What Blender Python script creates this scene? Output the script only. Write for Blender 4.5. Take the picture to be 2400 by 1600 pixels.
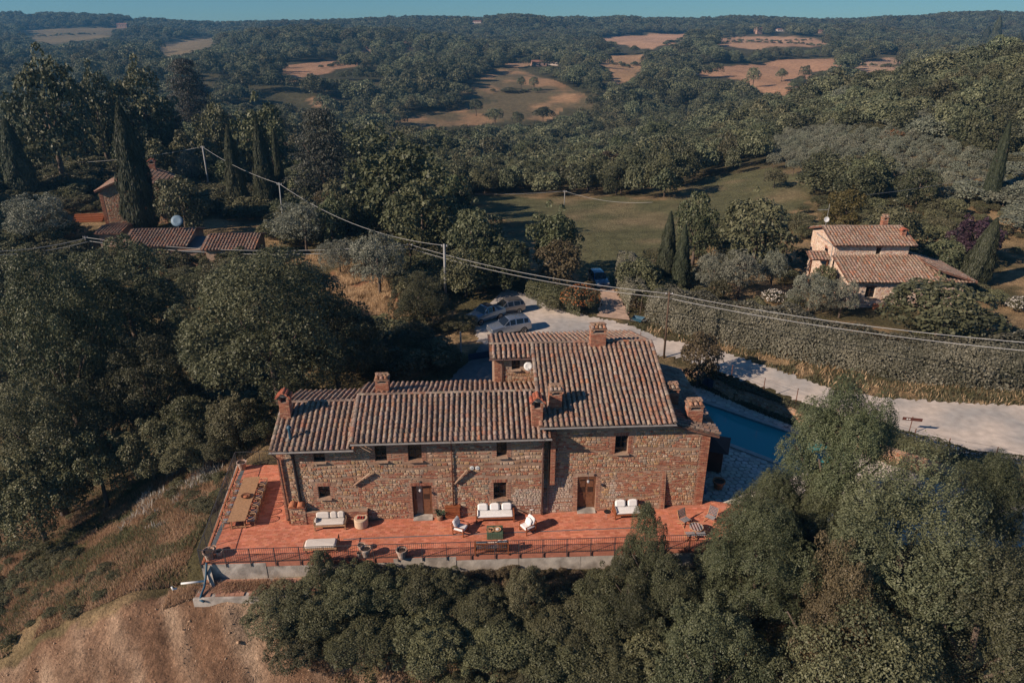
import bpy, math, random
import numpy as np
from mathutils import Vector, Matrix, Quaternion

for o in list(bpy.data.objects):
    bpy.data.objects.remove(o)
S = bpy.context.scene
C = S.collection
PI = math.pi
R = math.radians

# ------------------------------------------------------------------ camera
FPX, HC = 1667.0, 28.6                      # focal length in photo pixels, camera height above the terrace
PIT = math.atan((800 - 62) / FPX)
cd_ = bpy.data.cameras.new('camera')
cd_.sensor_width = 36; cd_.lens = FPX / 2400 * 36
cd_.clip_start = 1; cd_.clip_end = 9000
cam = bpy.data.objects.new('camera', cd_)
cam.location = (0, 0, HC); cam.rotation_euler = (PI / 2 - PIT, 0, 0)
C.objects.link(cam); S.camera = cam

# ------------------------------------------------------------------ sky, sun, exposure
SUN_EL, SHADOW_AZ = R(29.5), R(27)            # shadows fall to +x, a little to +y
LD = Vector((math.cos(SHADOW_AZ) * math.cos(SUN_EL), math.sin(SHADOW_AZ) * math.cos(SUN_EL), -math.sin(SUN_EL)))
W = bpy.data.worlds.new('World'); S.world = W; W.use_nodes = True
wn = W.node_tree; wn.nodes.clear()
sky = wn.nodes.new('ShaderNodeTexSky'); sky.sky_type = 'NISHITA'; sky.sun_disc = False
sky.sun_elevation = SUN_EL; sky.sun_rotation = math.atan2(-LD.x, -LD.y)
sky.air_density = 1.0; sky.dust_density = 0.0; sky.ozone_density = 5.0; sky.altitude = 400
tint = wn.nodes.new('ShaderNodeMix'); tint.data_type = 'RGBA'; tint.blend_type = 'MULTIPLY'
tint.inputs[0].default_value = 1.0
tint.inputs[7].default_value = (0.52, 0.84, 1.0, 1)
bg = wn.nodes.new('ShaderNodeBackground'); bg.inputs[1].default_value = 0.058
wo = wn.nodes.new('ShaderNodeOutputWorld')
wn.links.new(sky.outputs[0], tint.inputs[6]); wn.links.new(tint.outputs[2], bg.inputs[0]); wn.links.new(bg.outputs[0], wo.inputs[0])
sl = bpy.data.lights.new('sun', 'SUN'); sl.energy = 4.6; sl.angle = R(0.53); sl.color = (1.0, 0.82, 0.66)
so = bpy.data.objects.new('sun', sl); so.rotation_euler = LD.to_track_quat('-Z', 'Y').to_euler(); so.location = (-60, -40, 90)
C.objects.link(so)
S.view_settings.view_transform = 'Standard'; S.view_settings.look = 'None'
S.view_settings.exposure = 0.34; S.view_settings.gamma = 1.0; S.view_settings.use_curve_mapping = False
S.render.engine = 'CYCLES'
S.cycles.max_bounces = 5; S.cycles.diffuse_bounces = 1; S.cycles.glossy_bounces = 2
S.cycles.transmission_bounces = 3; S.cycles.volume_bounces = 0; S.cycles.transparent_max_bounces = 4

# ------------------------------------------------------------------ pixel <-> place
CP, SP = math.cos(PIT), math.sin(PIT)
def ray(x, y):
    a = (x - 1200) / FPX; b = (800 - y) / FPX
    return a, CP + b * SP, -SP + b * CP
def P(x, y, z=0.0):
    d = ray(x, y); t = (z - HC) / d[2]
    return Vector((d[0] * t, d[1] * t, z))
def PY(x, y, Y):
    d = ray(x, y); t = Y / d[1]
    return Vector((d[0] * t, Y, HC + d[2] * t))
def depth(p):
    return p[1] * CP - (p[2] - HC) * SP
def proj(p):
    z = p[2] - HC; dep = p[1] * CP - z * SP
    return 1200 + FPX * p[0] / dep, 800 - FPX * (p[1] * SP + z * CP) / dep

# ------------------------------------------------------------------ mesh builder
class MB:
    def __init__(self, M=None):
        self.v = []; self.f = []; self.c = []; self.M = M; self.col = None
    def add(self, vs, fs, col=None):
        n = len(self.v); M = self.M
        if M is not None:
            self.v += [tuple(M @ Vector(p)) for p in vs]
        else:
            self.v += [tuple(p) for p in vs]
        self.f += [tuple(i + n for i in f) for f in fs]
        self.c += [col or self.col or (.5, .5, .5)] * len(fs)
        return self
    def box(self, c, s, rz=0, rx=0, ry=0, col=None, taper=1.0):
        hx, hy, hz = s[0] / 2, s[1] / 2, s[2] / 2
        vs = []
        for z, k in ((-hz, 1), (hz, taper)):
            vs += [Vector((-hx * k, -hy * k, z)), Vector((hx * k, -hy * k, z)), Vector((hx * k, hy * k, z)), Vector((-hx * k, hy * k, z))]
        if rz or rx or ry:
            m = Matrix.Rotation(rz, 3, 'Z') @ Matrix.Rotation(ry, 3, 'Y') @ Matrix.Rotation(rx, 3, 'X')
            vs = [m @ p for p in vs]
        cc = Vector(c)
        return self.add([p + cc for p in vs], [(3, 2, 1, 0), (4, 5, 6, 7), (0, 1, 5, 4), (1, 2, 6, 5), (2, 3, 7, 6), (3, 0, 4, 7)], col)
    def rbox(self, c, s, b=.03, rz=0, rx=0, ry=0, col=None, puff=0.0):
        # box with chamfered edges all round; puff bulges the top and bottom
        hx, hy, hz = s[0] / 2, s[1] / 2, s[2] / 2
        b = min(b, hx * .9, hy * .9, hz * .9)
        def ring(x, y, k, z):
            return [(-x + k, -y, z), (x - k, -y, z), (x, -y + k, z), (x, y - k, z), (x - k, y, z), (-x + k, y, z), (-x, y - k, z), (-x, -y + k, z)]
        vs = ring(hx - b, hy - b, b * .6, -hz) + ring(hx, hy, b, -hz + b) + ring(hx, hy, b, hz - b) + ring(hx - b, hy - b, b * .6, hz)
        fs = []
        for k in range(3):
            for i in range(8):
                j = (i + 1) % 8
                fs.append((k * 8 + i, k * 8 + j, k * 8 + 8 + j, k * 8 + 8 + i))
        vs += [(0, 0, -hz - puff), (0, 0, hz + puff)]
        for i in range(8):
            j = (i + 1) % 8
            fs.append((j, i, 32)); fs.append((24 + i, 24 + j, 33))
        vs = [Vector(p) for p in vs]
        if rz or rx or ry:
            m = Matrix.Rotation(rz, 3, 'Z') @ Matrix.Rotation(ry, 3, 'Y') @ Matrix.Rotation(rx, 3, 'X')
            vs = [m @ p for p in vs]
        cc = Vector(c)
        return self.add([p + cc for p in vs], fs, col)
    def bar(self, p0, p1, w, h=None, col=None, up=(0, 0, 1)):
        h = h or w
        p0, p1 = Vector(p0), Vector(p1); d = (p1 - p0).normalized(); u = Vector(up)
        if abs(d.dot(u)) > .98: u = Vector((0, 1, 0))
        a = d.cross(u).normalized(); b = a.cross(d).normalized()
        vs = []
        for p in (p0, p1):
            vs += [p - a * w / 2 - b * h / 2, p + a * w / 2 - b * h / 2, p + a * w / 2 + b * h / 2, p - a * w / 2 + b * h / 2]
        return self.add(vs, [(3, 2, 1, 0), (4, 5, 6, 7), (0, 1, 5, 4), (1, 2, 6, 5), (2, 3, 7, 6), (3, 0, 4, 7)], col)
    def tube(self, pts, r, n=8, col=None, cap=True):
        pts = [Vector(p) for p in pts]
        rs = r if isinstance(r, (list, tuple)) else [r] * len(pts)
        vs = []; prev = None
        for i, p in enumerate(pts):
            d = (pts[min(i + 1, len(pts) - 1)] - pts[max(i - 1, 0)]).normalized()
            a = prev - d * prev.dot(d) if prev is not None else None
            if a is None or a.length < 1e-4:
                u = Vector((0, 0, 1)) if abs(d.z) < .9 else Vector((1, 0, 0))
                a = d.cross(u)
            a.normalize(); b = d.cross(a); prev = a
            for k in range(n):
                t = 2 * PI * k / n
                vs.append(p + (a * math.cos(t) + b * math.sin(t)) * rs[i])
        fs = []
        for i in range(len(pts) - 1):
            for k in range(n):
                j = (k + 1) % n
                fs.append((i * n + k, i * n + j, (i + 1) * n + j, (i + 1) * n + k))
        if cap:
            fs.append(tuple(range(n - 1, -1, -1))); e = (len(pts) - 1) * n
            fs.append(tuple(range(e, e + n)))
        return self.add(vs, fs, col)
    def lathe(self, prof, n=16, c=(0, 0, 0), col=None, sx=1, sy=1):
        vs = []
        for r, z in prof:
            for k in range(n):
                t = 2 * PI * k / n
                vs.append((c[0] + r * sx * math.cos(t), c[1] + r * sy * math.sin(t), c[2] + z))
        fs = []
        for i in range(len(prof) - 1):
            for k in range(n):
                j = (k + 1) % n
                fs.append((i * n + k, i * n + j, (i + 1) * n + j, (i + 1) * n + k))
        fs.append(tuple(range(n - 1, -1, -1))); e = (len(prof) - 1) * n
        fs.append(tuple(range(e, e + n)))
        return self.add(vs, fs, col)
    def prism(self, poly, z0, z1, col=None):
        n = len(poly)
        vs = [(x, y, z0) for x, y in poly] + [(x, y, z1) for x, y in poly]
        fs = [tuple(range(n - 1, -1, -1)), tuple(range(n, 2 * n))]
        for i in range(n):
            j = (i + 1) % n
            fs.append((i, j, n + j, n + i))
        return self.add(vs, fs, col)
    def quad(self, a, b, c, d, col=None):
        return self.add([a, b, c, d], [(0, 1, 2, 3)], col)
    def mesh(self, name, mat, smooth=False, colour=False):
        me = bpy.data.meshes.new(name); me.from_pydata(self.v, [], self.f)
        if colour:
            at = me.attributes.new('Col', 'FLOAT_COLOR', 'FACE')
            a = np.ones((len(self.f), 4), dtype=np.float32); a[:, :3] = np.array(self.c, dtype=np.float32)
            at.data.foreach_set('color', a.ravel())
        if smooth:
            me.polygons.foreach_set('use_smooth', [True] * len(me.polygons))
        if mat: me.materials.append(mat)
        me.update()
        return me
    def build(self, name, mat, parent=None, smooth=False, colour=False):
        o = bpy.data.objects.new(name, self.mesh(name, mat, smooth, colour))
        C.objects.link(o)
        if parent is not None: o.parent = parent
        return o

def inst(name, me, parent, loc=(0, 0, 0), rot=(0, 0, 0), scale=(1, 1, 1), col=None):
    o = bpy.data.objects.new(name, me); C.objects.link(o); o.parent = parent
    o.location = loc; o.rotation_euler = rot; o.scale = scale
    if col: o.color = (*col, 1)
    return o
def tag(o, label=None, cat=None, group=None, kind=None):
    if label: o['label'] = label
    if cat: o['category'] = cat
    if group: o['group'] = group
    if kind: o['kind'] = kind
    return o
def thing(name, label, cat, loc=(0, 0, 0), rz=0, group=None, scale=1):
    o = bpy.data.objects.new(name, None); o.empty_display_size = .3
    C.objects.link(o); o.location = loc; o.rotation_euler = (0, 0, rz); o.scale = (scale,) * 3
    return tag(o, label, cat, group)
def dup(root, loc, rz=0, label=None, group=None, scale=None):
    r = root.copy(); C.objects.link(r); r.location = loc; r.rotation_euler = (0, 0, rz)
    if scale: r.scale = scale if isinstance(scale, tuple) else (scale,) * 3
    if label: r['label'] = label
    if group: r['group'] = group
    for ch in KIDS(root):
        c = ch.copy(); C.objects.link(c); c.parent = r
        for g in KIDS(ch):
            d = g.copy(); C.objects.link(d); d.parent = c
    return r
def KIDS(o):
    return [c for c in bpy.data.objects if c.parent == o] if False else list(o.children)

# ------------------------------------------------------------------ materials
MT = {}
def nodes(name):
    m = bpy.data.materials.new(name); m.use_nodes = True
    nt = m.node_tree; nt.nodes.clear()
    out = nt.nodes.new('ShaderNodeOutputMaterial'); b = nt.nodes.new('ShaderNodeBsdfPrincipled')
    nt.links.new(b.outputs[0], out.inputs[0])
    MT[name] = m
    return m, nt, b, out
def mk(name, col, rough=.8, var=.25, scale=6.0, bump=0.0, bscale=None, metal=0.0, src=None, spec=.3, col2=None, scale2=None, coat=0):
    """colour with two scales of noise; src 'obj' takes the object's colour, 'attr' the face colour"""
    m, nt, b, out = nodes(name); L = nt.links.new; N = nt.nodes.new
    geo = N('ShaderNodeNewGeometry')
    no = N('ShaderNodeTexNoise'); no.inputs['Scale'].default_value = scale; no.inputs['Detail'].default_value = 5
    L(geo.outputs['Position'], no.inputs['Vector'])
    if src == 'obj':
        s = N('ShaderNodeObjectInfo'); base = s.outputs['Color']
    elif src == 'attr':
        s = N('ShaderNodeAttribute'); s.attribute_name = 'Col'; base = s.outputs['Color']
    else:
        s = N('ShaderNodeRGB'); s.outputs[0].default_value = (*col, 1); base = s.outputs[0]
    if col2:
        n2 = N('ShaderNodeTexNoise'); n2.inputs['Scale'].default_value = scale2 or scale * .2; n2.inputs['Detail'].default_value = 4
        L(geo.outputs['Position'], n2.inputs['Vector'])
        rp = N('ShaderNodeMapRange'); rp.inputs[1].default_value = .42; rp.inputs[2].default_value = .6
        L(n2.outputs[0], rp.inputs[0])
        mx = N('ShaderNodeMix'); mx.data_type = 'RGBA'; L(rp.outputs[0], mx.inputs[0]); L(base, mx.inputs[6]); mx.inputs[7].default_value = (*col2, 1)
        base = mx.outputs[2]
    mr = N('ShaderNodeMapRange'); mr.inputs[1].default_value = .25; mr.inputs[2].default_value = .75
    mr.inputs[3].default_value = 1 - var; mr.inputs[4].default_value = 1 + var
    L(no.outputs[0], mr.inputs[0])
    mu = N('ShaderNodeVectorMath'); mu.operation = 'SCALE'; L(base, mu.inputs[0]); L(mr.outputs[0], mu.inputs['Scale'])
    L(mu.outputs[0], b.inputs['Base Color'])
    b.inputs['Roughness'].default_value = rough; b.inputs['Metallic'].default_value = metal
    b.inputs['Specular IOR Level'].default_value = spec
    if coat: b.inputs['Coat Weight'].default_value = coat; b.inputs['Coat Roughness'].default_value = .05
    if bump:
        bn = N('ShaderNodeTexNoise'); bn.inputs['Scale'].default_value = bscale or scale * 3; bn.inputs['Detail'].default_value = 4
        L(geo.outputs['Position'], bn.inputs['Vector'])
        bp = N('ShaderNodeBump'); bp.inputs['Strength'].default_value = bump; bp.inputs['Distance'].default_value = .05
        L(bn.outputs[0], bp.inputs['Height']); L(bp.outputs[0], b.inputs['Normal'])
    return m
def leafmat(name, c0, c1, rough=.5, trans=.14, yellow=None, objvar=.3):
    m, nt, b, out = nodes(name); L = nt.links.new; N = nt.nodes.new
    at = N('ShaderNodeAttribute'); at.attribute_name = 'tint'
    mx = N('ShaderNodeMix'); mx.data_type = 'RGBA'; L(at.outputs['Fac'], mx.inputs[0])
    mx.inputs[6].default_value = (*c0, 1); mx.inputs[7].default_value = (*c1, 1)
    oi = N('ShaderNodeObjectInfo')
    mr = N('ShaderNodeMapRange'); mr.inputs[3].default_value = 1 - objvar; mr.inputs[4].default_value = 1 + objvar
    L(oi.outputs['Random'], mr.inputs[0])
    ml = N('ShaderNodeMath'); ml.operation = 'MULTIPLY'; ml.inputs[1].default_value = 7.31; L(oi.outputs['Random'], ml.inputs[0])
    fr = N('ShaderNodeMath'); fr.operation = 'FRACT'; L(ml.outputs[0], fr.inputs[0])
    hs = N('ShaderNodeHueSaturation'); L(mx.outputs[2], hs.inputs['Color'])
    mh = N('ShaderNodeMapRange'); mh.inputs[3].default_value = .475; mh.inputs[4].default_value = .515; L(fr.outputs[0], mh.inputs[0])
    L(mh.outputs[0], hs.inputs['Hue']); L(mr.outputs[0], hs.inputs['Value'])
    L(hs.outputs[0], b.inputs['Base Color']); b.inputs['Roughness'].default_value = rough; b.inputs['Specular IOR Level'].default_value = .25
    tr = N('ShaderNodeBsdfTranslucent'); L(hs.outputs[0], tr.inputs[0])
    ms = N('ShaderNodeMixShader'); ms.inputs[0].default_value = trans
    L(b.outputs[0], ms.inputs[1]); L(tr.outputs[0], ms.inputs[2]); L(ms.outputs[0], out.inputs[0])
    return m

mk('stone_piece', (.4, .3, .22), .9, .28, 14, .5, 30, src='obj')
mk('stone_joined', (.4, .3, .22), .9, .28, 14, .5, 30, src='attr')
mk('mortar', (.38, .265, .19), .95, .25, 5, .4, 30, col2=(.31, .19, .13), scale2=.8)
mk('brick_joined', (.42, .18, .1), .9, .25, 9, .3, 40, src='attr')
mk('tile_piece', (.4, .2, .13), .85, .38, 7, .35, 30, src='obj')
mk('tile_joined', (.4, .2, .13), .85, .38, 7, .35, 30, src='attr')
mk('tile_bed', (.20, .10, .07), .95, .35, 5, .4, 20)
mk('paver_piece', (.5, .2, .12), .75, .14, 3, .1, 30, src='obj')
mk('paver_joined', (.5, .2, .12), .75, .14, 3, .1, 30, src='attr')
mk('grout', (.46, .18, .115), .9, .2, 4)
mk('concrete', (.50, .45, .39), .9, .3, 1.6, .3, 12, col2=(.30, .265, .23), scale2=1.1)
mk('render', (.62, .50, .40), .9, .12, 2, .2, 20)
mk('iron', (.055, .055, .06), .6, .2, 8, spec=.4)
mk('rust', (.16, .07, .045), .8, .4, 8)
mk('gutter', (.16, .10, .085), .5, .25, 4, spec=.5)
mk('gutter_grey', (.26, .25, .24), .45, .2, 4, spec=.5)
mk('wood_dark', (.055, .03, .02), .6, .3, 8)
mk('wood_door', (.17, .075, .04), .55, .3, 6)
mk('wood_red', (.26, .085, .035), .5, .3, 9, spec=.4)
mk('wood_teak', (.40, .235, .13), .6, .25, 9)
mk('wood_pole', (.10, .065, .045), .9, .3, 6)
mk('wicker', (.30, .19, .12), .8, .3, 40, .4, 90)
mk('cushion', (.80, .78, .76), .9, .05, 4)
mk('cushion_cream', (.66, .60, .54), .9, .06, 4)
mk('strap_dark', (.05, .055, .07), .7, .2, 10)
mk('firepit', (.58, .43, .30), .85, .12, 6, .2, 20)
mk('pot', (.36, .22, .15), .9, .3, 7, .2, 30, col2=(.5, .42, .36), scale2=3)
mk('pot_clay', (.42, .16, .08), .85, .2, 7)
mk('earth', (.06, .04, .03), .95, .3, 9)
mk('white', (.75, .75, .73), .5, .08, 4)
mk('dish_blue', (.16, .24, .31), .5, .1, 4)
mk('glass_dark', (.012, .014, .018), .08, .1, 2, spec=.6)
mk('glass_door', (.05, .03, .022), .35, .1, 2, spec=.25)
mk('green_cloth', (.045, .085, .05), .8, .3, 12)
mk('slate_strip', (.13, .15, .16), .7, .3, 8)
mk('door_blue', (.02, .05, .10), .5, .2, 4)
mk('hose_blue', (.03, .09, .14), .5, .2, 4)
mk('pole_grey', (.30, .30, .29), .7, .15, 3)
mk('wire', (.36, .36, .35), .6, .1, 1)
mk('wire_dark', (.10, .09, .085), .6, .1, 1)
mk('tarp', (.10, .055, .045), .8, .2, 3)
mk('plastic_blue', (.03, .10, .20), .45, .2, 3)
mk('bark', (.12, .09, .07), .95, .4, 6, .6, 12)
mk('bark_pale', (.24, .20, .16), .95, .3, 6, .4, 12)
mk('car_silver', (.27, .31, .37), .25, .04, 1, metal=.6, spec=.5, coat=1)
mk('car_grey', (.20, .19, .185), .28, .04, 1, metal=.5, spec=.5, coat=1)
mk('car_lightblue', (.14, .23, .33), .28, .04, 1, metal=.5, spec=.5, coat=1)
mk('car_blue', (.02, .07, .16), .28, .04, 1, metal=.3, spec=.5, coat=1)
mk('car_glass', (.01, .012, .014), .05, .1, 1, spec=.7)
mk('tyre', (.02, .02, .02), .85, .2, 9)
mk('rim', (.4, .4, .4), .35, .1, 4, metal=.8)
mk('car_trim', (.03, .03, .032), .6, .2, 9)
mk('lamp_red', (.35, .02, .015), .3, .1, 4)
mk('lamp_clear', (.6, .6, .6), .15, .1, 4)
mk('ladder_pool', (.45, .42, .38), .8, .2, 2, .2, 10)
mk('pool_basin', (.10, .25, .28), .6, .12, 2)
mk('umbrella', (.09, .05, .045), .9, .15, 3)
mk('sign_wood', (.11, .04, .03), .7, .3, 8)
mk('road_gravel', (.56, .48, .405), .95, .2, 1.6, .3, 18, col2=(.37, .35, .325), scale2=.17)
mk('path_dirt', (.44, .31, .23), .95, .25, 1.5, .3, 14)
mk('asphalt', (.16, .155, .15), .9, .2, 2, .2, 30)
mk('far_wall', (.42, .27, .20), .9, .1, .3)
mk('far_wall_pale', (.62, .52, .45), .9, .1, .3)
mk('far_roof', (.26, .13, .09), .9, .2, .5)
leafmat('leaf_oak', (.044, .052, .028), (.142, .146, .078))
leafmat('leaf_robinia', (.046, .058, .029), (.140, .152, .076))
leafmat('leaf_brown', (.090, .075, .042), (.165, .130, .072))
leafmat('leaf_yellow', (.085, .072, .030), (.17, .125, .045))
leafmat('leaf_olive', (.105, .115, .085), (.280, .285, .215), objvar=.15)
leafmat('leaf_cypress', (.028, .036, .022), (.080, .088, .050), trans=.1)
leafmat('leaf_cedar', (.050, .055, .044), (.125, .122, .095), trans=.15)
leafmat('leaf_grove', (.105, .118, .082), (.255, .262, .190), objvar=.14)
leafmat('leaf_purple', (.030, .018, .026), (.065, .036, .050))
leafmat('leaf_flower', (.26, .10, .035), (.46, .20, .06), trans=.3)
leafmat('leaf_hedge', (.085, .090, .058), (.30, .29, .205))
leafmat('leaf_shrub', (.050, .055, .029), (.158, .154, .080))
leafmat('leaf_far', (.055, .070, .042), (.190, .198, .108), objvar=.5)
leafmat('grass_dry', (.36, .245, .13), (.70, .53, .33), trans=.4)
leafmat('grass_green', (.13, .14, .065), (.28, .27, .15), trans=.4)
leafmat('flower_white', (.35, .33, .28), (.6, .56, .5), trans=.2)
# water
m_, nt_, b_, o_ = nodes('water')
b_.inputs['Base Color'].default_value = (.03, .32, .34, 1); b_.inputs['Roughness'].default_value = .06; b_.inputs['IOR'].default_value = 1.33
b_.inputs['Specular IOR Level'].default_value = .5; b_.inputs['Transmission Weight'].default_value = .0
wnz = nt_.nodes.new('ShaderNodeTexNoise'); wnz.inputs['Scale'].default_value = 2.2
wbp = nt_.nodes.new('ShaderNodeBump'); wbp.inputs['Strength'].default_value = .12; wbp.inputs['Distance'].default_value = .03
wg = nt_.nodes.new('ShaderNodeNewGeometry')
nt_.links.new(wg.outputs['Position'], wnz.inputs['Vector']); nt_.links.new(wnz.outputs[0], wbp.inputs['Height']); nt_.links.new(wbp.outputs[0], b_.inputs['Normal'])
# ================================================================== terrain
CTRL = np.array([
 # platform, road
 (-20,38,-.15),(0,38,-.15),(20,38,-.3),(-20,55,-.6),(0,55,-.1),(20,52,.2),(-8,70,0),(12,70,.2),(30,60,.8),(40,45,.8),(60,50,1.2),(55,38,.6),
 # left
 (-45,60,-2.5),(-62,80,-1),(-35,95,.6),(-60,112,2),(-100,125,4),(-22,80,.6),(-45,42,-2.0),(-70,40,-4),(-90,70,-3),(-120,60,-6),(-130,170,2),
 # meadow and neighbour
 (0,95,0),(30,95,.6),(15,120,-1.2),(40,120,.2),(20,150,-3),(-20,140,-3),(62,140,3),(50,76,1.0),(75,80,2.2),(100,75,5),(90,45,2.5),(70,100,2.8),
 # hill on the right
 (100,120,7.5),(100,150,9),(75,165,3.5),(120,180,13.5),(150,200,19),(180,160,24),(150,110,14),(55,200,-5),(90,225,2),(135,260,9),(100,310,-8),(190,300,13),(260,250,25),(150,360,-6),(220,420,-2),
 # valley
 (-10,220,-13),(30,265,-18),(-60,260,-13),(60,330,-22),(0,384,-22),(-80,350,-19),(110,420,-20),
 (-20,450,-18),(20,520,-12),(60,560,-9),(0,634,-5),(100,500,-15),
 (150,558,-10),(230,600,-8),(200,718,0),(120,700,-2),(270,740,0),(330,600,0),
 (-150,200,0),(-150,300,-10),(-250,400,-12),(-120,500,-8),(-200,600,0),(-320,800,6),(-420,560,-4),
 (-110,820,12),(0,900,2),(100,900,3),(150,800,3),(200,1000,6),(220,1200,13),(320,1100,14),(450,900,6),
 (-800,1300,23),(-560,1050,6),(-700,1100,8),(-700,1600,26),(-300,1300,14),(0,1600,28),(-300,1600,27),(300,1550,28),(600,1500,33),(900,1500,30),(1200,1600,26),(420,1250,28),(400,1020,12),(700,1100,10),(-1300,1500,24),
 (0,2400,5),(-1200,2400,5),(1300,2400,5),
 (-500,-100,-30),(500,-100,-16),(0,-60,-12),(-60,0,-8),(60,0,-3),(0,15,-1),(1500,0,40),(-1500,500,-5),(1500,800,30),(-500,200,-6),(500,200,30),
 ], dtype=float)
def _tps():
    n = len(CTRL); p = CTRL[:, :2] / 100
    d2 = ((p[:, None] - p[None]) ** 2).sum(2)
    K = .5 * d2 * np.log(d2 + 1e-9)
    A = np.zeros((n + 3, n + 3)); A[:n, :n] = K + np.eye(n) * 1e-3
    A[:n, n] = 1; A[:n, n + 1:] = p; A[n, :n] = 1; A[n + 1:, :n] = p.T
    return p, np.linalg.solve(A, np.concatenate([CTRL[:, 2], np.zeros(3)]))
TPp, TPw = _tps()
def sst(a, b, x):
    t = np.clip((x - a) / (b - a), 0, 1); return t * t * (3 - 2 * t)
def vnoise(x, y, s, seed=0):
    x = np.asarray(x, float) / s; y = np.asarray(y, float) / s
    xi = np.floor(x).astype(np.int64); yi = np.floor(y).astype(np.int64); fx = x - xi; fy = y - yi
    fx = fx * fx * (3 - 2 * fx); fy = fy * fy * (3 - 2 * fy)
    def h(a, b):
        v = (a * 374761393 + b * 668265263 + seed * 974711) & 0x7fffffff
        v = ((v ^ (v >> 13)) * 1274126177) & 0x7fffffff
        return ((v ^ (v >> 16)) & 0xffff) / 65535.0
    return (h(xi, yi) * (1 - fx) + h(xi + 1, yi) * fx) * (1 - fy) + (h(xi, yi + 1) * (1 - fx) + h(xi + 1, yi + 1) * fx) * fy
def inpoly(x, y, poly):
    x = np.asarray(x, float); y = np.asarray(y, float); r = np.zeros(x.shape, bool); n = len(poly)
    for i in range(n):
        x0, y0 = poly[i][0], poly[i][1]; x1, y1 = poly[(i + 1) % n][0], poly[(i + 1) % n][1]
        if y0 == y1: continue
        c = ((y0 > y) != (y1 > y)) & (x < (x1 - x0) * (y - y0) / (y1 - y0) + x0)
        r ^= c
    return r
DECK = [(12.4, 38.7), (15.2, 38.2), (15.4, 35.4), (34, 34.4), (34, 40.2), (30.8, 40.95), (26.9, 44.1), (21.9, 50.0), (18.8, 53.0), (16.65, 55.9), (12.3, 56.1)]
DZ = -0.45
def H(X, Y, detail=True):
    X = np.asarray(X, float); Y = np.asarray(Y, float); sh = X.shape
    x = X.ravel(); y = Y.ravel()
    z = np.empty(x.shape)
    for i in range(0, len(x), 20000):
        q = np.stack([x[i:i + 20000], y[i:i + 20000]], 1) / 100
        d2 = ((q[:, None] - TPp[None]) ** 2).sum(2)
        z[i:i + 20000] = (.5 * d2 * np.log(d2 + 1e-9)) @ TPw[:-3] + TPw[-3] + q @ TPw[-2:]
    if detail:
        far = sst(90, 200, y) + sst(70, 140, np.abs(x))
        z += sst(300, 700, y) * (vnoise(x, y, 230, 9) - .5) * 15 + sst(900, 1400, y) * (vnoise(x, y, 190, 10) - .5) * 24
        z += np.minimum(far, 1) * (vnoise(x, y, 60, 1) - .5) * 5 + np.minimum(far, 1) * (vnoise(x, y, 22, 2) - .5) * 1.6
        z += (vnoise(x, y, 7, 3) - .5) * .25 * sst(20, 34, np.abs(x) + np.abs(y - 52) * .2)
    edge = 32.62 + np.clip(x + 18, 0, 60) * .047
    dx = np.clip(-18.6 - x, 0, 16); dyr = edge - y; dy = np.clip(dyr, 0, 40)
    fade = 1 - sst(58, 85, y)
    near = sst(-22.5, -19.5, x) * (1 - sst(20, 34, x))
    step = 1.05 * sst(-.6, -.15, dyr) * near
    drop = (dx * .33 + np.maximum(dx - 7, 0) * .15) * fade + np.clip(dy - 1.45, 0, 40) * .9
    rough = sst(.8, 3, dy) * (1 - sst(-8, 6, x))
    drop = 13 * (1 - np.exp(-drop / 13)) + step
    z = z - drop
    z += rough * ((vnoise(x + y * .5, y * .35, .9, 5) - .5) * .55 + (vnoise(x, y, 2.6, 6) - .5) * 1.0 + (vnoise(x + y * .5, y * .6, .6, 8) - .5) * .34 + np.abs(vnoise(x * .9 + y * .55, (y - x * .5) * .22, .7, 33) - .5) * .6)
    inside = inpoly(x, y, DECK)
    z = np.where(inside, np.minimum(z, DZ - .45), z)
    return z.reshape(sh)
def H1(x, y):
    return float(H(np.array([x]), np.array([y]))[0])
def hit(px, py, tmin=25, tmax=2600):
    """where the line of sight through a photo pixel meets the ground"""
    d = ray(px, py); t = np.geomspace(tmin, tmax, 900)
    z = H(d[0] * t, d[1] * t) - (HC + d[2] * t)
    k = np.argmax(z > 0)
    if k == 0:
        k = int(np.argmin(np.abs(t - 1350))); return Vector((d[0] * t[k], d[1] * t[k], H1(d[0] * t[k], d[1] * t[k])))
    a, b = t[k - 1], t[k]
    za, zb = z[k - 1], z[k]
    tt = a + (b - a) * (-za) / (zb - za + 1e-9)
    return Vector((d[0] * tt, d[1] * tt, HC + d[2] * tt))
def hpoly(pts):
    return [tuple(hit(*q)[:2]) for q in pts]
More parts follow.
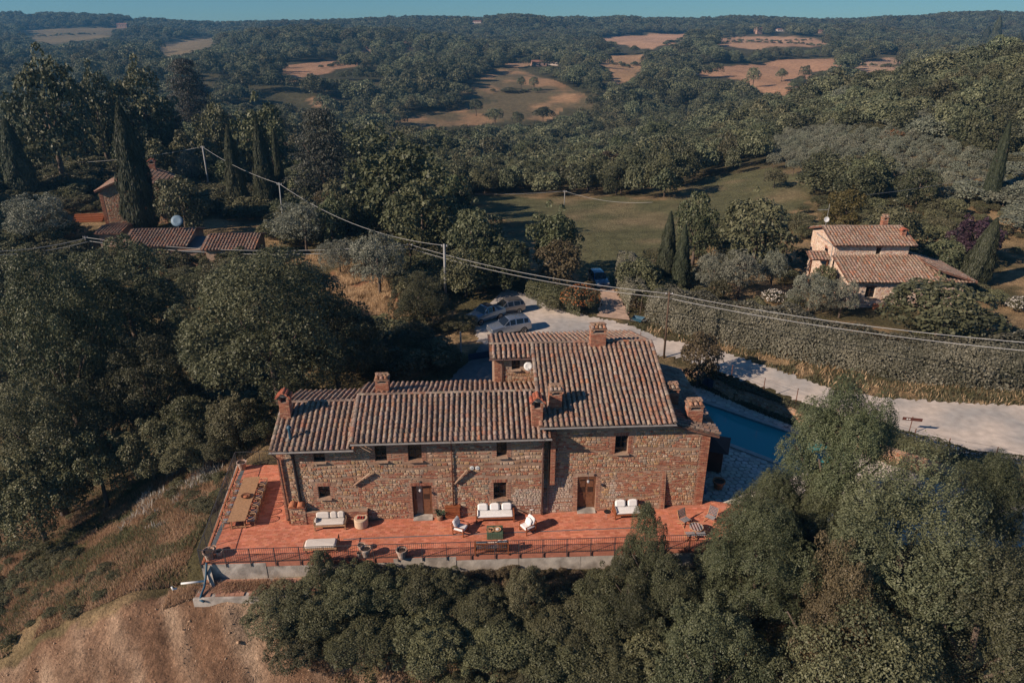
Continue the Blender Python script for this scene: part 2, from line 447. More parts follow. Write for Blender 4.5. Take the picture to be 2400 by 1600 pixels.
# field shapes on the hillsides
FIELD_PX = [
 # (points, colour, patchy green)
 ([(880,288),(1010,262),(1120,250),(1180,240),(1060,222),(1110,190),(1150,165),(1200,158),(1290,185),(1370,222),(1400,250),(1330,262),(1300,285),(1180,290),(1000,300)], (.36,.22,.12), .9),
 ([(1600,170),(1720,155),(1830,140),(1960,138),(1985,150),(1900,170),(1880,190),(1850,228),(1790,215),(1740,190),(1640,180)], (.44,.255,.15), .1),
 ([(1400,145),(1440,130),(1515,128),(1520,150),(1480,190),(1440,200),(1430,170)], (.40,.25,.14), .15),
 ([(1370,95),(1450,85),(1620,78),(1612,90),(1570,105),(1520,118),(1480,112),(1440,98)], (.46,.28,.17), .05),
 ([(1660,92),(1740,86),(1890,88),(1945,100),(1930,112),(1800,112),(1770,118),(1690,108)], (.44,.27,.165), .1),
 ([(650,158),(760,144),(835,140),(840,155),(780,170),(730,178),(700,195)], (.38,.22,.13), .2),
 ([(40,72),(150,68),(270,66),(265,88),(200,92),(110,104),(70,92)], (.20,.155,.085), .35),
 ([(355,112),(420,95),(515,88),(510,100),(470,118),(390,135)], (.23,.175,.10), .3),
 ([(1180,148),(1240,140),(1250,152),(1200,160)], (.40,.25,.15), .2),
 ([(1980,150),(2080,135),(2130,145),(2110,170),(2020,172)], (.44,.29,.19), .1),
 ([(720,235),(780,238),(770,252),(730,250)], (.36,.22,.13), .2),
]
FIELDS = [(hpoly(a), b, c) for a, b, c in FIELD_PX]
MEADOW_PX = [(1060,455),(1330,462),(1560,470),(1640,420),(1800,395),(1920,430),(1850,500),(1600,560),(1490,640),(1420,690),(1360,640),(1330,560),(1200,520)]
MEADOW = hpoly(MEADOW_PX)
DIRT = [(-40, 27.5), (-30, 29.6), (-24, 31.0), (-20.6, 31.7), (-17.4, 31.4), (-15.2, 31.0), (-13.4, 30.6), (-11.5, 29.2), (-8, 28.2), (-2, 27.0), (4, 25.5), (4, 8), (-40, 8)]
DRYBANK = [hpoly([(760,640),(900,650),(950,760),(900,790),(820,720)]), hpoly([(70,560),(160,600),(120,660),(40,640)])]

def terrain_colour(x, y, z):
    n = len(x)
    n1 = vnoise(x, y, 18, 11); n2 = vnoise(x, y, 5, 12); n3 = vnoise(x, y, 1.6, 13); n4 = vnoise(x, y, 60, 14)
    g = np.array((.105, .090, .045)); d = np.array((.34, .235, .13)); dk = np.array((.05, .05, .028))
    t = sst(.3, .7, .5 * n2 + .5 * n3)
    col = g + (d - g) * t[:, None]
    far = sst(110, 220, y + .4 * np.abs(x))
    fcol = dk + (np.array((.10, .09, .05)) - dk) * n1[:, None]
    col = col * (1 - far[:, None]) + fcol * far[:, None]
    for poly, c, green in FIELDS:
        jx = x + (vnoise(x, y, 30, 21) - .5) * 10; jy = y + (vnoise(x, y, 30, 22) - .5) * 14
        m = inpoly(jx, jy, poly)
        k = green * sst(.38, .62, .45 * n1 + .35 * vnoise(x, y * .4, 14, 25) + .2 * n2)[:, None]
        fc = np.array(c) * (.86 + .28 * vnoise(x, y * .35, 9, 24))[:, None]
        fc = fc * (1 - k) + np.array((.12, .105, .06)) * k
        col = np.where(m[:, None], fc, col)
    m = inpoly(x + (n2 - .5) * 4, y + (n2 - .5) * 4, MEADOW)
    mc = np.array((.130, .126, .064)) + (np.array((.225, .178, .10)) - np.array((.130, .126, .064))) * sst(.45, .8, .6 * n2 + .4 * n1)[:, None]
    col = np.where(m[:, None], mc, col)
    for b in DRYBANK:
        m = inpoly(x + (n3 - .5) * 3, y + (n3 - .5) * 3, b)
        col = np.where(m[:, None], np.array((.42, .22, .12)) * (.7 + .6 * n3)[:, None], col)
    m = inpoly(x + (n3 - .5) * 1.5, y + (n3 - .5) * 1.2, DIRT)
    q = vnoise(x + y * .5, y * .35, 1.3, 31)
    q2 = vnoise(x * .9 + y * .55, (y - x * .5) * .22, .7, 33)
    dc = np.array((.235, .135, .082)) + (np.array((.45, .315, .215)) - np.array((.235, .135, .082))) * sst(.3, .8, .5 * q + .5 * q2)[:, None]
    dc = dc * (.8 + .4 * n3)[:, None]
    col = np.where(m[:, None], dc, col)
    return col

def axis(lo, a, b, hi, fine, grow):
    c = list(np.arange(a, b + 1e-6, fine))
    s, v = fine, b
    while v < hi: s *= grow; v += s; c.append(v)
    s, v, lowp = fine, a, []
    while v > lo: s *= grow; v -= s; lowp.append(v)
    return np.array(lowp[::-1] + c)
ax = axis(-1900, -40, 42, 1900, .34, 1.037)
ay = axis(-140, 24, 62, 2500, .28, 1.0145)
def make_ground():
    X, Y = np.meshgrid(ax, ay); Z = H(X, Y)
    nx, ny = len(ax), len(ay)
    co = np.stack([X.ravel(), Y.ravel(), Z.ravel()], 1)
    i = np.arange((ny - 1) * nx).reshape(ny - 1, nx)[:, :-1].ravel()
    fs = np.stack([i, i + 1, i + 1 + nx, i + nx], 1)
    me = fastmesh('ground', co, fs)
    at = me.attributes.new('Col', 'FLOAT_COLOR', 'POINT')
    c = np.ones((len(co), 4), np.float32); c[:, :3] = terrain_colour(co[:, 0], co[:, 1], co[:, 2])
    at.data.foreach_set('color', c.ravel())
    me.polygons.foreach_set('use_smooth', np.ones(len(fs), bool))
    me.materials.append(MT['ground'])
    o = bpy.data.objects.new('ground', me); C.objects.link(o); tag(o, kind='structure')
    return o
def fastmesh(name, co, fs, tint=None, mats=None):
    me = bpy.data.meshes.new(name); k = fs.shape[1]
    me.vertices.add(len(co)); me.vertices.foreach_set('co', np.ascontiguousarray(co, np.float32).ravel())
    me.loops.add(fs.size); me.loops.foreach_set('vertex_index', np.ascontiguousarray(fs, np.int32).ravel())
    me.polygons.add(len(fs)); me.polygons.foreach_set('loop_start', np.arange(0, fs.size, k, dtype=np.int32))
    try: me.polygons.foreach_set('loop_total', np.full(len(fs), k, np.int32))
    except Exception: pass
    if tint is not None:
        at = me.attributes.new('tint', 'FLOAT', 'FACE'); at.data.foreach_set('value', np.ascontiguousarray(tint, np.float32))
    for m in mats or []: me.materials.append(m)
    me.update(calc_edges=True)
    return me
gm, gnt, gb, go_ = nodes('ground')
def _ground_mat():
    L = gnt.links.new; N = gnt.nodes.new
    at = N('ShaderNodeAttribute'); at.attribute_name = 'Col'; geo = N('ShaderNodeNewGeometry')
    base = at.outputs['Color']
    for s, v in ((.35, .3), (2.2, .35), (9.0, .35)):
        no = N('ShaderNodeTexNoise'); no.inputs['Scale'].default_value = s; no.inputs['Detail'].default_value = 6; no.inputs['Roughness'].default_value = .65
        L(geo.outputs['Position'], no.inputs['Vector'])
        mr = N('ShaderNodeMapRange'); mr.inputs[1].default_value = .3; mr.inputs[2].default_value = .7; mr.inputs[3].default_value = 1 - v; mr.inputs[4].default_value = 1 + v
        L(no.outputs[0], mr.inputs[0])
        mu = N('ShaderNodeVectorMath'); mu.operation = 'SCALE'; L(base, mu.inputs[0]); L(mr.outputs[0], mu.inputs['Scale']); base = mu.outputs[0]
    L(base, gb.inputs['Base Color']); gb.inputs['Roughness'].default_value = .95; gb.inputs['Specular IOR Level'].default_value = .1
    bn = N('ShaderNodeTexNoise'); bn.inputs['Scale'].default_value = 3.5; bn.inputs['Detail'].default_value = 8; bn.inputs['Roughness'].default_value = .7
    L(geo.outputs['Position'], bn.inputs['Vector'])
    bp = N('ShaderNodeBump'); bp.inputs['Strength'].default_value = 1.0; bp.inputs['Distance'].default_value = .38
    L(bn.outputs[0], bp.inputs['Height']); L(bp.outputs[0], gb.inputs['Normal'])
_ground_mat()
make_ground()

# roads: draped sheets with ragged edges
def drape(name, left, right, mat, lift, nseg=90, nw=10, ragged=.25, seed=0, kind='structure', zfun=None):
    def res(pl, n):
        p = np.array(pl, float); s = np.r_[0, np.cumsum(np.hypot(*np.diff(p, axis=0).T))]; t = np.linspace(0, s[-1], n)
        return np.stack([np.interp(t, s, p[:, 0]), np.interp(t, s, p[:, 1])], 1)
    A, B = res(left, nseg), res(right, nseg)
    rg = np.random.default_rng(seed)
    for E_, O_ in ((A, B), (B, A)):
        d = (E_ - O_); d /= np.linalg.norm(d, axis=1)[:, None] + 1e-6
        E_ += d * (rg.random((nseg, 1)) - .5) * 2 * ragged
    w = np.linspace(0, 1, nw)
    G = A[:, None] * (1 - w[None, :, None]) + B[:, None] * w[None, :, None]
    z = (H(G[..., 0], G[..., 1]) if zfun is None else zfun(G[..., 0], G[..., 1])) + lift
    co = np.concatenate([G, z[..., None]], 2).reshape(-1, 3)
    i = (np.arange(nseg - 1)[:, None] * nw + np.arange(nw - 1)[None]).ravel()
    fs = np.stack([i, i + 1, i + nw + 1, i + nw], 1)
    me = fastmesh(name, co, fs, mats=[mat]); me.polygons.foreach_set('use_smooth', np.ones(len(fs), bool))
    o = bpy.data.objects.new(name, me); C.objects.link(o); tag(o, kind=kind)
    return o
def W2(pts, z=.4):
    return [tuple(P(x, y, z)[:2]) for x, y in pts]
ROAD_UP = W2([(1185,672),(1240,688),(1300,712),(1385,738),(1470,756),(1560,795),(1640,806),(1700,826),(1850,880),(1945,915),(2060,938),(2160,946),(2300,958),(2400,964),(2480,970)])
ROAD_LO = W2([(1110,742),(1120,790),(1180,808),(1290,818),(1400,820),(1500,822),(1600,838),(1680,868),(1780,902),(1860,935),(1960,968),(2060,1002),(2190,1052),(2330,1098),(2480,1150)])
drape('road', ROAD_UP, ROAD_LO, MT['road_gravel'], .05, 260, 26, .32, 3)
drape('track', W2([(1400,742),(1412,715),(1408,690),(1400,660)], .2), W2([(1478,752),(1468,728),(1452,700),(1430,670)], .2), MT['path_dirt'], .09, 40, 8, .2, 4)
drape('driveway', W2([(1040,900),(1075,865),(1105,840),(1125,806)], 0), W2([(1165,905),(1165,860),(1165,830),(1170,800)], 0), MT['asphalt'], .05, 40, 8, .1, 5)
# ================================================================== stone, brick and tile pieces
rnd = random.Random(7)
STONE_COL = [(.40,.265,.165), (.47,.33,.22), (.31,.24,.18), (.43,.24,.145), (.42,.26,.13), (.50,.375,.27), (.34,.195,.115), (.36,.14,.08)]
STONE_W = [26, 16, 14, 14, 10, 6, 12, 10]
BRICK_COL = [(.37,.15,.09), (.42,.19,.115), (.33,.12,.075), (.44,.235,.15), (.30,.13,.085)]
def jit(c, k=.12):
    m = 1 + (rnd.random() - .5) * 2 * k
    return tuple(max(0, x * m * (1 + (rnd.random() - .5) * .08)) for x in c)
def frame(o, x, y, z):
    M = Matrix.Identity(4)
    for i, a in enumerate((x, y, z, o)):
        for k in range(3): M[k][i] = a[k]
    return M
def stone_shape(w, h, proud, n=8):
    vs = []; k0 = rnd.random() * 6.28
    for ring, sc, z in ((0, 1.0, -.012), (1, .93, proud * .65), (2, .62, proud)):
        pass
    out, mid = [], []
    for i in range(n):
        t = k0 + 2 * PI * i / n
        c, s = math.cos(t), math.sin(t)
        e = .55
        x = math.copysign(abs(c) ** e, c) * w / 2; y = math.copysign(abs(s) ** e, s) * h / 2
        q = 1 - rnd.random() * .16
        out.append((x * q, y * q))
    vs = [(x, y, -.015) for x, y in out] + [(x * .80, y * .78, proud * (.85 + rnd.random() * .3)) for x, y in out]
    fs = [tuple(range(n, 2 * n))] + [(i, (i + 1) % n, n + (i + 1) % n, n + i) for i in range(n)]
    return vs, fs
class Pieces:
    """collects alike pieces; the largest in view become objects of their own, the rest one joined part"""
    def __init__(self, base_world): self.L = []; self.W = base_world
    def add(self, M, key, col, size, parent):
        p = self.W @ M.translation
        self.L.append((size / max(depth(p), 1), M, key, col, parent))
    def flush(self, name, joined, shapes, mat_one, mat_join, limit=300):
        self.L.sort(key=lambda e: -e[0])
        meshes = {}
        joins = {}
        for i, (sz, M, key, col, parent) in enumerate(self.L):
            if i < limit:
                if key not in meshes:
                    mb = MB(); mb.add(*shapes[key]); meshes[key] = mb.mesh(name, mat_one)
                o = bpy.data.objects.new(name, meshes[key]); C.objects.link(o); o.parent = parent; o.matrix_basis = M; o.color = (*col, 1)
            else:
                if parent.name not in joins: joins[parent.name] = (MB(), parent)
                mb = joins[parent.name][0]; mb.M = M; mb.add(shapes[key][0], shapes[key][1], col)
        for mb, parent in joins.values():
            mb.M = None
            tag(mb.build(joined, mat_join, parent, colour=True), kind='stuff')
# a set of stone outlines that every wall draws from (unit stones, scaled per piece)
STONES = {i: stone_shape(1, 1, 1.0, rnd.choice((6, 7, 8))) for i in range(26)}
def tile_shape(lo=.118, hi=.094, L=.44, n=5):
    vs = []
    for y, r, z in ((0, lo, .02), (L, hi, -.004)):
        for i in range(n + 1):
            t = PI * i / n
            vs.append((-r * math.cos(t), y, z + r * .92 * math.sin(t)))
    k = n + 1
    fs = [(i, i + 1, k + i + 1, k + i) for i in range(n)] + [tuple(range(k - 1, -1, -1))]
    return vs, fs
TILES = {0: tile_shape(), 1: tile_shape(.124, .098, .45), 2: tile_shape(.112, .092, .43)}
TILE_COL = [(.27,.20,.155), (.31,.238,.188), (.285,.15,.10), (.315,.17,.115), (.20,.142,.11), (.28,.188,.138), (.34,.27,.215), (.37,.155,.08)]
TILE_W = [18, 16, 17, 11, 12, 16, 8, 4]

def wall_holes(mb, fr, w, h, holes, dep=.32, topfun=None):
    xs = sorted({0, w, *[a for q in holes for a in (q[0], q[1])]}); ys = sorted({0, h, *[a for q in holes for a in (q[2], q[3])]})
    xs = [x for x in xs if 0 <= x <= w]; ys = [y for y in ys if 0 <= y <= h]
    T = lambda x, y, z=0: fr @ Vector((x, y, z))
    for i in range(len(xs) - 1):
        for j in range(len(ys) - 1):
            cx, cy = (xs[i] + xs[i + 1]) / 2, (ys[j] + ys[j + 1]) / 2
            if any(q[0] < cx < q[1] and q[2] < cy < q[3] for q in holes): continue
            mb.quad(T(xs[i], ys[j]), T(xs[i + 1], ys[j]), T(xs[i + 1], ys[j + 1]), T(xs[i], ys[j + 1]))
    for x0, x1, y0, y1 in [q[:4] for q in holes]:
        mb.quad(T(x0, y0), T(x0, y1), T(x0, y1, -dep), T(x0, y0, -dep)); mb.quad(T(x1, y0, -dep), T(x1, y1, -dep), T(x1, y1), T(x1, y0))
        mb.quad(T(x0, y1), T(x1, y1), T(x1, y1, -dep), T(x0, y1, -dep)); mb.quad(T(x0, y0, -dep), T(x1, y0, -dep), T(x1, y0), T(x0, y0))
        mb.quad(T(x0, y0, -dep), T(x1, y0, -dep), T(x1, y1, -dep), T(x0, y1, -dep))
def stone_face(pc, bk, fr, w, h, holes, parent, quoinL=0, quoinR=0, top=None, brickrows=.22, surround=.28, pale=None, redzone=None, small=1.0):
    """fill a wall face with stones (pc) and bricks (bk: joined MB in the parent's frame)"""
    def free(x0, x1, y0, y1, m=0.0):
        if x0 < -.01 or x1 > w + .01 or y0 < 0: return False
        if top and (y1 > top((x0 + x1) / 2)): return False
        if not top and y1 > h: return False
        return not any(x1 > q[0] - m and x0 < q[1] + m and y1 > q[2] - m * .5 and y0 < q[3] + m for q in holes)
    def brick(x0, x1, y0, y1, pr=.018):
        c = jit(rnd.choice(BRICK_COL), .2)
        M = fr; a = [M @ Vector(p) for p in ((x0, y0, 0), (x1, y0, 0), (x1, y1, 0), (x0, y1, 0))]
        n = fr.to_3x3() @ Vector((0, 0, 1)); p = pr * (.6 + rnd.random() * .8)
        bk.add(a + [q + n * p for q in a], [(4, 5, 6, 7), (0, 1, 5, 4), (1, 2, 6, 5), (2, 3, 7, 6), (3, 0, 4, 7)], c)
    # quoins
    bh = .066
    for q, x0 in ((quoinL, 0), (quoinR, w - quoinR)):
        if not q: continue
        y = .02; k = 0
        hh = h if not top else 99
        while y + .054 < hh and (not top or y + .1 < top(x0 + q / 2)):
            e = .12 if k % 2 else 0
            x = x0; xe = x0 + q
            if x0 == 0: xe -= e
            else: x += e
            while x < xe - .1:
                x1 = min(x + .25, xe)
                if free(x, x1, y, y + .054): brick(x, x1 - .012, y, y + .054)
                x = x1
            y += bh; k += 1
    # brick surrounds of the openings
    for qn in holes:
        x0, x1, y0, y1 = qn[:4]; sw = surround
        y = y0; k = 0
        while y + .054 < y1:
            e = .13 if k % 2 else 0
            for a, b in ((x0 - sw + e, x0 - .008), (x1 + .008, x1 + sw - e)):
                if b - a > .2:
                    m = (a + b) / 2 if k % 2 == 0 else b
                    for c0, c1 in ((a, m), (m, b)):
                        if c1 - c0 > .05 and c0 > 0 and c1 < w: brick(c0, c1 - .01, y, y + .054)
            y += bh; k += 1
        x = x0 - .12
        while x < x1 + .06:
            if (not top and y1 + .25 < h) or (top and y1 + .25 < top(x)): brick(x, x + .056, y1 + .01, y1 + .24)
            x += bh
    # stones
    m = surround - .04
    y = .02
    ph = rnd.random() * 9
    def wob(x, y): return .055 * math.sin(x * 1.25 + y * 1.9 + ph) + .035 * math.sin(x * 3.1 - y * 2.7 + ph * 2)
    while y < h + .3:
        isb = rnd.random() < brickrows * .25
        hh = bh if isb else rnd.uniform(.085, .20) * small
        x = quoinL + rnd.random() * .05; xe = w - quoinR
        while x < xe - .06:
            y0_ = y; yw = y + wob(x, y)
            red = (redzone and redzone(x, y)) or (brickrows > .08 and float(vnoise(x + fr[0][3] * 3, y * 1.8 + fr[2][3] * 5, .95, 67)) * .75 + float(vnoise(x, y, .3, 68)) * .25 > .70 - brickrows * .35)
            if isb or (red and rnd.random() < .75):
                n = 1 if isb else max(1, int(hh / bh)); bw = rnd.uniform(.16, .27)
                for k in range(n):
                    if free(x, x + bw, yw + k * bh, yw + k * bh + .05, m) and x + bw < xe: brick(x, x + bw - .012, yw + k * bh, yw + k * bh + .05)
                x += bw; continue
            ww = min(hh * rnd.uniform(.85, 2.1), .5)
            if rnd.random() < .08: ww = hh * .6
            if x + ww > xe + .05: ww = xe - x
            if ww < .07: break
            parts = [(yw, hh)]
            if hh > .2 and rnd.random() < .35:
                f = rnd.uniform(.4, .6); parts = [(yw, hh * f), (yw + hh * f, hh * (1 - f))]
            for yy, h2 in parts:
                if free(x, x + ww, yy, yy + h2, m):
                    c = jit(rnd.choices(STONE_COL, STONE_W)[0], .16)
                    if pale and pale(x, yy): c = tuple(.55 * a + .45 * b for a, b in zip(c, (.50, .45, .40)))
                    gx, gy = x + ww / 2, yy + h2 / 2 + (rnd.random() - .5) * .02
                    M = fr @ Matrix.Translation((gx, gy, 0)) @ Matrix.Rotation((rnd.random() - .5) * .16, 4, 'Z') @ Matrix.Diagonal((ww * 1.0, h2 * 1.0, rnd.uniform(.014, .038), 1))
                    pc.add(M, rnd.randrange(26), c, math.sqrt(ww * h2), parent)
            x += ww
        y += hh
def tile_slope(pt, under, fr, width, length, parent, pitch=.332, rows=.365, palette=TILE_W, skip=None, taper=None):
    """fr: x along the eave, y up the slope, z out of the roof"""
    n = int(width / pitch); off = (width - (n - 1) * pitch) / 2
    nr = int(math.ceil(length / rows))
    for i in range(n):
        x = off + i * pitch; ln = length if taper is None else taper(x)
        for j in range(nr):
            y = j * rows - .06
            if y > ln - .1: break
            if skip and skip(x, y): continue
            if y + .44 > ln + .08: y = ln + .05 - .44
            c = jit(tuple(.68 * a + .32 * b for a, b in zip(rnd.choices(TILE_COL, palette)[0], (.285, .19, .14))), .09); q_ = float(vnoise(x + fr[0][3] * 7, y, .9, 61)) * .5 + float(vnoise(x, y + fr[2][3] * 9, 2.3, 62)) * .5
            c = tuple(a * (.78 + .44 * q_) for a in c)
            sg_ = (float(vnoise(x + fr[0][3], y, 1.7, 65)) - .5) * .07
            M = fr @ Matrix.Translation((x + (rnd.random() - .5) * .035 + sg_ * .6, y + (rnd.random() - .5) * .06, .035 + sg_)) @ Matrix.Rotation((rnd.random() - .5) * .05, 4, 'Z')
            pt.add(M, rnd.randrange(3), c, .3, parent)
    for i in range(n + 1):
        x = off + (i - .5) * pitch; ln = length if taper is None else taper(x)
        for j in range(nr):
            y0 = j * rows; y1 = min(y0 + rows, ln)
            if y0 > ln - .05: break
            if skip and skip(x, y0): continue
            c = jit(rnd.choices(TILE_COL, [10, 4, 22, 12, 16, 10, 2, 6])[0], .2); c = tuple(q * .8 for q in c)
            hw = pitch * .44
            vs = [fr @ Vector(p) for p in ((x - hw, y0, .05), (x - hw * .45, y0, .028), (x + hw * .45, y0, .028), (x + hw, y0, .05), (x - hw, y1, .034), (x - hw * .45, y1, .012), (x + hw * .45, y1, .012), (x + hw, y1, .034))]
            under.add(vs, [(0, 1, 5, 4), (1, 2, 6, 5), (2, 3, 7, 6)], c)
def ridge_tiles(pt, p0, p1, parent, cols=TILE_W):
    p0, p1 = Vector(p0), Vector(p1); d = p1 - p0; n = int(d.length / .38); u = d.normalized()
    side = u.cross(Vector((0, 0, 1))).normalized(); nz = side.cross(u)
    for i in range(n):
        p = p0 + d * (i / n)
        M = frame(p, side, u, nz) @ Matrix.Diagonal((1.15, 1.0, .8, 1))
        pt.add(M, rnd.randrange(3), jit(rnd.choices(TILE_COL, [24, 22, 10, 8, 10, 20, 12, 2])[0], .15), .3, parent)

def brick_block(mb, x0, x1, y0, y1, z0, z1, courses=True):
    """a chimney shaft or pier: every course of bricks a slightly uneven ring, joints recessed"""
    mb.box(((x0 + x1) / 2, (y0 + y1) / 2, (z0 + z1) / 2), (x1 - x0 - .03, y1 - y0 - .03, z1 - z0), col=(.36, .28, .22))
    z = z0; k = 0
    while z + .06 <= z1 + 1e-3:
        for (ax0, ax1, fixed, horiz, sgn) in ((x0, x1, y0, True, -1), (x0, x1, y1, True, 1), (y0, y1, x0, False, -1), (y0, y1, x1, False, 1)):
            a = ax0 + (.13 if k % 2 else 0) - .13
            while a < ax1 - .02:
                b0, b1 = max(a, ax0), min(a + .25, ax1)
                if b1 - b0 > .04:
                    p = rnd.random() * .008; c = jit(rnd.choice(BRICK_COL), .2)
                    if horiz: mb.box(((b0 + b1) / 2, fixed - sgn * .03 + sgn * p, z + .029), (b1 - b0 - .012, .06, .055), col=c)
                    else: mb.box((fixed - sgn * .03 + sgn * p, (b0 + b1) / 2, z + .029), (.06, b1 - b0 - .012, .055), col=c)
                a += .25
        z += .066; k += 1
def chimney(parent, s, t, zb, w, d, h, kind, rz=0):
    """brick shaft with a tiled cap; zb is the roof height at its foot"""
    mb = MB(); brick_block(mb, -w / 2, w / 2, -d / 2, d / 2, -.9, h * .62)
    c = mb.build('chimney', MT['brick_joined'], parent, colour=True); c.location = (s, t, zb); c.rotation_euler = (0, 0, rz)
    mc = MB()
    if kind == 'gable':
        brick_block(mc, -w / 2 - .02, w / 2 + .02, d / 2 - .12, d / 2 + .01, h * .62, h * .80)
        brick_block(mc, -w / 2 - .02, -w / 2 + .14, -d / 2, d / 2 - .13, h * .62, h * .80)
        brick_block(mc, w / 2 - .14, w / 2 + .02, -d / 2, d / 2 - .13, h * .62, h * .80)
        mc.add([(-w / 2 - .02, -d / 2 + .1, h * .8), (w / 2 + .02, -d / 2 + .1, h * .8), (0, -d / 2 + .1, h * 1.0)], [(0, 1, 2)], (.48, .40, .33))
        for sg in (-1, 1):
            ang = math.atan2(h * .22, w * .62)
            for k in range(3):
                y0 = -d / 2 - .12 + k * (d + .1) / 3
                for q in range(2):
                    x = sg * (w * .62 - .05 - q * w * .3); z = h * .80 + (w * .62 - abs(x)) * math.tan(ang)
                    mc.M = Matrix.Translation((x, y0, z)) @ Matrix.Rotation(sg * ang, 4, 'Y')
                    vs, fs = tile_shape(.13, .12, (d + .1) / 3 + .06)
                    mc.add(vs, fs, jit((.42, .13, .075), .2))
            mc.M = None
        mc.M = Matrix.Translation((0, -d / 2 - .14, h * 1.0))
        for k in range(3):
            mc.M = Matrix.Translation((0, -d / 2 - .14 + k * (d + .1) / 3, h * .985))
            mc.add(*tile_shape(.12, .11, (d + .1) / 3 + .08), jit((.45, .15, .085), .15))
        mc.M = None
    else:
        for sx in (-1, 1):
            for sy in (-1, 1):
                mc.box((sx * (w / 2 - .08), sy * (d / 2 - .08), h * .70), (.15, .15, h * .16), col=jit((.38, .17, .10)))
        mc.box((0, 0, h * .79), (w + .1, d + .1, .06), col=(.40, .24, .16))
        n = max(2, int(w / .26))
        for i in range(n):
            x = -w / 2 + (i + .5) * w / n
            for k in range(2):
                mc.M = Matrix.Translation((x, -d / 2 - .08 + k * d * .42, h * .84 + k * .06)) @ Matrix.Rotation(.22 if k == 0 else .05, 4, 'X')
                mc.add(*tile_shape(.125, .115, d * .55 + .1), jit(rnd.choice([(.34, .17, .10), (.32, .20, .14), (.30, .23, .18)]), .2))
        mc.M = None
        mc.box((0, d * .1, h * .96), (w * .9, d * .7, .07), col=(.32, .20, .13))
        for i in range(4):
            mc.box((-w * .36 + i * w * .24, 0, h * .98 + .03), (w * .18, d * .6, .07), rz=rnd.random(), col=jit((.33, .21, .14)))
    mc.build('chimney_cap', MT['tile_joined'], c, colour=True)
    return c

# ================================================================== the farmhouse
HO = Vector((1.97, 37.27, 0)); HYAW = R(3)
house = thing('farmhouse', 'long stone farmhouse with tiled roofs and a taller block, behind the terrace', 'house', HO, HYAW)
HW = Matrix.Translation(HO) @ Matrix.Rotation(HYAW, 4, 'Z'); HI = HW.inverted()
def wh(px, py, t=0.0):
    """photo pixel -> (s, z) on the house plane t"""
    o = HI @ Vector((0, 0, HC)); d = HI.to_3x3() @ Vector(ray(px, py))
    k = (t - o.y) / d.y
    return o.x + d.x * k, o.z + d.z * k
def opening(x0, x1, y0, y1, t=0.0, floor=False):
    a = wh(x0, (y0 + y1) / 2, t); b = wh(x1, (y0 + y1) / 2, t); c = wh((x0 + x1) / 2, y0, t); d = wh((x0 + x1) / 2, y1, t)
    return [a[0], b[0], 0.0 if floor else d[1], c[1]]
HP = Pieces(HW); HT = Pieces(HW)
TAN = math.tan(R(17)); RT = R(17)
X3, Y3, Z3 = Vector((1, 0, 0)), Vector((0, 1, 0)), Vector((0, 0, 1))
TT = .45      # wall plane of the tall block
SA0, SA1, SB1, ST1, SL1 = -16.2, -11.55, 0.0, 7.8, 10.5
op = dict(a1=opening(734, 761, 1055, 1082), a2=opening(746, 774, 1139, 1167), b1=opening(878, 906, 1042, 1080), b2=opening(956, 988, 1039.5, 1079),
          d1=opening(967, 1013, 1138, 1209, 0, True), b3=opening(1164, 1188, 1033, 1070), b4=opening(1157, 1187, 1130, 1169),
          t1=opening(1442, 1472, 1021, 1062, TT), d2=opening(1354, 1397, 1122, 1198, .12, True))
op['a1'][3] = min(op['a1'][3], 5.2); op['b1'][3] = min(op['b1'][3], 5.6); op['b2'][3] = min(op['b2'][3], 5.6); op['b3'][3] = min(op['b3'][3], 5.6)
def rel(q, s0, z0=0): return [q[0] - s0, q[1] - s0, q[2] - z0, q[3] - z0]
def gable_body(mb, s0, s1, t0, t1, ze0, ze1, tr, zr, front=False):
    """side, back and top faces of a gabled block (front face left to the caller)"""
    for s, o in ((s0, 1), (s1, 0)):
        pts = [(s, t0, 0), (s, t1, 0), (s, t1, ze1), (s, tr, zr), (s, t0, ze0)]
        mb.add(pts if not o else pts[::-1], [(0, 1, 2, 3, 4)])
    mb.quad((s1, t1, 0), (s0, t1, 0), (s0, t1, ze1), (s1, t1, ze1))
    mb.quad((s0, t0, ze0), (s1, t0, ze0), (s1, tr, zr), (s0, tr, zr)); mb.quad((s0, tr, zr), (s1, tr, zr), (s1, t1, ze1), (s0, t1, ze1))
# --- block A (left end) and B (middle)
bricks = MB()
def add_front(part, s0, s1, t, z0, h, holes, **kw):
    fr = frame((s0, t, z0), X3, Z3, -Y3)
    mb = MB(); wall_holes(mb, fr, s1 - s0, h, holes)
    o = mb.build(part, MT['mortar'], house)
    bk = MB(); stone_face(HP, bk, fr, s1 - s0, h, holes, o, **kw)
    tag(bk.build('bricks', MT['brick_joined'], o, colour=True), kind='stuff')
    return o
zA, zB, zT = 5.62, 6.02, 6.52         # eave heights (tile edge), at 0.6 m in front of the wall
OV = .6
def ridge_of(ze, run): return ze + (run + OV) * TAN
rA, rB, rT = 3.25, 3.25, 6.75
zrA, zrB, zrT = ridge_of(zA, rA), ridge_of(zB, rB), ridge_of(zT, rT)
pale = lambda x, y: y < 1.9 and 8.2 < x < 11.8
red = lambda x, y: (9.0 < x < 11.5 and 2.0 < y < 2.6) or (x < 8 and y > 5.2) or (2.5 < x < 8 and math.sin(x * 2.1 + y * 3) > .72)
wA = add_front('wall', SA0, SA1, 0, 0, zA + .12, [rel(op['a1'], SA0), rel(op['a2'], SA0)], quoinL=.5, brickrows=.12)
wB = add_front('wall', SA1, SB1, 0, 0, zB + .12, [rel(op[k], SA1) for k in ('b1', 'b2', 'd1', 'b3', 'b4')], pale=pale, redzone=red)
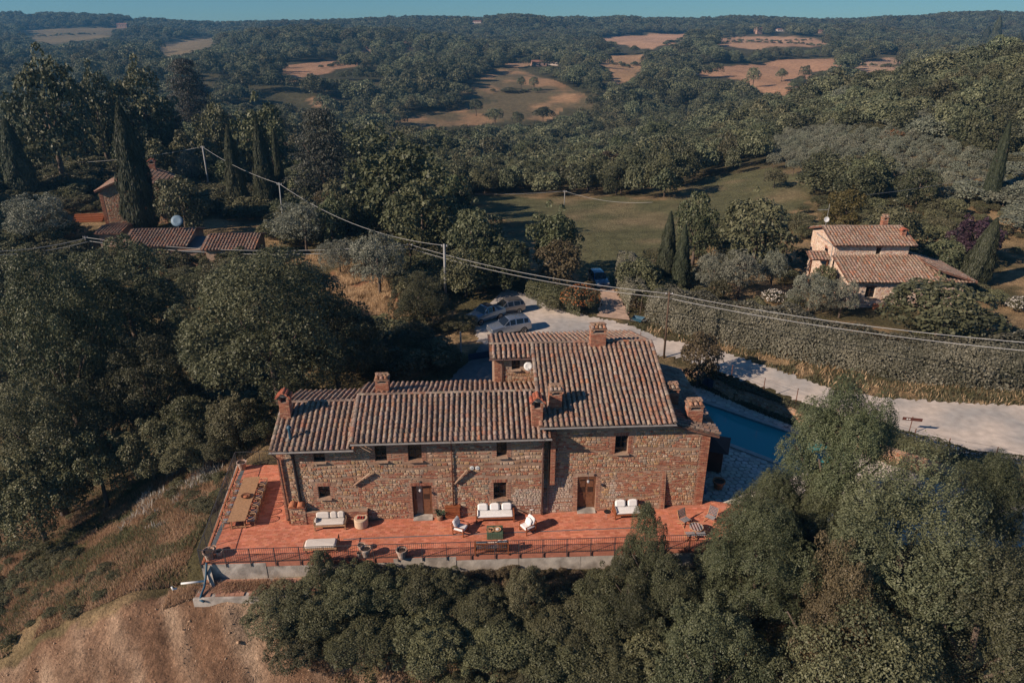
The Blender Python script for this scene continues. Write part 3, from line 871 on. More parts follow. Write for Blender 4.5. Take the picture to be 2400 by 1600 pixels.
mb = MB(); gable_body(mb, SA0, SA1 + .01, .0, 6.5, zA + .17, zA + .17, rA, zrA - .06); mb.build('rear_wall', MT['mortar'], house)
mb = MB(); gable_body(mb, SA1, SB1 + .3, .0, 6.5, zB + .17, zB + .17, rB, zrB - .06); mb.build('rear_wall', MT['mortar'], house)
# --- tall block: battered base and upper wall
BZ = 2.72
bl = math.hypot(BZ, TT - .12); by = Vector((0, TT - .12, BZ)).normalized(); bn = X3.cross(by)
frb = frame((SB1, .12, 0), X3, by, bn)
mb = MB(); wall_holes(mb, frb, ST1 + .12, bl, [rel(op['d2'], SB1)], dep=.4)
mb.add([(ST1 + .12, .12, 0), (ST1 + .12, TT, 0), (ST1 + .12, TT, BZ)], [(0, 1, 2)])
wS = mb.build('wall', MT['mortar'], house)
bk = MB(); stone_face(HP, bk, frb, ST1 + .12, bl, [rel(op['d2'], SB1)], wS, quoinR=.35, pale=lambda x, y: (x < 1.9 and y < 2.4) or (4.2 < x < 5 and y < 2), redzone=lambda x, y: x > 4.6 and y > 1.1 + .3 * math.sin(x * 3), brickrows=.14)
tag(bk.build('bricks', MT['brick_joined'], wS, colour=True), kind='stuff')
frt = frame((SB1, TT, BZ), X3, Z3, -Y3)
zlean = lambda s: 6.30 - (s - ST1) * .30
topT = lambda x: (zT + .1 - BZ) if x < ST1 else zlean(x) - BZ - .05
mb = MB()
h1 = rel(op['t1'], SB1, BZ)
wall_holes(mb, frt, ST1, zT + .12 - BZ, [h1])
mb.add([(ST1, TT, 0), (SL1, TT, 0), (SL1, TT, zlean(SL1)), (ST1, TT, zlean(ST1))], [(0, 1, 2, 3)])
mb.add([(SL1, TT, 0), (SL1, 9.4, 0), (SL1, 9.4, zlean(SL1)), (SL1, TT, zlean(SL1))], [(0, 1, 2, 3)])
mb.add([(SL1, 9.4, 0), (ST1, 9.4, 0), (ST1, 9.4, zlean(ST1)), (SL1, 9.4, zlean(SL1))], [(0, 1, 2, 3)])
wT = mb.build('wall', MT['mortar'], house)
bk = MB(); stone_face(HP, bk, frt, SL1 - SB1, 4, [h1], wT, quoinR=.62, top=topT, surround=.34, brickrows=.16)
frl = frame((ST1 + .12, TT, 0), X3, Z3, -Y3)
stone_face(HP, bk, frl, SL1 - ST1 - .12, BZ, [], wT, quoinR=.62, brickrows=.16)
tag(bk.build('bricks', MT['brick_joined'], wT, colour=True), kind='stuff')
tR = TT + rT; tBk = 12.6
zbk = zrT - (tBk - tR) * TAN
mb = MB(); gable_body(mb, SB1, ST1, TT + .02, tBk, zT + .17, zbk - .05, tR, zrT - .06); mb.build('rear_wall', MT['mortar'], house)
# --- annex behind the middle block
sN0, sN1, tN = -2.85, -.0, 6.15
zN = zrT - (tR - tN) * TAN
on = opening(1199.5, 1218.6, 842, 866, tN)
frn = frame((sN0, tN, 4.0), X3, Z3, -Y3)
mb = MB(); wall_holes(mb, frn, sN1 - sN0, zN - 4.05, [rel(on, sN0, 4.0)])
for s in (sN0,):
    mb.add([(s, tN, 0), (s, tBk, 0), (s, tBk, zbk - .05), (s, tR, zrT - .06), (s, tN, zN - .05)][::-1], [(0, 1, 2, 3, 4)])
mb.quad((sN1, tBk, 0), (sN0, tBk, 0), (sN0, tBk, zbk - .05), (sN1, tBk, zbk - .05))
wN = mb.build('wall', MT['mortar'], house)
bk = MB(); stone_face(HP, bk, frn, sN1 - sN0, zN - 4.1, [rel(on, sN0, 4.0)], wN, quoinL=.5, brickrows=.05, surround=.2)
tag(bk.build('bricks', MT['brick_joined'], wN, colour=True), kind='stuff')
# --- roofs
def roof(name, s0, s1, t_e, z_e, t_r, z_r, back=False, **kw):
    y = Vector((0, t_r - t_e, z_r - z_e)); L = y.length; y.normalize()
    if not back: fr = frame((s0, t_e, z_e), X3, y, X3.cross(y))
    else: fr = frame((s1, t_e, z_e), -X3, y, (-X3).cross(y))
    w = s1 - s0
    mb = MB(fr); mb.box((w / 2, L / 2, -.07), (w, L, .14)); o = mb.build(name, MT['tile_bed'], house)
    un = MB(); tile_slope(HT, un, fr, w, L, o, **kw)
    un.build('channel_tiles', MT['tile_joined'], o, colour=True)['kind'] = 'stuff'
    return o, fr
grey = [26, 22, 8, 5, 14, 16, 10, 1]; rosy = [16, 12, 18, 11, 12, 20, 5, 3]
rfA, _ = roof('roof', SA0 - .12, SA1 + .05, -OV, zA, rA, zrA, palette=grey)
rfB, _ = roof('roof', SA1 - .05, SB1 + .35, -OV, zB, rB, zrB, palette=grey, skip=lambda x, y: x > 11.2 and y > .9)
roof('roof', SA0 - .12, SA1 + .05, rA * 2 + .25, zrA - (rA + .25) * TAN, rA, zrA, back=True, palette=rosy)
roof('roof', SA1 - .05, SB1 + .02, rB * 2 + .35, zrB - (rB + .35) * TAN, rB, zrB, back=True, palette=rosy)
rfT, _ = roof('roof', SB1 - .25, ST1 + .22, TT - OV, zT, tR, zrT, palette=[20, 18, 14, 8, 12, 20, 9, 3])
roof('roof', sN0 - .3, ST1 + .22, tBk + .3, zrT - (tBk + .3 - tR) * TAN, tR, zrT, back=True, palette=rosy)
roof('roof', sN0 - .3, SB1 - .25, tN - .35, zrT - (tR - tN + .35) * TAN, tR, zrT, palette=rosy)
ridge_tiles(HT, (SA0 - .1, rA, zrA + .05), (SA1, rA, zrA + .05), rfA); ridge_tiles(HT, (SA1, rB, zrB + .05), (SB1, rB, zrB + .05), rfB)
ridge_tiles(HT, (sN0 - .3, tR, zrT + .05), (ST1 + .2, tR, zrT + .05), rfT)
for (s, te, ze, tr, zr, par) in ((SA0 - .1, -OV, zA, rA, zrA, rfA), (SA1, -OV, zB, rB, zrB, rfB), (ST1 + .18, TT - OV, zT, tR, zrT, rfT), (SB1 - .22, TT - OV, zT, tR, zrT, rfT)):
    ridge_tiles(HT, (s, te, ze + .08), (s, tr, zr + .06), par)
# lean-to roof, falling away to the right
def lean():
    sl = Vector((-(SL1 + .45 - ST1), 0, .30 * (SL1 + .45 - ST1))); L = sl.length; sl.normalize()
    t0, t1 = TT - .35, 9.6
    fr = frame((SL1 + .45, t0, zlean(SL1 + .45)), Y3, sl, Y3.cross(sl))
    mb = MB(fr); mb.box(((t1 - t0) / 2, L / 2, -.06), (t1 - t0, L, .12)); o = mb.build('roof', MT['tile_bed'], house)
    un = MB(); tile_slope(HT, un, fr, t1 - t0, L, o, palette=[26, 22, 6, 4, 18, 14, 12, 1])
    tag(un.build('channel_tiles', MT['tile_joined'], o, colour=True), kind='stuff')
    return o
rfL = lean()
HT.flush('roof_tile', 'roof_tiles', TILES, MT['tile_piece'], MT['tile_joined'])
HP.flush('stone', 'stones', STONES, MT['stone_piece'], MT['stone_joined'])
# chimneys
rz_ = lambda t, ze, te: ze + (t - te) * TAN
chimney(rfA, SA0 + .33, 2.15, rz_(2.15, zA, -OV), .62, .62, 1.75, 'gable')
chimney(rfB, -10.15, 4.3, zrB - 1.05 * TAN, .85, .7, 1.25, 'flat')
chimney(rfB, -.42, .55, rz_(.55, zB, -OV), .66, .66, 2.0, 'gable')
chimney(rfT, .78, 1.55, rz_(1.55, zT, TT - OV), .78, .7, 1.45, 'flat')
chimney(rfT, 4.25, tR - .15, zrT - .05, 1.05, .7, 1.5, 'flat')
chimney(rfL, 8.6, 3.3, zlean(8.6), .8, .7, 1.45, 'flat')
chimney(rfL, 9.6, 1.5, zlean(9.6), .95, .75, 1.5, 'flat')
# gutters and pipes
def gutter(s0, s1, t, z, m='gutter_grey'):
    mb = MB(); n = 6
    prof = [(t + .075 * math.cos(PI + PI * i / n) , z + .075 * math.sin(PI + PI * i / n)) for i in range(n + 1)]
    vs = [(s, a, b) for s in (s0, s1) for a, b in prof]; k = n + 1
    mb.add(vs, [(i, i + 1, k + i + 1, k + i) for i in range(n)]); mb.add([(s, a, b + .012) for s in (s0, s1) for a, b in prof], [(k + i, k + i + 1, i + 1, i) for i in range(n)])
    mb.bar((s0, t - .075, z), (s1, t - .075, z), .022)
    return mb.build('gutter', MT[m], house)
gutter(SA0 - .2, SA1 + .1, -OV - .12, zA - .03); gutter(SA1 - .05, SB1 + .4, -OV - .12, zB - .03); gutter(SB1 - .3, ST1 + .25, TT - OV - .12, zT - .03)
gutter(sN0 - .35, SB1 - .3, tN - .45, zrT - (tR - tN + .35) * TAN - .03, 'gutter')
def pipe(pts, r=.05, m='gutter', name='downpipe'):
    mb = MB(); mb.tube(pts, r, 8); o = mb.build(name, MT[m], house, smooth=True)
    return o
pipe([(SA0 - .05, -OV - .1, zA - .08), (SA0 - .0, -.35, zA - .5), (SA0 + .12, -.12, zA - .9), (SA0 + .25, -.12, 0)], .05)
sp = wh(1060, 1100)[0]
pipe([(sp, -OV - .1, zB - .08), (sp, -.15, zB - .55), (sp, -.09, zB - .9), (sp, -.09, 1.0)], .045, 'rust')
pipe([(-.05, -OV - .1, zB - .08), (-.08, -.15, zB - .55), (-.08, -.1, zB - .9), (-.08, -.1, .05)], .055, 'gutter')
pipe([(sN0 + .55, tN - .45, zN - .15), (sN0 + .55, tN - .08, zN - .4), (sN0 + .55, tN - .08, 6.2)], .045, 'gutter')
# brick pilaster left of the tall block
mb = MB(); brick_block(mb, .42, .72, .02, TT + .05, 2.2, 6.1)
mb.build('pilaster', MT['brick_joined'], house, colour=True)
# windows and doors
def window(q, t, name='window', wood='wood_dark', mull=1, sill=True, dep=.26):
    x0, x1, z0, z1 = q; w, h = x1 - x0, z1 - z0; mb = MB()
    f = .06; T = t + dep
    for a, b in (((x0, T, z0 + f / 2), (x1, T, z0 + f / 2)), ((x0, T, z1 - f / 2), (x1, T, z1 - f / 2))): mb.bar(a, b, .05, f)
    for x in [x0 + f / 2, x1 - f / 2] + [x0 + w * (i + 1) / (mull + 1) for i in range(mull)]: mb.bar((x, T, z0 + f), (x, T, z1 - f), f, .05, up=(0, 1, 0))
    mb.bar((x0 + f, T, z0 + h * .55), (x1 - f, T, z0 + h * .55), .035, .03)
    o = mb.build(name, MT[wood], house)
    g = MB()
    for i in range(mull + 1):
        a = x0 + f / 2 + (w - f) * i / (mull + 1); b = x0 + f / 2 + (w - f) * (i + 1) / (mull + 1)
        pm = MB(); pm.box(((a + b) / 2, T + .012, (z0 + z1) / 2), (b - a - .02, .008, h - .04)); pm.build('pane', MT['glass_dark'], o)
    if sill:
        sm = MB(); sm.rbox(((x0 + x1) / 2, t + .03, z0 - .02), (w + .16, .44, .06), .01); sm.build('sill', MT['mortar'], o)
    return o
for k in ('a1', 'a2', 'b1', 'b2', 'b3', 'b4'): window(op[k], 0)
window(op['t1'], TT); window(on, tN, sill=True)
def door(q, t, ajar):
    x0, x1, z0, z1 = q; w, h = x1 - x0, z1 - z0; T = t + .28
    fm = MB()
    for x in (x0 + .035, x1 - .035): fm.bar((x, T, .06), (x, T, z1), .07, .07, up=(0, 1, 0))
    fm.bar((x0 + .07, T, z1 - .035), (x1 - .07, T, z1 - .035), .07, .07)
    o = fm.build('door', MT['wood_door'], house)
    for i, sx in enumerate((x0 + .07, x1 - .07)):
        sg = 1 if i == 0 else -1; a = R(ajar) if i == 0 else R(4)
        lw = (w - .14) / 2
        lm = MB(Matrix.Diagonal((sg, 1, 1, 1))); lm.box((lw / 2, 0, h / 2), (lw, .045, h - .12)); 
        for zz in (.28, .75): 
            lm.box((lw / 2, -.03, h * zz), (lw * .72, .02, h * .3 if zz < .5 else h * .18))
        l = lm.build('door_leaf', MT['wood_door'], o); l.location = (sx, T, .03); l.rotation_euler = (0, 0, a * sg)
        pn = MB(Matrix.Diagonal((sg, 1, 1, 1)))
        for k in range(2): pn.box((lw / 2, -.026, h * (.58 + k * .22)), (lw * .72, .008, h * .17))
        p_ = pn.build('door_pane', MT['glass_door'], o); p_.location = l.location; p_.rotation_euler = l.rotation_euler
    sm = MB(); sm.rbox(((x0 + x1) / 2, t + .02, .035), (w, .62, .07), .012); sm.build('threshold', MT['concrete'], o)
    return o
door(op['d1'], .0, 24); door(op['d2'], .18, 5)
# boards fixed aslant on the wall
def slant(p0, p1, name='slanting_board'):
    a, b = wh(*p0, -.12), wh(*p1, -.12); mb = MB(); mb.bar((a[0], -.12, a[1]), (b[0], -.2, b[1]), .05, .15, up=(0, 1, 0)); mb.build(name, MT['mortar'], house)
slant((828, 1138), (868, 1106)); slant((1066, 1133), (1096, 1098)); slant((842, 1044), (869, 1056))
# ================================================================== terrace
def toh(p): return HI @ Vector(p)
TER = [(-18.1, 32.62), (6.1, 33.75), (15.2, 34.2), (15.2, 38.2), (12.6, 38.8), (12.2, 39.5), (-14.3, 39.0), (-14.5, 42.9), (-19.6, 42.9)]
mb = MB(); mb.prism(TER, -.32, -.022)
ter = mb.build('terrace_paving', MT['grout']); tag(ter, kind='structure')
TP = Pieces(Matrix.Identity(4))
PV = (.298, .147, .02)
def pav_shape():
    m = MB(); m.box((0, 0, 0), PV); return m.v, m.f[1:]
PAVC = [(.58,.205,.12), (.62,.23,.14), (.54,.19,.11), (.60,.235,.15), (.49,.165,.095)]
hx, hy = Vector((math.cos(HYAW), math.sin(HYAW), 0)), Vector((-math.sin(HYAW), math.cos(HYAW), 0))
def pave():
    cand = []
    for j in range(-40, 60):
        for i in range(-72, 50):
            s = i * .305 + (.1525 if j % 2 else 0); t = j * .153 - .08
            cand.append((s, t))
    q = np.array(cand); w = HO.x + q[:, 0] * hx.x + q[:, 1] * hy.x; v = HO.y + q[:, 0] * hx.y + q[:, 1] * hy.y
    ok = inpoly(w, v, TER)
    for d in ((.17, .08), (-.17, .08), (.17, -.08), (-.17, -.08)): ok &= inpoly(w + d[0], v + d[1], TER)
    ok &= ~((q[:, 0] > SA0 + .1) & (q[:, 1] > .15) & (q[:, 0] < 10.4))
    for k in np.nonzero(ok)[0]:
        n = vnoise(w[k], v[k], 2.2, 41) * .22 + vnoise(w[k], v[k], .6, 42) * .10 + .86
        c = jit(rnd.choice(PAVC), .09); c = tuple(a * float(n) for a in c)
        M = Matrix.Translation((w[k], v[k], -.011 + rnd.random() * .003)) @ Matrix.Rotation(HYAW + (rnd.random() - .5) * .02, 4, 'Z')
        TP.add(M, 0, c, .2, ter)
    TP.flush('paving_tile', 'paving_tiles', {0: pav_shape()}, MT['paver_piece'], MT['paver_joined'])
pave()
def strip(name, p0, p1, w, z=.004, m='slate_strip'):
    a, b = Vector(p0), Vector(p1); d = (b - a).normalized(); n = Vector((-d.y, d.x, 0)) * w / 2
    mb = MB(); mb.add([a - n + Z3 * z, b - n + Z3 * z, b + n + Z3 * z, a + n + Z3 * z], [(0, 1, 2, 3)])
    return mb.build(name, MT[m], ter)
strip('drain_strip', P(805, 1263), P(1500, 1235.5), .085); strip('drain_strip', P(494, 1290), P(524, 1225), .26); strip('drain_strip', P(556, 1132), P(569, 1101), .26)
strip('edge_strip', (-18.0, 32.75, 0), (15.1, 34.33, 0), .12, .006, 'pot_clay'); strip('edge_strip', (-17.98, 32.7, 0), (-19.5, 42.8, 0), .12, .006, 'pot_clay')
# retaining wall
def edge(x): return 32.62 + (x + 18.1) * (33.75 - 32.62) / 24.2 if x < 6.1 else 33.75 + (x - 6.1) * .0495
rw = thing('retaining_wall', 'streaked grey concrete retaining wall under the terrace front edge', 'wall', (0, 0, 0))
mb = MB(); xs = [-18.1 + i * 3.7 for i in range(10)]
for i in range(9):
    a, b = xs[i] + .012, xs[i + 1] - .012
    pm = MB(); k = .0 + rnd.random() * .03
    pm.add([(a, edge(a) + .02 - k, -2.6), (b, edge(b) + .02 - k, -2.6), (b, edge(b) + .35, -2.6), (a, edge(a) + .35, -2.6), (a, edge(a) + .02 - k, -.05), (b, edge(b) + .02 - k, -.05), (b, edge(b) + .35, -.05), (a, edge(a) + .35, -.05)],
           [(0, 1, 5, 4), (1, 2, 6, 5), (2, 3, 7, 6), (3, 0, 4, 7), (4, 5, 6, 7)])
    pm.build('wall_panel', MT['concrete'], rw)
mb = MB(); mb.add([(-18.1, 32.6, -.05), (-18.1, 32.6, -2.6), (-19.7, 43, -2.6), (-19.7, 43, -.05), (-17.8, 32.6, -.05), (-17.8, 32.6, -2.6), (-19.4, 43, -2.6), (-19.4, 43, -.05)], [(0, 1, 2, 3), (4, 7, 6, 5), (0, 4, 5, 1), (0, 3, 7, 4), (3, 2, 6, 7)])
mb.build('side_panel', MT['concrete'], rw)
mb = MB(); mb.add([(-17.9, 32.6, -.1), (-17.9, 32.6, -2.2), (-17.0, 31.3, -2.2), (-17.6, 32.6, -.1), (-17.6, 32.6, -2.2), (-16.8, 31.3, -2.2)], [(0, 1, 2), (3, 5, 4), (0, 2, 5, 3)]); mb.build('buttress', MT['concrete'], rw)
# old lower terrace of brick paving with a kerb
lt = thing('lower_terrace', 'narrow worn brick terrace strip with a concrete kerb below the retaining wall', 'terrace', (0, 0, 0))
zl = -1.12
mb = MB()
for j in range(5):
    for i in range(26):
        a = -17.9 + i * .27 + (.13 if j % 2 else 0); y = 31.32 + j * .27 + (a + 18) * .03
        if rnd.random() < .1: continue
        mb.box((a, y, zl + rnd.random() * .02), (.25, .25, .05), rz=.03, col=jit((.38, .20, .135), .2))
mb.build('brick_paving', MT['brick_joined'], lt, colour=True)['kind'] = 'stuff'
mb = MB(); mb.box((-14.5, 31.98, zl - .62), (7.2, 1.5, 1.2), rz=.03); mb.build('bed', MT['concrete'], lt)
mb = MB(); mb.box((-14.6, 31.12, zl - .25), (7.0, .16, .6), rz=.03); mb.build('kerb', MT['concrete'], lt)
# railings
def railing(name, label, p0, p1, h=1.05, post=1.36, bal=.118, zf=None, drop=.25):
    p0, p1 = Vector(p0), Vector(p1); d = p1 - p0; L = d.length; u = d / L
    r = thing(name, label, 'railing', p0, 0)
    zf = zf or (lambda k: 0)
    def line(z): return [u * L * i / 24 + Z3 * (z + zf(i / 24)) for i in range(25)]
    for nm, z, w in (('top_rail', h, .05), ('bottom_rail', .12, .035)):
        m = MB(); pts = line(z)
        for a, b in zip(pts[:-1], pts[1:]): m.bar(a, b, w, .014 if nm == 'top_rail' else .012)
        m.build(nm, MT['iron'], r)
    pm = MB(); pm.box((0, 0, (h - drop) / 2), (.04, .04, h + drop)); pmesh = pm.mesh('post', MT['iron'])
    fm = MB(); fm.box((0, 0, .12 + (h - .12) / 2), (.014, .014, h - .12)); fmesh = fm.mesh('baluster', MT['iron'])
    ang = math.atan2(u.y, u.x); n = int(L / post)
    for i in range(n + 1): inst('post', pmesh, r, u * L * i / n + Z3 * zf(i / n), (0, 0, ang))
    m = int(L / bal)
    for i in range(m):
        k = (i + .5) / m
        if abs((k * n) % 1) < .02: continue
        inst('baluster', fmesh, r, u * L * k + Z3 * zf(k), (0, 0, ang))
    return r
railing('railing', 'long dark iron railing along the front edge of the terrace', (-18.08, 32.58, 0), (6.1, 33.70, 0))
railing('railing', 'iron railing at the right end of the terrace, half hidden by trees', (6.1, 33.70, 0), (15.1, 34.16, 0))
railing('railing', 'iron railing beside the long dining table, along the grassy slope', (-18.12, 32.6, 0), (-19.62, 42.85, 0), bal=.13)
railing('railing', 'short iron railing at the rear corner behind the dining table', (-19.6, 42.9, 0), (-14.7, 43.1, 0), bal=.13)

# ================================================================== terrace furniture
YW = HYAW
def legs(mb_parent, name, pts, h, r, mat, top=0):
    for x, y in pts:
        m = MB(); m.tube([(x, y, 0), (x * (1 - top), y * (1 - top), h)], [r * .75, r], 6); m.build(name, MT[mat], mb_parent)
# dining table
tc = [P(533.7, 1222, .75), P(572.8, 1219.6, .75), P(611.8, 1116, .75), P(570, 1118, .75)]
mid0, mid1 = (tc[0] + tc[1]) / 2, (tc[2] + tc[3]) / 2
tl = (mid1 - mid0).length; ta = math.atan2(mid1.y - mid0.y, mid1.x - mid0.x); tcn = (mid0 + mid1) / 2
tbl = thing('dining_table', 'very long teak dining table with slatted top by the left railing', 'table', (tcn.x, tcn.y, 0), ta)
for i in range(34):
    m = MB(); w = tl / 34; m.box((-tl / 2 + (i + .5) * w, 0, .735), (w - .008, 1.08, .028)); m.build('slat', MT['wood_teak'], tbl)
m = MB(); m.box((0, .48, .68), (tl - .3, .05, .08)); m.box((0, -.48, .68), (tl - .3, .05, .08)); m.build('apron', MT['wood_teak'], tbl)
for x in (-tl / 2 + .25, -.9, .9, tl / 2 - .25):
    m = MB()
    for sy in (-1, 1): m.bar((x, sy * .42, 0), (x, sy * .36, .7), .08, .06)
    m.bar((x, -.4, .12), (x, .4, .12), .06, .06); m.bar((x, -.42, .66), (x, .42, .66), .06, .06); m.build('trestle', MT['wood_teak'], tbl)
bw = thing('bowl', 'round wooden bowl in the middle of the long dining table', 'bowl', P(576, 1164, .755))
m = MB(); m.lathe([(.10, 0), (.2, .02), (.29, .10), (.31, .12), (.27, .115), (.17, .04), (.02, .03)], 18); m.build('rim', MT['wood_door'], bw, smooth=True)
m = MB(); m.lathe([(.16, .045), (.10, .07), (.02, .075)], 10); m.build('fruit', MT['pot_clay'], bw, smooth=True)
def dining_chair(loc, rz, label):
    c = thing('dining_chair', label, 'chair', loc, rz, 'chairs at the long dining table')
    m = MB(); m.rbox((0, 0, .42), (.50, .50, .06), .03); m.build('seat', MT['wicker'], c)
    m = MB(); m.rbox((.02, 0, .475), (.44, .44, .06), .03, puff=.01); m.build('seat_pad', MT['strap_dark'] if False else MT['cushion_grey'], c)
    arc = [(.22 - .02, -.27), (.0, -.295), (-.16, -.27), (-.27, -.14), (-.30, 0), (-.27, .14), (-.16, .27), (.0, .295), (.20, .27)]
    m = MB(); m.tube([(x, y, .66 + (.10 if x < -.1 else 0) * min(1, (-x) / .28)) for x, y in arc], .026, 6); m.build('back_rail', MT['wood_teak'], c, smooth=True)
    m = MB()
    for i in range(len(arc) - 1):
        for k in range(3):
            f = k / 3; x = arc[i][0] * (1 - f) + arc[i + 1][0] * f; y = arc[i][1] * (1 - f) + arc[i + 1][1] * f
            m.bar((x, y, .66 + .05 * (x < -.1)), (x * .82, y * .82, .42), .012)
    m.build('back_rods', MT['wicker'], c)
    legs(c, 'leg', [(.22, .22), (.22, -.22), (-.22, .22), (-.22, -.22)], .42, .022, 'wood_teak', .12)
    return c
mk('cushion_grey', (.40, .40, .41), .9, .08, 5)
ordn = ['nearest', 'second', 'third', 'fourth', 'fifth', 'farthest']
right = [(615, 745), (650, 668), (680, 592), (712, 505), (742, 432), (770, 360)]
left = [(342, 775), (372, 700), (402, 622), (440, 522), (470, 455), (500, 388)]
tu = Vector((math.cos(ta), math.sin(ta), 0)); tn = Vector((tu.y, -tu.x, 0))
for i in range(6):
    d = -tl / 2 + .5 + i * (tl - .95) / 5
    p = Vector((tcn.x, tcn.y, 0)) + tu * d + tn * .78
    dining_chair(p, math.atan2(-tn.y, -tn.x), f'{ordn[i]} rounded teak chair on the house side of the dining table' if i else 'rounded teak chair nearest the viewer on the house side of the dining table')
    p = Vector((tcn.x, tcn.y, 0)) + tu * d - tn * .74
    dining_chair(p, math.atan2(tn.y, tn.x), f'{ordn[i]} rounded teak chair on the railing side of the dining table' if i else 'rounded teak chair nearest the viewer on the railing side of the dining table')
# pots
def pot(px, py, r, h, label, mat='pot', plant=None, name='flower_pot', z=0):
    p = P(px, py, z); t = thing(name, label, 'pot', p, rnd.random() * 6)
    m = MB(); m.lathe([(r * .62, 0), (r * .72, h * .3), (r * .9, h * .82), (r * 1.04, h * .84), (r * 1.06, h), (r * .92, h), (r * .86, h * .9), (r * .8, h * .86), (.01, h * .84)], 18); m.build('vessel', MT[mat], t, smooth=False)
    m = MB(); m.lathe([(r * .86, h * .86), (r * .4, h * .885), (.01, h * .88)], 14); m.build('soil', MT['earth'], t)
    return t
pot(569, 1099, .33, .62, 'large pale flower pot at the rear corner by the railing')
pot(492, 1308, .34, .60, 'largest flower pot in the front left corner of the terrace')
pot(500, 1295, .22, .42, 'small flower pot behind the large one in the front left corner')
pot(515, 1303, .21, .42, 'small flower pot to the right of the large one in the front left corner')
pot(848, 1288, .09 + .14, .40, 'flower pot at the back of the cluster right of the daybed')
pot(859, 1303, .31, .62, 'tall large flower pot in the cluster right of the daybed')
pot(843, 1304, .15, .30, 'smallest flower pot in the cluster right of the daybed')
pot(942, 1307, .31, .64, 'tall flower pot standing alone beside the railing')
pot(952, 1296, .13, .22, 'tiny pot beside the tall lone flower pot at the railing')
pot(679, 1226, .13, .28, 'small clay pot at the foot of the outdoor oven', 'pot_clay')
# outdoor oven with flue
ov_p = P(700, 1231, 0); ov = thing('outdoor_oven', 'stone outdoor oven with tile cap and black flue against the house', 'oven', (ov_p.x, ov_p.y + .55, 0), YW)
m = MB(); m.box((0, 0, .62), (.98, 1.0, 1.24)); body = m.build('body', MT['mortar'], ov)
OP = Pieces(Matrix.Translation(ov.location) @ Matrix.Rotation(YW, 4, 'Z')); bk = MB()
stone_face(OP, bk, frame((-.5, -.51, 0), X3, Z3, -Y3), 1.0, 1.22, [], body, small=.8)
stone_face(OP, bk, frame((.5, -.5, 0), Y3, Z3, X3), 1.0, 1.22, [], body, small=.8)
OP.flush('stone', 'stones', STONES, MT['stone_piece'], MT['stone_joined'])
if bk.v: tag(bk.build('bricks', MT['brick_joined'], body, colour=True), kind='stuff')
for x in (-.26, .26):
    m = MB(Matrix.Translation((x, -.62, 1.32)) @ Matrix.Rotation(.30, 4, 'X')); m.add(*tile_shape(.24, .22, 1.1, 8)); m.build('cap_tile', MT['pot_clay'], ov)
m = MB(); m.box((0, 0, 1.28), (1.08, 1.06, .07)); m.build('cap_slab', MT['firepit'], ov)
m = MB(); m.tube([(.22, -.28, 1.35), (.20, -.26, 2.2), (.12, -.26, 5.0), (.06, -.5, 5.5)], .09, 10); m.build('flue', MT['car_trim'], ov, smooth=True)
# brick ledge behind the sofa
a = toh(P(722, 1212)); b = toh(P(866, 1211))
lg = thing('brick_ledge', 'low brick ledge along the house wall behind the cream sofa', 'ledge', HW @ Vector(((a.x + b.x) / 2, -.14, 0)), YW)
w_ = b.x - a.x; m = MB(); brick_block(m, -w_ / 2, w_ / 2, -.13, .13, 0, .86); m.build('brickwork', MT['brick_joined'], lg, colour=True)
m = MB(); m.rbox((0, 0, .90), (w_ + .04, .30, .05), .012); m.build('coping', MT['mortar'], lg)
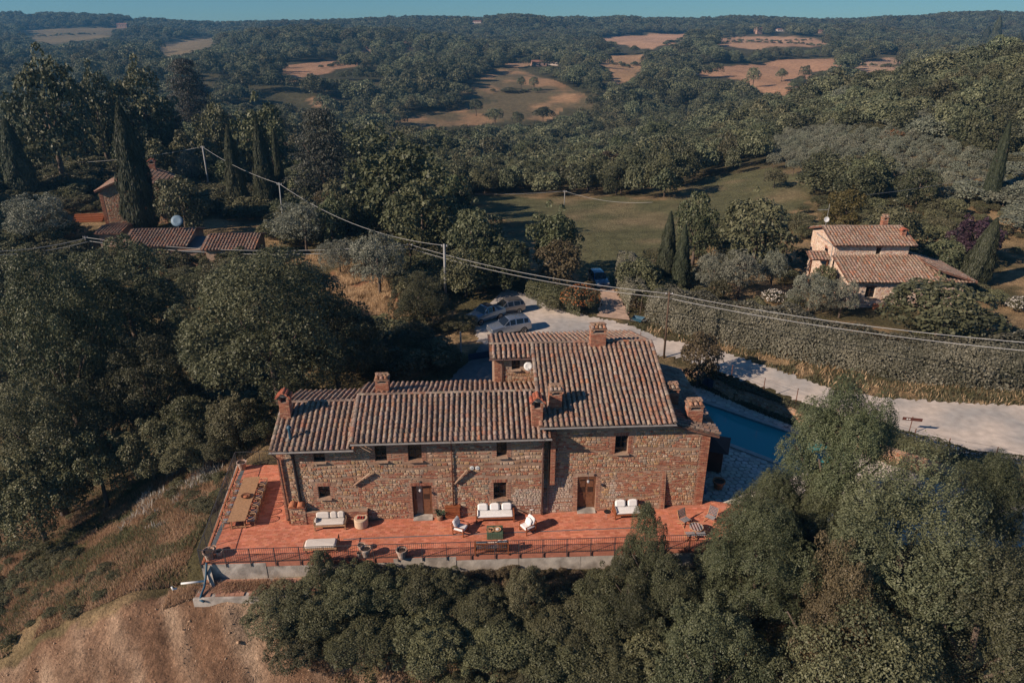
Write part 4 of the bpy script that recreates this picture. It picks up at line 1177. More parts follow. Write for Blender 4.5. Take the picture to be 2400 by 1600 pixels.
# sofas
def sofa(loc, rz, w, d, label, nb, wood='wood_red', cush='cushion', round_=False, slats=True):
    s = thing('sofa', label, 'sofa', loc, rz)
    h = .40
    m = MB(); m.rbox((0, 0, h - .08), (w, d, .09), .02); m.build('seat_frame', MT[wood], s)
    for x in (-w / 2 + .05, w / 2 - .05):
        for y in (-d / 2 + .05, d / 2 - .05):
            m = MB(); m.bar((x, y, 0), (x, y, h - .1 if round_ else .62), .075, .075, up=(0, 1, 0)); m.build('leg', MT[wood], s)
        if not round_:
            m = MB(); m.rbox((x, 0, .635), (.10, d, .045), .015); m.build('armrest', MT[wood], s)
    if round_:
        pts = [(-w / 2 + .02, -d / 2, .52), (-w / 2 - .02, 0, .62), (-w / 2 + .08, d / 2 - .08, .72), (0, d / 2 + .03, .78), (w / 2 - .08, d / 2 - .08, .72), (w / 2 + .02, 0, .62), (w / 2 - .02, -d / 2, .52)]
        m = MB(); m.tube(pts, .03, 6); m.build('back_rail', MT['wicker'], s, smooth=True)
        m = MB()
        for i in range(6):
            for k in range(6):
                p = Vector(pts[i]).lerp(Vector(pts[i + 1]), k / 6); m.bar(p, (p.x * .97, p.y * .95, h - .1), .014)
        m.build('back_rods', MT['wicker'], s)
    else:
        m = MB(); m.rbox((0, d / 2 - .02, .80), (w, .05, .07), .015); m.build('back_rail', MT[wood], s)
        for i in range(int(w / .16)):
            m = MB(); x = -w / 2 + .1 + i * (w - .2) / (int(w / .16) - 1); m.bar((x, d / 2 - .02, h - .05), (x, d / 2 - .02, .78), .05, .02, up=(0, 1, 0)); m.build('back_slat', MT[wood], s)
    m = MB(); m.rbox((0, -.02, h + .05), (w - .18, d - .12, .17), .06, puff=.025); m.build('seat_cushion', MT[cush], s)
    bwid = (w - .2) / nb if not round_ else 0
    if round_:
        for x, ww in ((-w * .24, w * .42), (w * .10, w * .22), (w * .33, w * .22)):
            m = MB(); m.rbox((x, d * .26, h + .36), (ww, .18, .42), .07, rx=-.25, puff=.03); m.build('back_cushion', MT[cush], s)
        m = MB(); m.rbox((-w / 2 + .12, -d * .1, h + .22), (.14, d * .5, .22), .06); m.build('arm_cushion', MT[cush], s)
    else:
        for i in range(nb):
            m = MB(); x = -w / 2 + .1 + bwid * (i + .5) + (rnd.random() - .5) * .04
            m.rbox((x, d * .27, h + .37), (bwid * (.88 - .06 * (i % 2)), .20, .46), .08, rx=-.28, rz=(rnd.random() - .5) * .08, puff=.03); m.build('back_cushion', MT[cush], s)
    return s
def atw(px, py, dy=0): p = P(px, py); return (p.x, p.y + dy, 0)
sofa(atw(773, 1243, .38), YW + .02, 1.95, .78, 'cream rounded sofa with wicker frame next to the round fire pit', 3, 'wood_teak', 'cushion_cream', True)
sofa(atw(1160, 1225, .42), YW, 2.45, .85, 'white three seat sofa with dark red wooden frame against the house wall', 3)
sofa(atw(1471, 1217, .45), YW + .03, 1.75, .9, 'white two seat sofa with reddish wooden frame right of the right door', 2)
def armchair(px, py, rz, label, extra=False):
    s = thing('armchair', label, 'chair', P(px, py), rz)
    w, d, h = .78, .82, .36
    for x in (-w / 2 + .035, w / 2 - .035):
        m = MB(); m.bar((x, -d / 2 + .05, 0), (x, -d / 2 + .05, .60), .06, .06, up=(0, 1, 0)); m.build('leg', MT['wood_red'], s)
        m = MB(); m.bar((x, d / 2 - .08, 0), (x, d / 2 - .02, .80), .06, .05, up=(0, 1, 0)); m.build('leg', MT['wood_red'], s)
        m = MB(); m.rbox((x, -.02, .61), (.07, d, .035), .012); m.build('armrest', MT['wood_red'], s)
        m = MB(); m.bar((x, -d / 2 + .05, h - .06), (x, d / 2 - .06, h - .1), .05, .06); m.build('side_rail', MT['wood_red'], s)
    m = MB(); m.bar((-w / 2, -d / 2 + .05, h - .06), (w / 2, -d / 2 + .05, h - .06), .04, .07); m.build('front_rail', MT['wood_red'], s)
    m = MB(); m.bar((-w / 2, d / 2 - .03, .76), (w / 2, d / 2 - .03, .76), .04, .07); m.bar((-w / 2, d / 2 - .06, .45), (w / 2, d / 2 - .06, .45), .04, .06); m.build('back_rail', MT['wood_red'], s)
    m = MB(); m.rbox((0, -.03, h + .04), (w - .12, d - .1, .15), .05, puff=.02); m.build('seat_cushion', MT['cushion'], s)
    m = MB(); m.rbox((0, d / 2 - .16, h + .37), (w - .12, .17, .52), .06, rx=-.3, puff=.02); m.build('back_cushion', MT['cushion'], s)
    if extra:
        m = MB(); m.rbox((.0, d / 2 - .36, h + .33), (w - .24, .15, .42), .06, rx=-.35, puff=.03); m.build('loose_cushion', MT['cushion'], s)
    return s
armchair(1079, 1247, R(68), 'white cushioned armchair left of the green coffee table')
armchair(1237, 1243, R(-55), 'white armchair with two cushions right of the green coffee table', True)
ct = thing('coffee_table', 'low coffee table under a green checked cloth between the two armchairs', 'table', P(1160, 1254), YW)
m = MB(); m.rbox((0, 0, .23), (1.0, .82, .44), .02); m.build('cloth', MT['green_cloth'], ct)
mk('green_line', (.17, .21, .15), .8, .1, 10)
for i in range(9):
    x = -.44 + i * .11; m = MB(); m.box((x, 0, .4545), (.012, .78, .004)); m.box((x, -.412, .24), (.012, .004, .40)); m.build('cloth_stripe', MT['green_line'], ct)
for i in range(7):
    y = -.36 + i * .12; m = MB(); m.box((0, y, .4585), (.96, .012, .003)); m.box((0, -.4155, .07 + i * .055), (.96, .003, .01)); m.build('cloth_stripe', MT['green_line'], ct)
def tray(px, py, label, stuff):
    t = thing('tray', label, 'tray', P(px, py, .465), 0)
    m = MB(); m.lathe([(.22, 0), (.245, .02), (.25, .05), (.225, .045), (.2, .02), (.01, .02)], 20); m.build('basket', MT['wood_teak'], t)
    for x, y, r, h, mm in stuff: m = MB(); m.lathe([(r, .02), (r, h), (r * .5, h + .01)], 10, (x, y, 0)); m.build('cup', MT[mm], t)
tray(1149, 1242, 'round wicker tray with dark cups on the green coffee table', [(.05, .03, .05, .09, 'wood_dark'), (-.07, .05, .04, .1, 'wood_dark'), (.02, -.08, .05, .07, 'pot_clay')])
tray(1165, 1240.5, 'round wicker tray with a pale dish on the green coffee table', [(.02, .02, .1, .05, 'white')])
# bench seen from behind at the railing
bp = P(1152, 1302); bn_ = thing('bench', 'wooden slat-back bench at the railing, seen from behind', 'bench', (bp.x, bp.y + .35, 0), YW)
bw_ = 1.95
m = MB(); m.bar((-bw_ / 2, -.3, .86), (bw_ / 2, -.3, .86), .05, .08); m.build('back_rail', MT['wood_red'], bn_)
m = MB(); m.bar((-bw_ / 2, -.28, .42), (bw_ / 2, -.28, .42), .05, .08); m.build('back_rail', MT['wood_red'], bn_)
for i in range(18):
    m = MB(); x = -bw_ / 2 + .08 + i * (bw_ - .16) / 17; m.bar((x, -.29, .44), (x, -.3, .84), .045, .02, up=(0, 1, 0)); m.build('back_slat', MT['wood_red'], bn_)
for x in (-bw_ / 2, bw_ / 2):
    for y in (-.3, .3):
        m = MB(); m.bar((x, y, 0), (x, y, .9 if y < 0 else .6), .07, .07, up=(0, 1, 0)); m.build('leg', MT['wood_red'], bn_)
    m = MB(); m.rbox((x, 0, .62), (.08, .66, .04), .012); m.build('armrest', MT['wood_red'], bn_)
m = MB(); m.rbox((0, 0, .40), (bw_, .6, .07), .02); m.build('seat', MT['wood_red'], bn_)
m = MB(); m.rbox((0, .03, .47), (bw_ - .15, .54, .1), .04); m.build('seat_cushion', MT['cushion_cream'], bn_)
for x, r_ in ((-bw_ / 2 + .25, .1), (-bw_ / 2 + .55, -.1), (bw_ / 2 - .48, .2), (bw_ / 2 - .17, -.2)):
    m = MB(); m.rbox((x, -.12, .76), (.36 if x > 0 else .40, .16, .44 if x > 0 else .34), .07, rx=.3, ry=r_, puff=.03); m.build('loose_cushion', MT['cushion_cream'], bn_)
# daybed at the railing
dp = P(753, 1292); db = thing('daybed', 'cream upholstered daybed standing parallel to the railing', 'daybed', (dp.x, dp.y + .2, 0), YW + .02)
m = MB(); m.rbox((0, 0, .30), (1.95, .80, .10), .03); m.build('base', MT['wood_teak'], db)
m = MB(); m.rbox((-.03, .02, .44), (1.85, .76, .22), .09, puff=.03); m.build('mattress', MT['cushion_cream'], db)
for x in (-.85, .85):
    for y in (-.32, .32): m = MB(); m.bar((x, y, 0), (x, y, .28), .06, .06, up=(0, 1, 0)); m.build('leg', MT['wood_teak'], db)
m = MB(); m.tube([(.97, -.42, .2), (.99, -.42, .72), (.99, .42, .72), (.97, .42, .2)], .03, 6); m.build('end_frame', MT['wood_dark'], db)
m = MB(); m.tube([(-.97, -.42, .30), (-1.02, -.2, .45), (-1.02, .2, .45), (-.97, .42, .30)], .03, 6); m.build('end_frame', MT['wicker'], db)
# fire pit
fp = thing('fire_pit', 'round beige fire pit between the cream sofa and the left door', 'fire pit', atw(845, 1239, .34))
m = MB(); m.lathe([(.40, 0), (.43, .04), (.43, .56), (.40, .60), (.24, .60), (.22, .58), (.01, .58)], 28); m.build('drum', MT['firepit'], fp, smooth=False)
m = MB(); m.box((0, 0, .600), (.44, .30, .03)); m.build('burner', MT['rust'], fp)
for i in range(9):
    m = MB(); m.rbox((-.16 + (i % 3) * .16, -.09 + (i // 3) * .09, .63), (.11, .07, .06), .02, rz=i); m.build('log', MT['lamp_red'], fp)
# cabinet, basket plant
cb = thing('cabinet', 'red brown wooden cabinet against the wall right of the left door', 'cabinet', atw(1061, 1217, .3), YW)
m = MB(); m.rbox((0, 0, .48), (.95, .5, .88), .01); m.build('body', MT['wood_red'], cb)
m = MB(); m.rbox((0, -.01, .935), (1.02, .58, .03), .008); m.build('lid', MT['wood_red'], cb)
for k in range(4): m = MB(); m.box((0, -.256, .18 + k * .2), (.90, .02, .18)); m.build('plank', MT['wood_red'], cb)
for x in (-.43, .43):
    for y in (-.2, .2): m = MB(); m.box((x, y, .03), (.06, .06, .06)); m.build('foot', MT['wood_dark'], cb)
bs = thing('potted_plant', 'spiky plant in a wicker basket beside the cabinet', 'plant', P(1031, 1217), 0)
m = MB(); m.lathe([(.15, 0), (.2, .12), (.2, .3), (.17, .34), (.15, .3), (.01, .28)], 14); m.build('basket', MT['wicker'], bs)
m = MB()
for i in range(26):
    a = rnd.random() * 6.28; l = .5 + rnd.random() * .45; e = .5 + rnd.random() * .6; c, s_ = math.cos(a), math.sin(a)
    p = [Vector((0, 0, .28)), Vector((c * l * .4 * math.cos(e), s_ * l * .4 * math.cos(e), .28 + l * .5)), Vector((c * l * .8, s_ * l * .8, .28 + l * math.sin(e) * .8))]
    n = Vector((-s_, c, 0)) * .03
    m.add([p[0] - n * .5, p[0] + n * .5, p[1] + n, p[2], p[1] - n], [(0, 1, 2, 4), (4, 2, 3)])
m.build('leaves', MT['green_cloth'], bs)
# wall lights
def wl(px, py, label):
    s, z = wh(px, py); t = thing('wall_light', label, 'lamp', HW @ Vector((s, -.02, z)), YW, 'round wall lights')
    m = MB(Matrix.Rotation(R(90), 4, 'X')); m.lathe([(.13, 0), (.14, .02), (.11, .035), (.10, .03), (.01, .03)], 18); m.build('shade', MT['white'], t, smooth=False)
    m = MB(Matrix.Rotation(R(90), 4, 'X')); m.lathe([(.07, .03), (.06, .045), (.01, .05)], 14); m.build('bulb', MT['cushion_grey'], t)
wl(1106, 1095.5, 'left one of two white round lamps high on the stone wall'); wl(1119, 1095.5, 'right one of two white round lamps high on the stone wall')
def gl(px, py, t0, label):
    s, z = wh(px, py, t0 - .35); t = thing('globe_lamp', label, 'lamp', HW @ Vector((s, t0 - .35, z)), YW, 'globe lamps above the doors')
    m = MB(); m.lathe([(.02, -.1), (.07, -.08), (.1, 0), (.07, .08), (.02, .1)], 12); m.build('globe', MT['cushion_grey'], t, smooth=True)
    m = MB(); m.tube([(0, 0, .1), (0, 0, .32), (0, .1, .42), (0, .36, .40)], .014, 6); m.build('arm', MT['iron'], t)
    m = MB(); m.box((0, .34, .40), (.1, .05, .14)); m.build('wall_plate', MT['iron'], t)
gl(985, 1149, 0, 'globe lamp hanging on an arm over the left door'); gl(1379, 1128, .2, 'globe lamp hanging on an arm over the right door')
# small items by the walls
st = thing('side_table', 'thin wire side table beside the two seat sofa', 'table', P(1423, 1212))
m = MB(); m.lathe([(.22, .44), (.23, .455), (.01, .46)], 16); m.build('top', MT['glass_dark'], st)
for k in range(3):
    a = k * 2.1; m = MB(); m.tube([(.2 * math.cos(a), .2 * math.sin(a), 0), (.16 * math.cos(a), .16 * math.sin(a), .45)], .008, 5); m.build('leg', MT['pole_grey'], st)
dk_ = thing('stool', 'small white round stool at the wall right of the three seat sofa', 'stool', P(1246, 1203)); m = MB(); m.lathe([(.14, .36), (.16, .38), (.16, .41), (.01, .42)], 14); m.build('seat', MT['white'], dk_)
for k in range(3):
    a = k * 2.1; m = MB(); m.tube([(.15 * math.cos(a), .15 * math.sin(a), 0), (.1 * math.cos(a), .1 * math.sin(a), .37)], .012, 5); m.build('leg', MT['wood_teak'], dk_)
# strap chairs and round slat table on the right
def strap_panel(t, name, p0, p1, w, nx, ny):
    p0, p1 = Vector(p0), Vector(p1); d = p1 - p0
    for i in range(nx):
        x = -w / 2 + (i + .5) * w / nx; m = MB(); m.bar(p0 + X3 * x, p1 + X3 * x, w / nx * .62, .012); m.build('strap', MT['strap_dark'], t)
    for j in range(ny):
        p = p0 + d * ((j + .5) / ny) + Z3 * .012; m = MB(); m.bar(p - X3 * w / 2, p + X3 * w / 2, d.length / ny * .42, .01); m.build('strap', MT['cushion_grey'], t)
def strap_chair(px, py, rz, label, name='folding_chair', lounge=False):
    t = thing(name, label, 'chair', P(px, py), rz, 'strap seats at the round table')
    w = .56
    strap_panel(t, 'seat', (0, -.25, .40), (0, .22, .36), w, 6, 5)
    if not lounge: strap_panel(t, 'back', (0, .24, .40), (0, .42, .92), w, 6, 6)
    for x in (-w / 2 - .02, w / 2 + .02):
        m = MB(); m.bar((x, -.3, 0), (x, .3, .42), .03, .045); m.build('leg', MT['wood_teak'], t)
        m = MB(); m.bar((x, .32, 0), (x, -.26, .40), .03, .045); m.build('leg', MT['wood_teak'], t)
        if not lounge: m = MB(); m.bar((x, .22, .36), (x, .44, .95), .03, .045); m.build('back_post', MT['wood_teak'], t)
    return t
strap_chair(1604, 1228, R(32), 'dark strap folding chair left of the round slat table')
strap_chair(1664, 1222, R(-40), 'dark strap folding chair right of the round slat table, behind branches')
strap_chair(1617, 1262, R(4), 'left dark strap footstool in front of the round slat table', 'footstool', True)
strap_chair(1641, 1261, R(0), 'right dark strap footstool in front of the round slat table', 'footstool', True)
rt_ = thing('round_table', 'low round slatted table between the strap chairs', 'table', P(1630, 1249), .05)
for i in range(9):
    x = -.36 + i * .09; l = 2 * math.sqrt(max(.0, .42 ** 2 - x * x)); m = MB(); m.box((x, 0, .50), (.055, l, .02)); m.build('slat', MT['strap_dark' if i % 2 else 'cushion_grey'], rt_)
m = MB(); m.tube([(.43 * math.cos(k * PI / 12), .43 * math.sin(k * PI / 12), .50) for k in range(25)], .022, 6); m.build('rim', MT['wood_teak'], rt_)
legs(rt_, 'leg', [(.26, .26), (.26, -.26), (-.26, .26), (-.26, -.26)], .5, .02, 'wood_teak')
# satellite dish on the annex, flue on the left roof
def dish(loc, rz, r, label, tilt=.5, mast=.5, mat='white'):
    t = thing('satellite_dish', label, 'satellite dish', loc, rz)
    m = MB(Matrix.Translation((0, 0, mast)) @ Matrix.Rotation(R(90) - tilt, 4, 'X')); m.lathe([(.03, -.06), (r * .5, -.04), (r, .03), (r, .04), (r * .5, -.02), (.02, -.03)], 20); m.build('reflector', MT[mat], t, smooth=True)
    m = MB(); m.tube([(0, .06, 0), (0, .06, mast)], .022, 6); m.build('mast', MT['pole_grey'], t)
    m = MB(); m.tube([(0, 0, mast - r * .8), (0, -.42, mast - .02)], .012, 5); m.box((0, -.44, mast), (.06, .08, .06)); m.build('feed_arm', MT['pole_grey'], t)
    return t
sd = wh(1238, 858, tN - .4); dish(HW @ Vector((sd[0], tN - .4, sd[1] - .45)), YW, .30, 'white satellite dish on the annex wall behind the tall roof', .35, .45)
s_f = wh(683, 1042, .3); rfz = zA + .9 * TAN
fl = thing('roof_flue', 'short dark metal flue on the left end roof', 'flue', HW @ Vector((s_f[0], .3, rfz + .05)), 0)
m = MB(); m.tube([(0, 0, -.15), (0, -.02, .75)], .085, 10); m.build('pipe', MT['hose_blue'], fl); m = MB(); m.lathe([(.15, .72), (.15, .78), (.05, .9), (.01, .91)], 12); m.build('cowl', MT['hose_blue'], fl)
an_p = wh(1244, 848, tN - .2); an = thing('roof_mast', 'thin grey mast beside the satellite dish', 'mast', HW @ Vector((an_p[0], tN - .2, an_p[1] - .9)), 0)
m = MB(); m.tube([(0, 0, 0), (0, 0, 1.9)], .02, 6); m.build('tube', MT['pole_grey'], an)
# blue drain hose and white pipe at the corner of the terrace
hs = thing('drain_hose', 'blue drain hose hanging down the terrace corner to the bare slope', 'hose', (0, 0, 0))
pts = [PY(484, 1318, 32.5), PY(483, 1345, 32.3), PY(479, 1375, 31.7), PY(471, 1395, 31.2), PY(469, 1405, 31.0), PY(478, 1409, 30.85)]
m = MB(); m.tube(pts, .07, 8); m.build('tube', MT['hose_blue'], hs, smooth=True)
wp = thing('drain_pipe', 'white plastic pipe lying on the slope left of the blue hose', 'pipe', (0, 0, 0))
m = MB(); m.tube([PY(478, 1361, 32.0), PY(424, 1367, 31.7)], .06, 8); m.build('tube', MT['white'], wp, smooth=True)
m = MB(); m.tube([PY(415, 1378, 31.3), PY(405, 1380, 31.2), PY(402, 1374, 31.25)], .06, 8); m.build('elbow', MT['white'], wp, smooth=True)
# ================================================================== pool, deck and stone wall
PA = Vector((15.3, 53.65, 0)); PD = Vector((.755, -.656, 0)); PN = Vector((-.656, -.755, 0)); PLEN, PWID = 13.0, 4.6
def pq(a, b, z): p = PA + PD * a + PN * b; return Vector((p.x, p.y, z))
deck = bpy.data.objects.new('pool_deck', None)
def in_pool(x, y, m=0.0):
    d = Vector((x, y, 0)) - PA; a, b = d.dot(PD), d.dot(PN); return -m < a < PLEN + m and -m < b < PWID + m
mb = MB(); N_ = 70
xs_ = np.arange(11.6, 34.5, .35); ys_ = np.arange(34, 56.6, .35)
gx, gy = np.meshgrid(xs_, ys_); ins = inpoly(gx.ravel(), gy.ravel(), DECK)
for x, y, k in zip(gx.ravel(), gy.ravel(), ins):
    if not k or in_pool(x, y, .22): continue
    mb.quad((x - .18, y - .18, DZ - .02), (x + .18, y - .18, DZ - .02), (x + .18, y + .18, DZ - .02), (x - .18, y + .18, DZ - .02))
deck = mb.build('pool_deck', MT['concrete']); tag(deck, kind='structure')
DPc = Pieces(Matrix.Identity(4)); flat = {}
for i in range(12):
    n = rnd.choice((5, 6, 7)); k0 = rnd.random() * 6
    ring = [((.5 - rnd.random() * .07) * math.cos(k0 + 6.283 * q / n), (.5 - rnd.random() * .07) * math.sin(k0 + 6.283 * q / n)) for q in range(n)]
    vs = [(x, y, 0) for x, y in ring] + [(x * .96, y * .96, 1) for x, y in ring]
    flat[i] = (vs, [tuple(range(n, 2 * n))] + [(q, (q + 1) % n, n + (q + 1) % n, n + q) for q in range(n)])
def deck_stones():
    j = 0; y = 34.4
    while y < 56.5:
        x = 12 + (.24 if j % 2 else 0)
        while x < 34:
            px_, py_ = x + (rnd.random() - .5) * .12, y + (rnd.random() - .5) * .12
            if inpoly(np.array([px_]), np.array([py_]), DECK)[0] and not in_pool(px_, py_, .6):
                c = jit((.60, .53, .45), .12); s = rnd.uniform(.46, .56)
                DPc.add(Matrix.Translation((px_, py_, DZ - .02)) @ Matrix.Rotation(rnd.random() * 6, 4, 'Z') @ Matrix.Diagonal((s, s, .03, 1)), rnd.randrange(12), c, s, deck)
            x += .47
        y += .41; j += 1
    DPc.flush('paving_stone', 'paving_stones', flat, MT['paver_piece'], MT['paver_joined'])
deck_stones()
pool = thing('swimming_pool', 'rectangular swimming pool behind the right end of the house', 'pool', (0, 0, 0))
mb = MB()
c4 = [pq(0, 0, 0), pq(PLEN, 0, 0), pq(PLEN, PWID, 0), pq(0, PWID, 0)]
zt, zb_ = DZ - .03, DZ - 1.6
for i in range(4):
    a, b = c4[i], c4[(i + 1) % 4]; mb.quad((a.x, a.y, zt), (b.x, b.y, zt), (b.x, b.y, zb_), (a.x, a.y, zb_))
mb.quad(*[(p.x, p.y, zb_) for p in c4]); mb.build('basin', MT['pool_basin'], pool)
mb = MB(); mb.quad(*[(p.x, p.y, DZ - .16) for p in c4]); mb.build('water', MT['water'], pool)
def coping(a0, b0, a1, b1, w):
    p, q = pq(a0, b0, DZ + .02), pq(a1, b1, DZ + .02); n = int((q - p).length / .5); d = (q - p) / n
    for i in range(n):
        m = MB(); m.bar(p + d * i + d.normalized() * .006, p + d * (i + 1) - d.normalized() * .006, w, .06); m.build('coping_stone', MT['ladder_pool'], pool)
coping(-.2, -.2, PLEN + .2, -.2, .4); coping(-.2, PWID + .2, PLEN + .2, PWID + .2, .4); coping(-.2, 0, -.2, PWID, .4); coping(PLEN + .2, 0, PLEN + .2, PWID, .4)
# stone wall between pool and road
WL = [(13.6, 57.4), (16.4, 56.2), (18.8, 53.1), (21.95, 50.0), (24.4, 47.2), (26.95, 44.15), (28.9, 42.6), (30.85, 41.0), (34.2, 40.3), (40, 39.0)]
sw = thing('stone_wall', 'long low stone wall between the pool deck and the road', 'wall', (0, 0, 0))
mb = MB(); SWP = Pieces(Matrix.Identity(4)); WH = 1.2
for (x0, y0), (x1, y1) in zip(WL[:-1], WL[1:]):
    d = Vector((x1 - x0, y1 - y0, 0)); L = d.length; u = d / L; nrm = Vector((u.y, -u.x, 0))
    o = Vector((x0, y0, DZ - .1))
    mb.add([o, o + d, o + d - nrm * .4, o - nrm * .4, o + Z3 * WH, o + d + Z3 * WH, o + d - nrm * .4 + Z3 * WH, o - nrm * .4 + Z3 * WH], [(0, 1, 5, 4), (4, 5, 6, 7), (2, 3, 7, 6), (1, 2, 6, 5), (3, 0, 4, 7)])
core = mb.build('core', MT['mortar'], sw)
bk = MB()
for i, ((x0, y0), (x1, y1)) in enumerate(zip(WL[:-1], WL[1:])):
    d = Vector((x1 - x0, y1 - y0, 0)); L = d.length; u = d / L; nrm = Vector((u.y, -u.x, 0)); o = Vector((x0, y0, DZ - .1))
    hole = [(.6, 1.75, 0, 1.12)] if i == 1 else []
    stone_face(SWP, bk, frame(o, u, Z3, nrm), L, WH - .02, hole, core, brickrows=.03, surround=.06)
    stone_face(SWP, bk, frame(o + Z3 * WH - nrm * .38, u, nrm, Z3), L, .36, [], core, brickrows=.0)
SWP.flush('stone', 'stones', STONES, MT['stone_piece'], MT['stone_joined'])
if bk.v: tag(bk.build('bricks', MT['brick_joined'], core, colour=True), kind='stuff')
d = Vector((WL[2][0] - WL[1][0], WL[2][1] - WL[1][1], 0)).normalized(); dn = Vector((d.y, -d.x, 0)); o = Vector((*WL[1], DZ)) + d * 1.15
sd_ = thing('shed_door', 'small dark blue door let into the stone wall by the pool', 'door', o + dn * .02, math.atan2(d.y, d.x))
m = MB(); m.box((0, -.02, .55), (1.1, .05, 1.1)); m.build('leaf', MT['door_blue'], sd_); m = MB(); m.box((.0, -.05, .55), (.03, .02, 1.05)); m.build('joint', MT['car_trim'], sd_)
m = MB(); m.tube([(.12, -.07, .5), (.12, -.09, .62)], .015, 6); m.build('handle', MT['iron'], sd_)
# garden things right of the house
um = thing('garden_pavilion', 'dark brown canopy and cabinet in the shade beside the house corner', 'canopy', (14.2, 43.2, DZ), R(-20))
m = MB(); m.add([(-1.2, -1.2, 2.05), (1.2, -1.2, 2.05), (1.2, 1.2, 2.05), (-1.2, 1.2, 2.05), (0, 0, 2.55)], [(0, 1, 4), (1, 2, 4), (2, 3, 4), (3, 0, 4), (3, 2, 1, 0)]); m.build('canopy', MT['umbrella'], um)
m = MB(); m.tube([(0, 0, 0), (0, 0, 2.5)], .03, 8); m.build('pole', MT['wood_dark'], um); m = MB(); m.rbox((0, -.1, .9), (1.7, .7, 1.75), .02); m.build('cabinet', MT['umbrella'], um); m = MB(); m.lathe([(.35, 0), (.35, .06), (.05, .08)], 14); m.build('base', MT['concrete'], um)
pot(1683, 1143, .42, .62, 'large terracotta pot in the shade beside the house corner', 'pot_clay', z=DZ)
ky = thing('surfboard', 'blue board leaning in the shade by the house corner', 'board', P(1656, 1156, DZ), R(60))
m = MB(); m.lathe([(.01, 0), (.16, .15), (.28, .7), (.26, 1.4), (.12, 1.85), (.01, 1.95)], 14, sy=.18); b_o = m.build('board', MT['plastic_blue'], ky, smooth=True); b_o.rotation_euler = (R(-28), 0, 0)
m = MB(); m.box((0, .02, .5), (.1, .02, .06)); m.build('fin', MT['white'], ky)
# ================================================================== gate, fences, sign
g0, g1 = P(1098, 846, 0), P(1148, 838, 0); gd = (g1 - g0); gl_ = gd.length; ga = math.atan2(gd.y, gd.x)
gt = thing('iron_gate', 'dark blue iron gate across the driveway behind the house', 'gate', (g0.x, g0.y, -.05), ga)
for z in (.12, .75, 1.95): m = MB(); m.bar((0, 0, z), (gl_, 0, z), .04, .05); m.build('rail', MT['door_blue'], gt)
for i in range(int(gl_ / .11) + 1): m = MB(); x = min(i * .11, gl_); m.bar((x, 0, .1), (x, 0, 2.05), .016, .016, up=(0, 1, 0)); m.build('bar', MT['door_blue'], gt)
m = MB(); m.box((gl_ / 2, .01, .44), (gl_, .008, .6)); m.build('sheet', MT['door_blue'], gt)
gp = thing('gate_pillar', 'square brick pillar at the right end of the iron gate', 'pillar', (g1.x + .3, g1.y, -.1), ga); m = MB(); brick_block(m, -.25, .25, -.25, .25, 0, 2.1); m.build('shaft', MT['brick_joined'], gp, colour=True); m = MB(); m.rbox((0, 0, 2.16), (.62, .62, .09), .02); m.build('cap', MT['pot_clay'], gp)
pp = thing('gate_post', 'slim weathered post left of the iron gate', 'post', (g0.x - .7, g0.y + .3, -.1)); m = MB(); m.tube([(0, 0, 0), (.02, 0, 2.9)], [.09, .075], 8); m.build('shaft', MT['pole_grey'], pp); m = MB(); m.lathe([(.1, 2.88), (.1, 2.93), (.02, 2.96)], 8); m.build('cap', MT['pole_grey'], pp)
def fence(pts, label, h=1.15, wires=3, z=None):
    t = thing('wire_fence', label, 'fence', (0, 0, 0)); Q = [Vector((x, y, H1(x, y) if z is None else z)) for x, y in pts]
    for p in Q: m = MB(); m.bar(p - Z3 * .1, p + Z3 * h, .05, .05, up=(0, 1, 0)); m.build('post', MT['rust'], t)
    for k in range(wires):
        m = MB(); zz = h * (.3 + .68 * k / max(1, wires - 1)); m.tube([p + Z3 * zz for p in Q], .008, 4); m.build('strand', MT['wire_dark'], t)
    return t
def FP(L, z=.55): return [tuple(P(x, y, z)[:2]) for x, y in L]
fence(FP([(1300, 800), (1352, 797), (1377, 796), (1402, 796), (1427, 798), (1500, 805)], .2), 'wire fence with rusty posts behind the ridge of the tall roof', 1.25)
fence(FP([(1640, 862), (1712, 896), (1787, 928), (1863, 954), (1960, 985)]), 'wire fence with rusty posts on the wall above the pool', 2.0)
fence(FP([(2070, 1010), (2140, 1032), (2219, 1056), (2330, 1078), (2420, 1100)]), 'wire fence with rusty posts along the road at the right', 1.2)
sp_ = P(2131, 1012, .75); sg = thing('road_sign', 'brown wooden sign board with white marks on a post by the road', 'sign', (sp_.x, sp_.y, .6), R(-12))
m = MB(); m.bar((0, .03, 0), (0, .03, 1.45), .05, .05, up=(0, 1, 0)); m.build('post', MT['rust'], sg)
m = MB(); m.box((0, 0, 1.25), (1.36, .04, .24)); m.build('board', MT['sign_wood'], sg)
for x, w in ((-.36, .11), (-.20, .09)): m = MB(); m.box((x, -.022, 1.25), (w, .006, .10)); m.build('mark', MT['white'], sg)
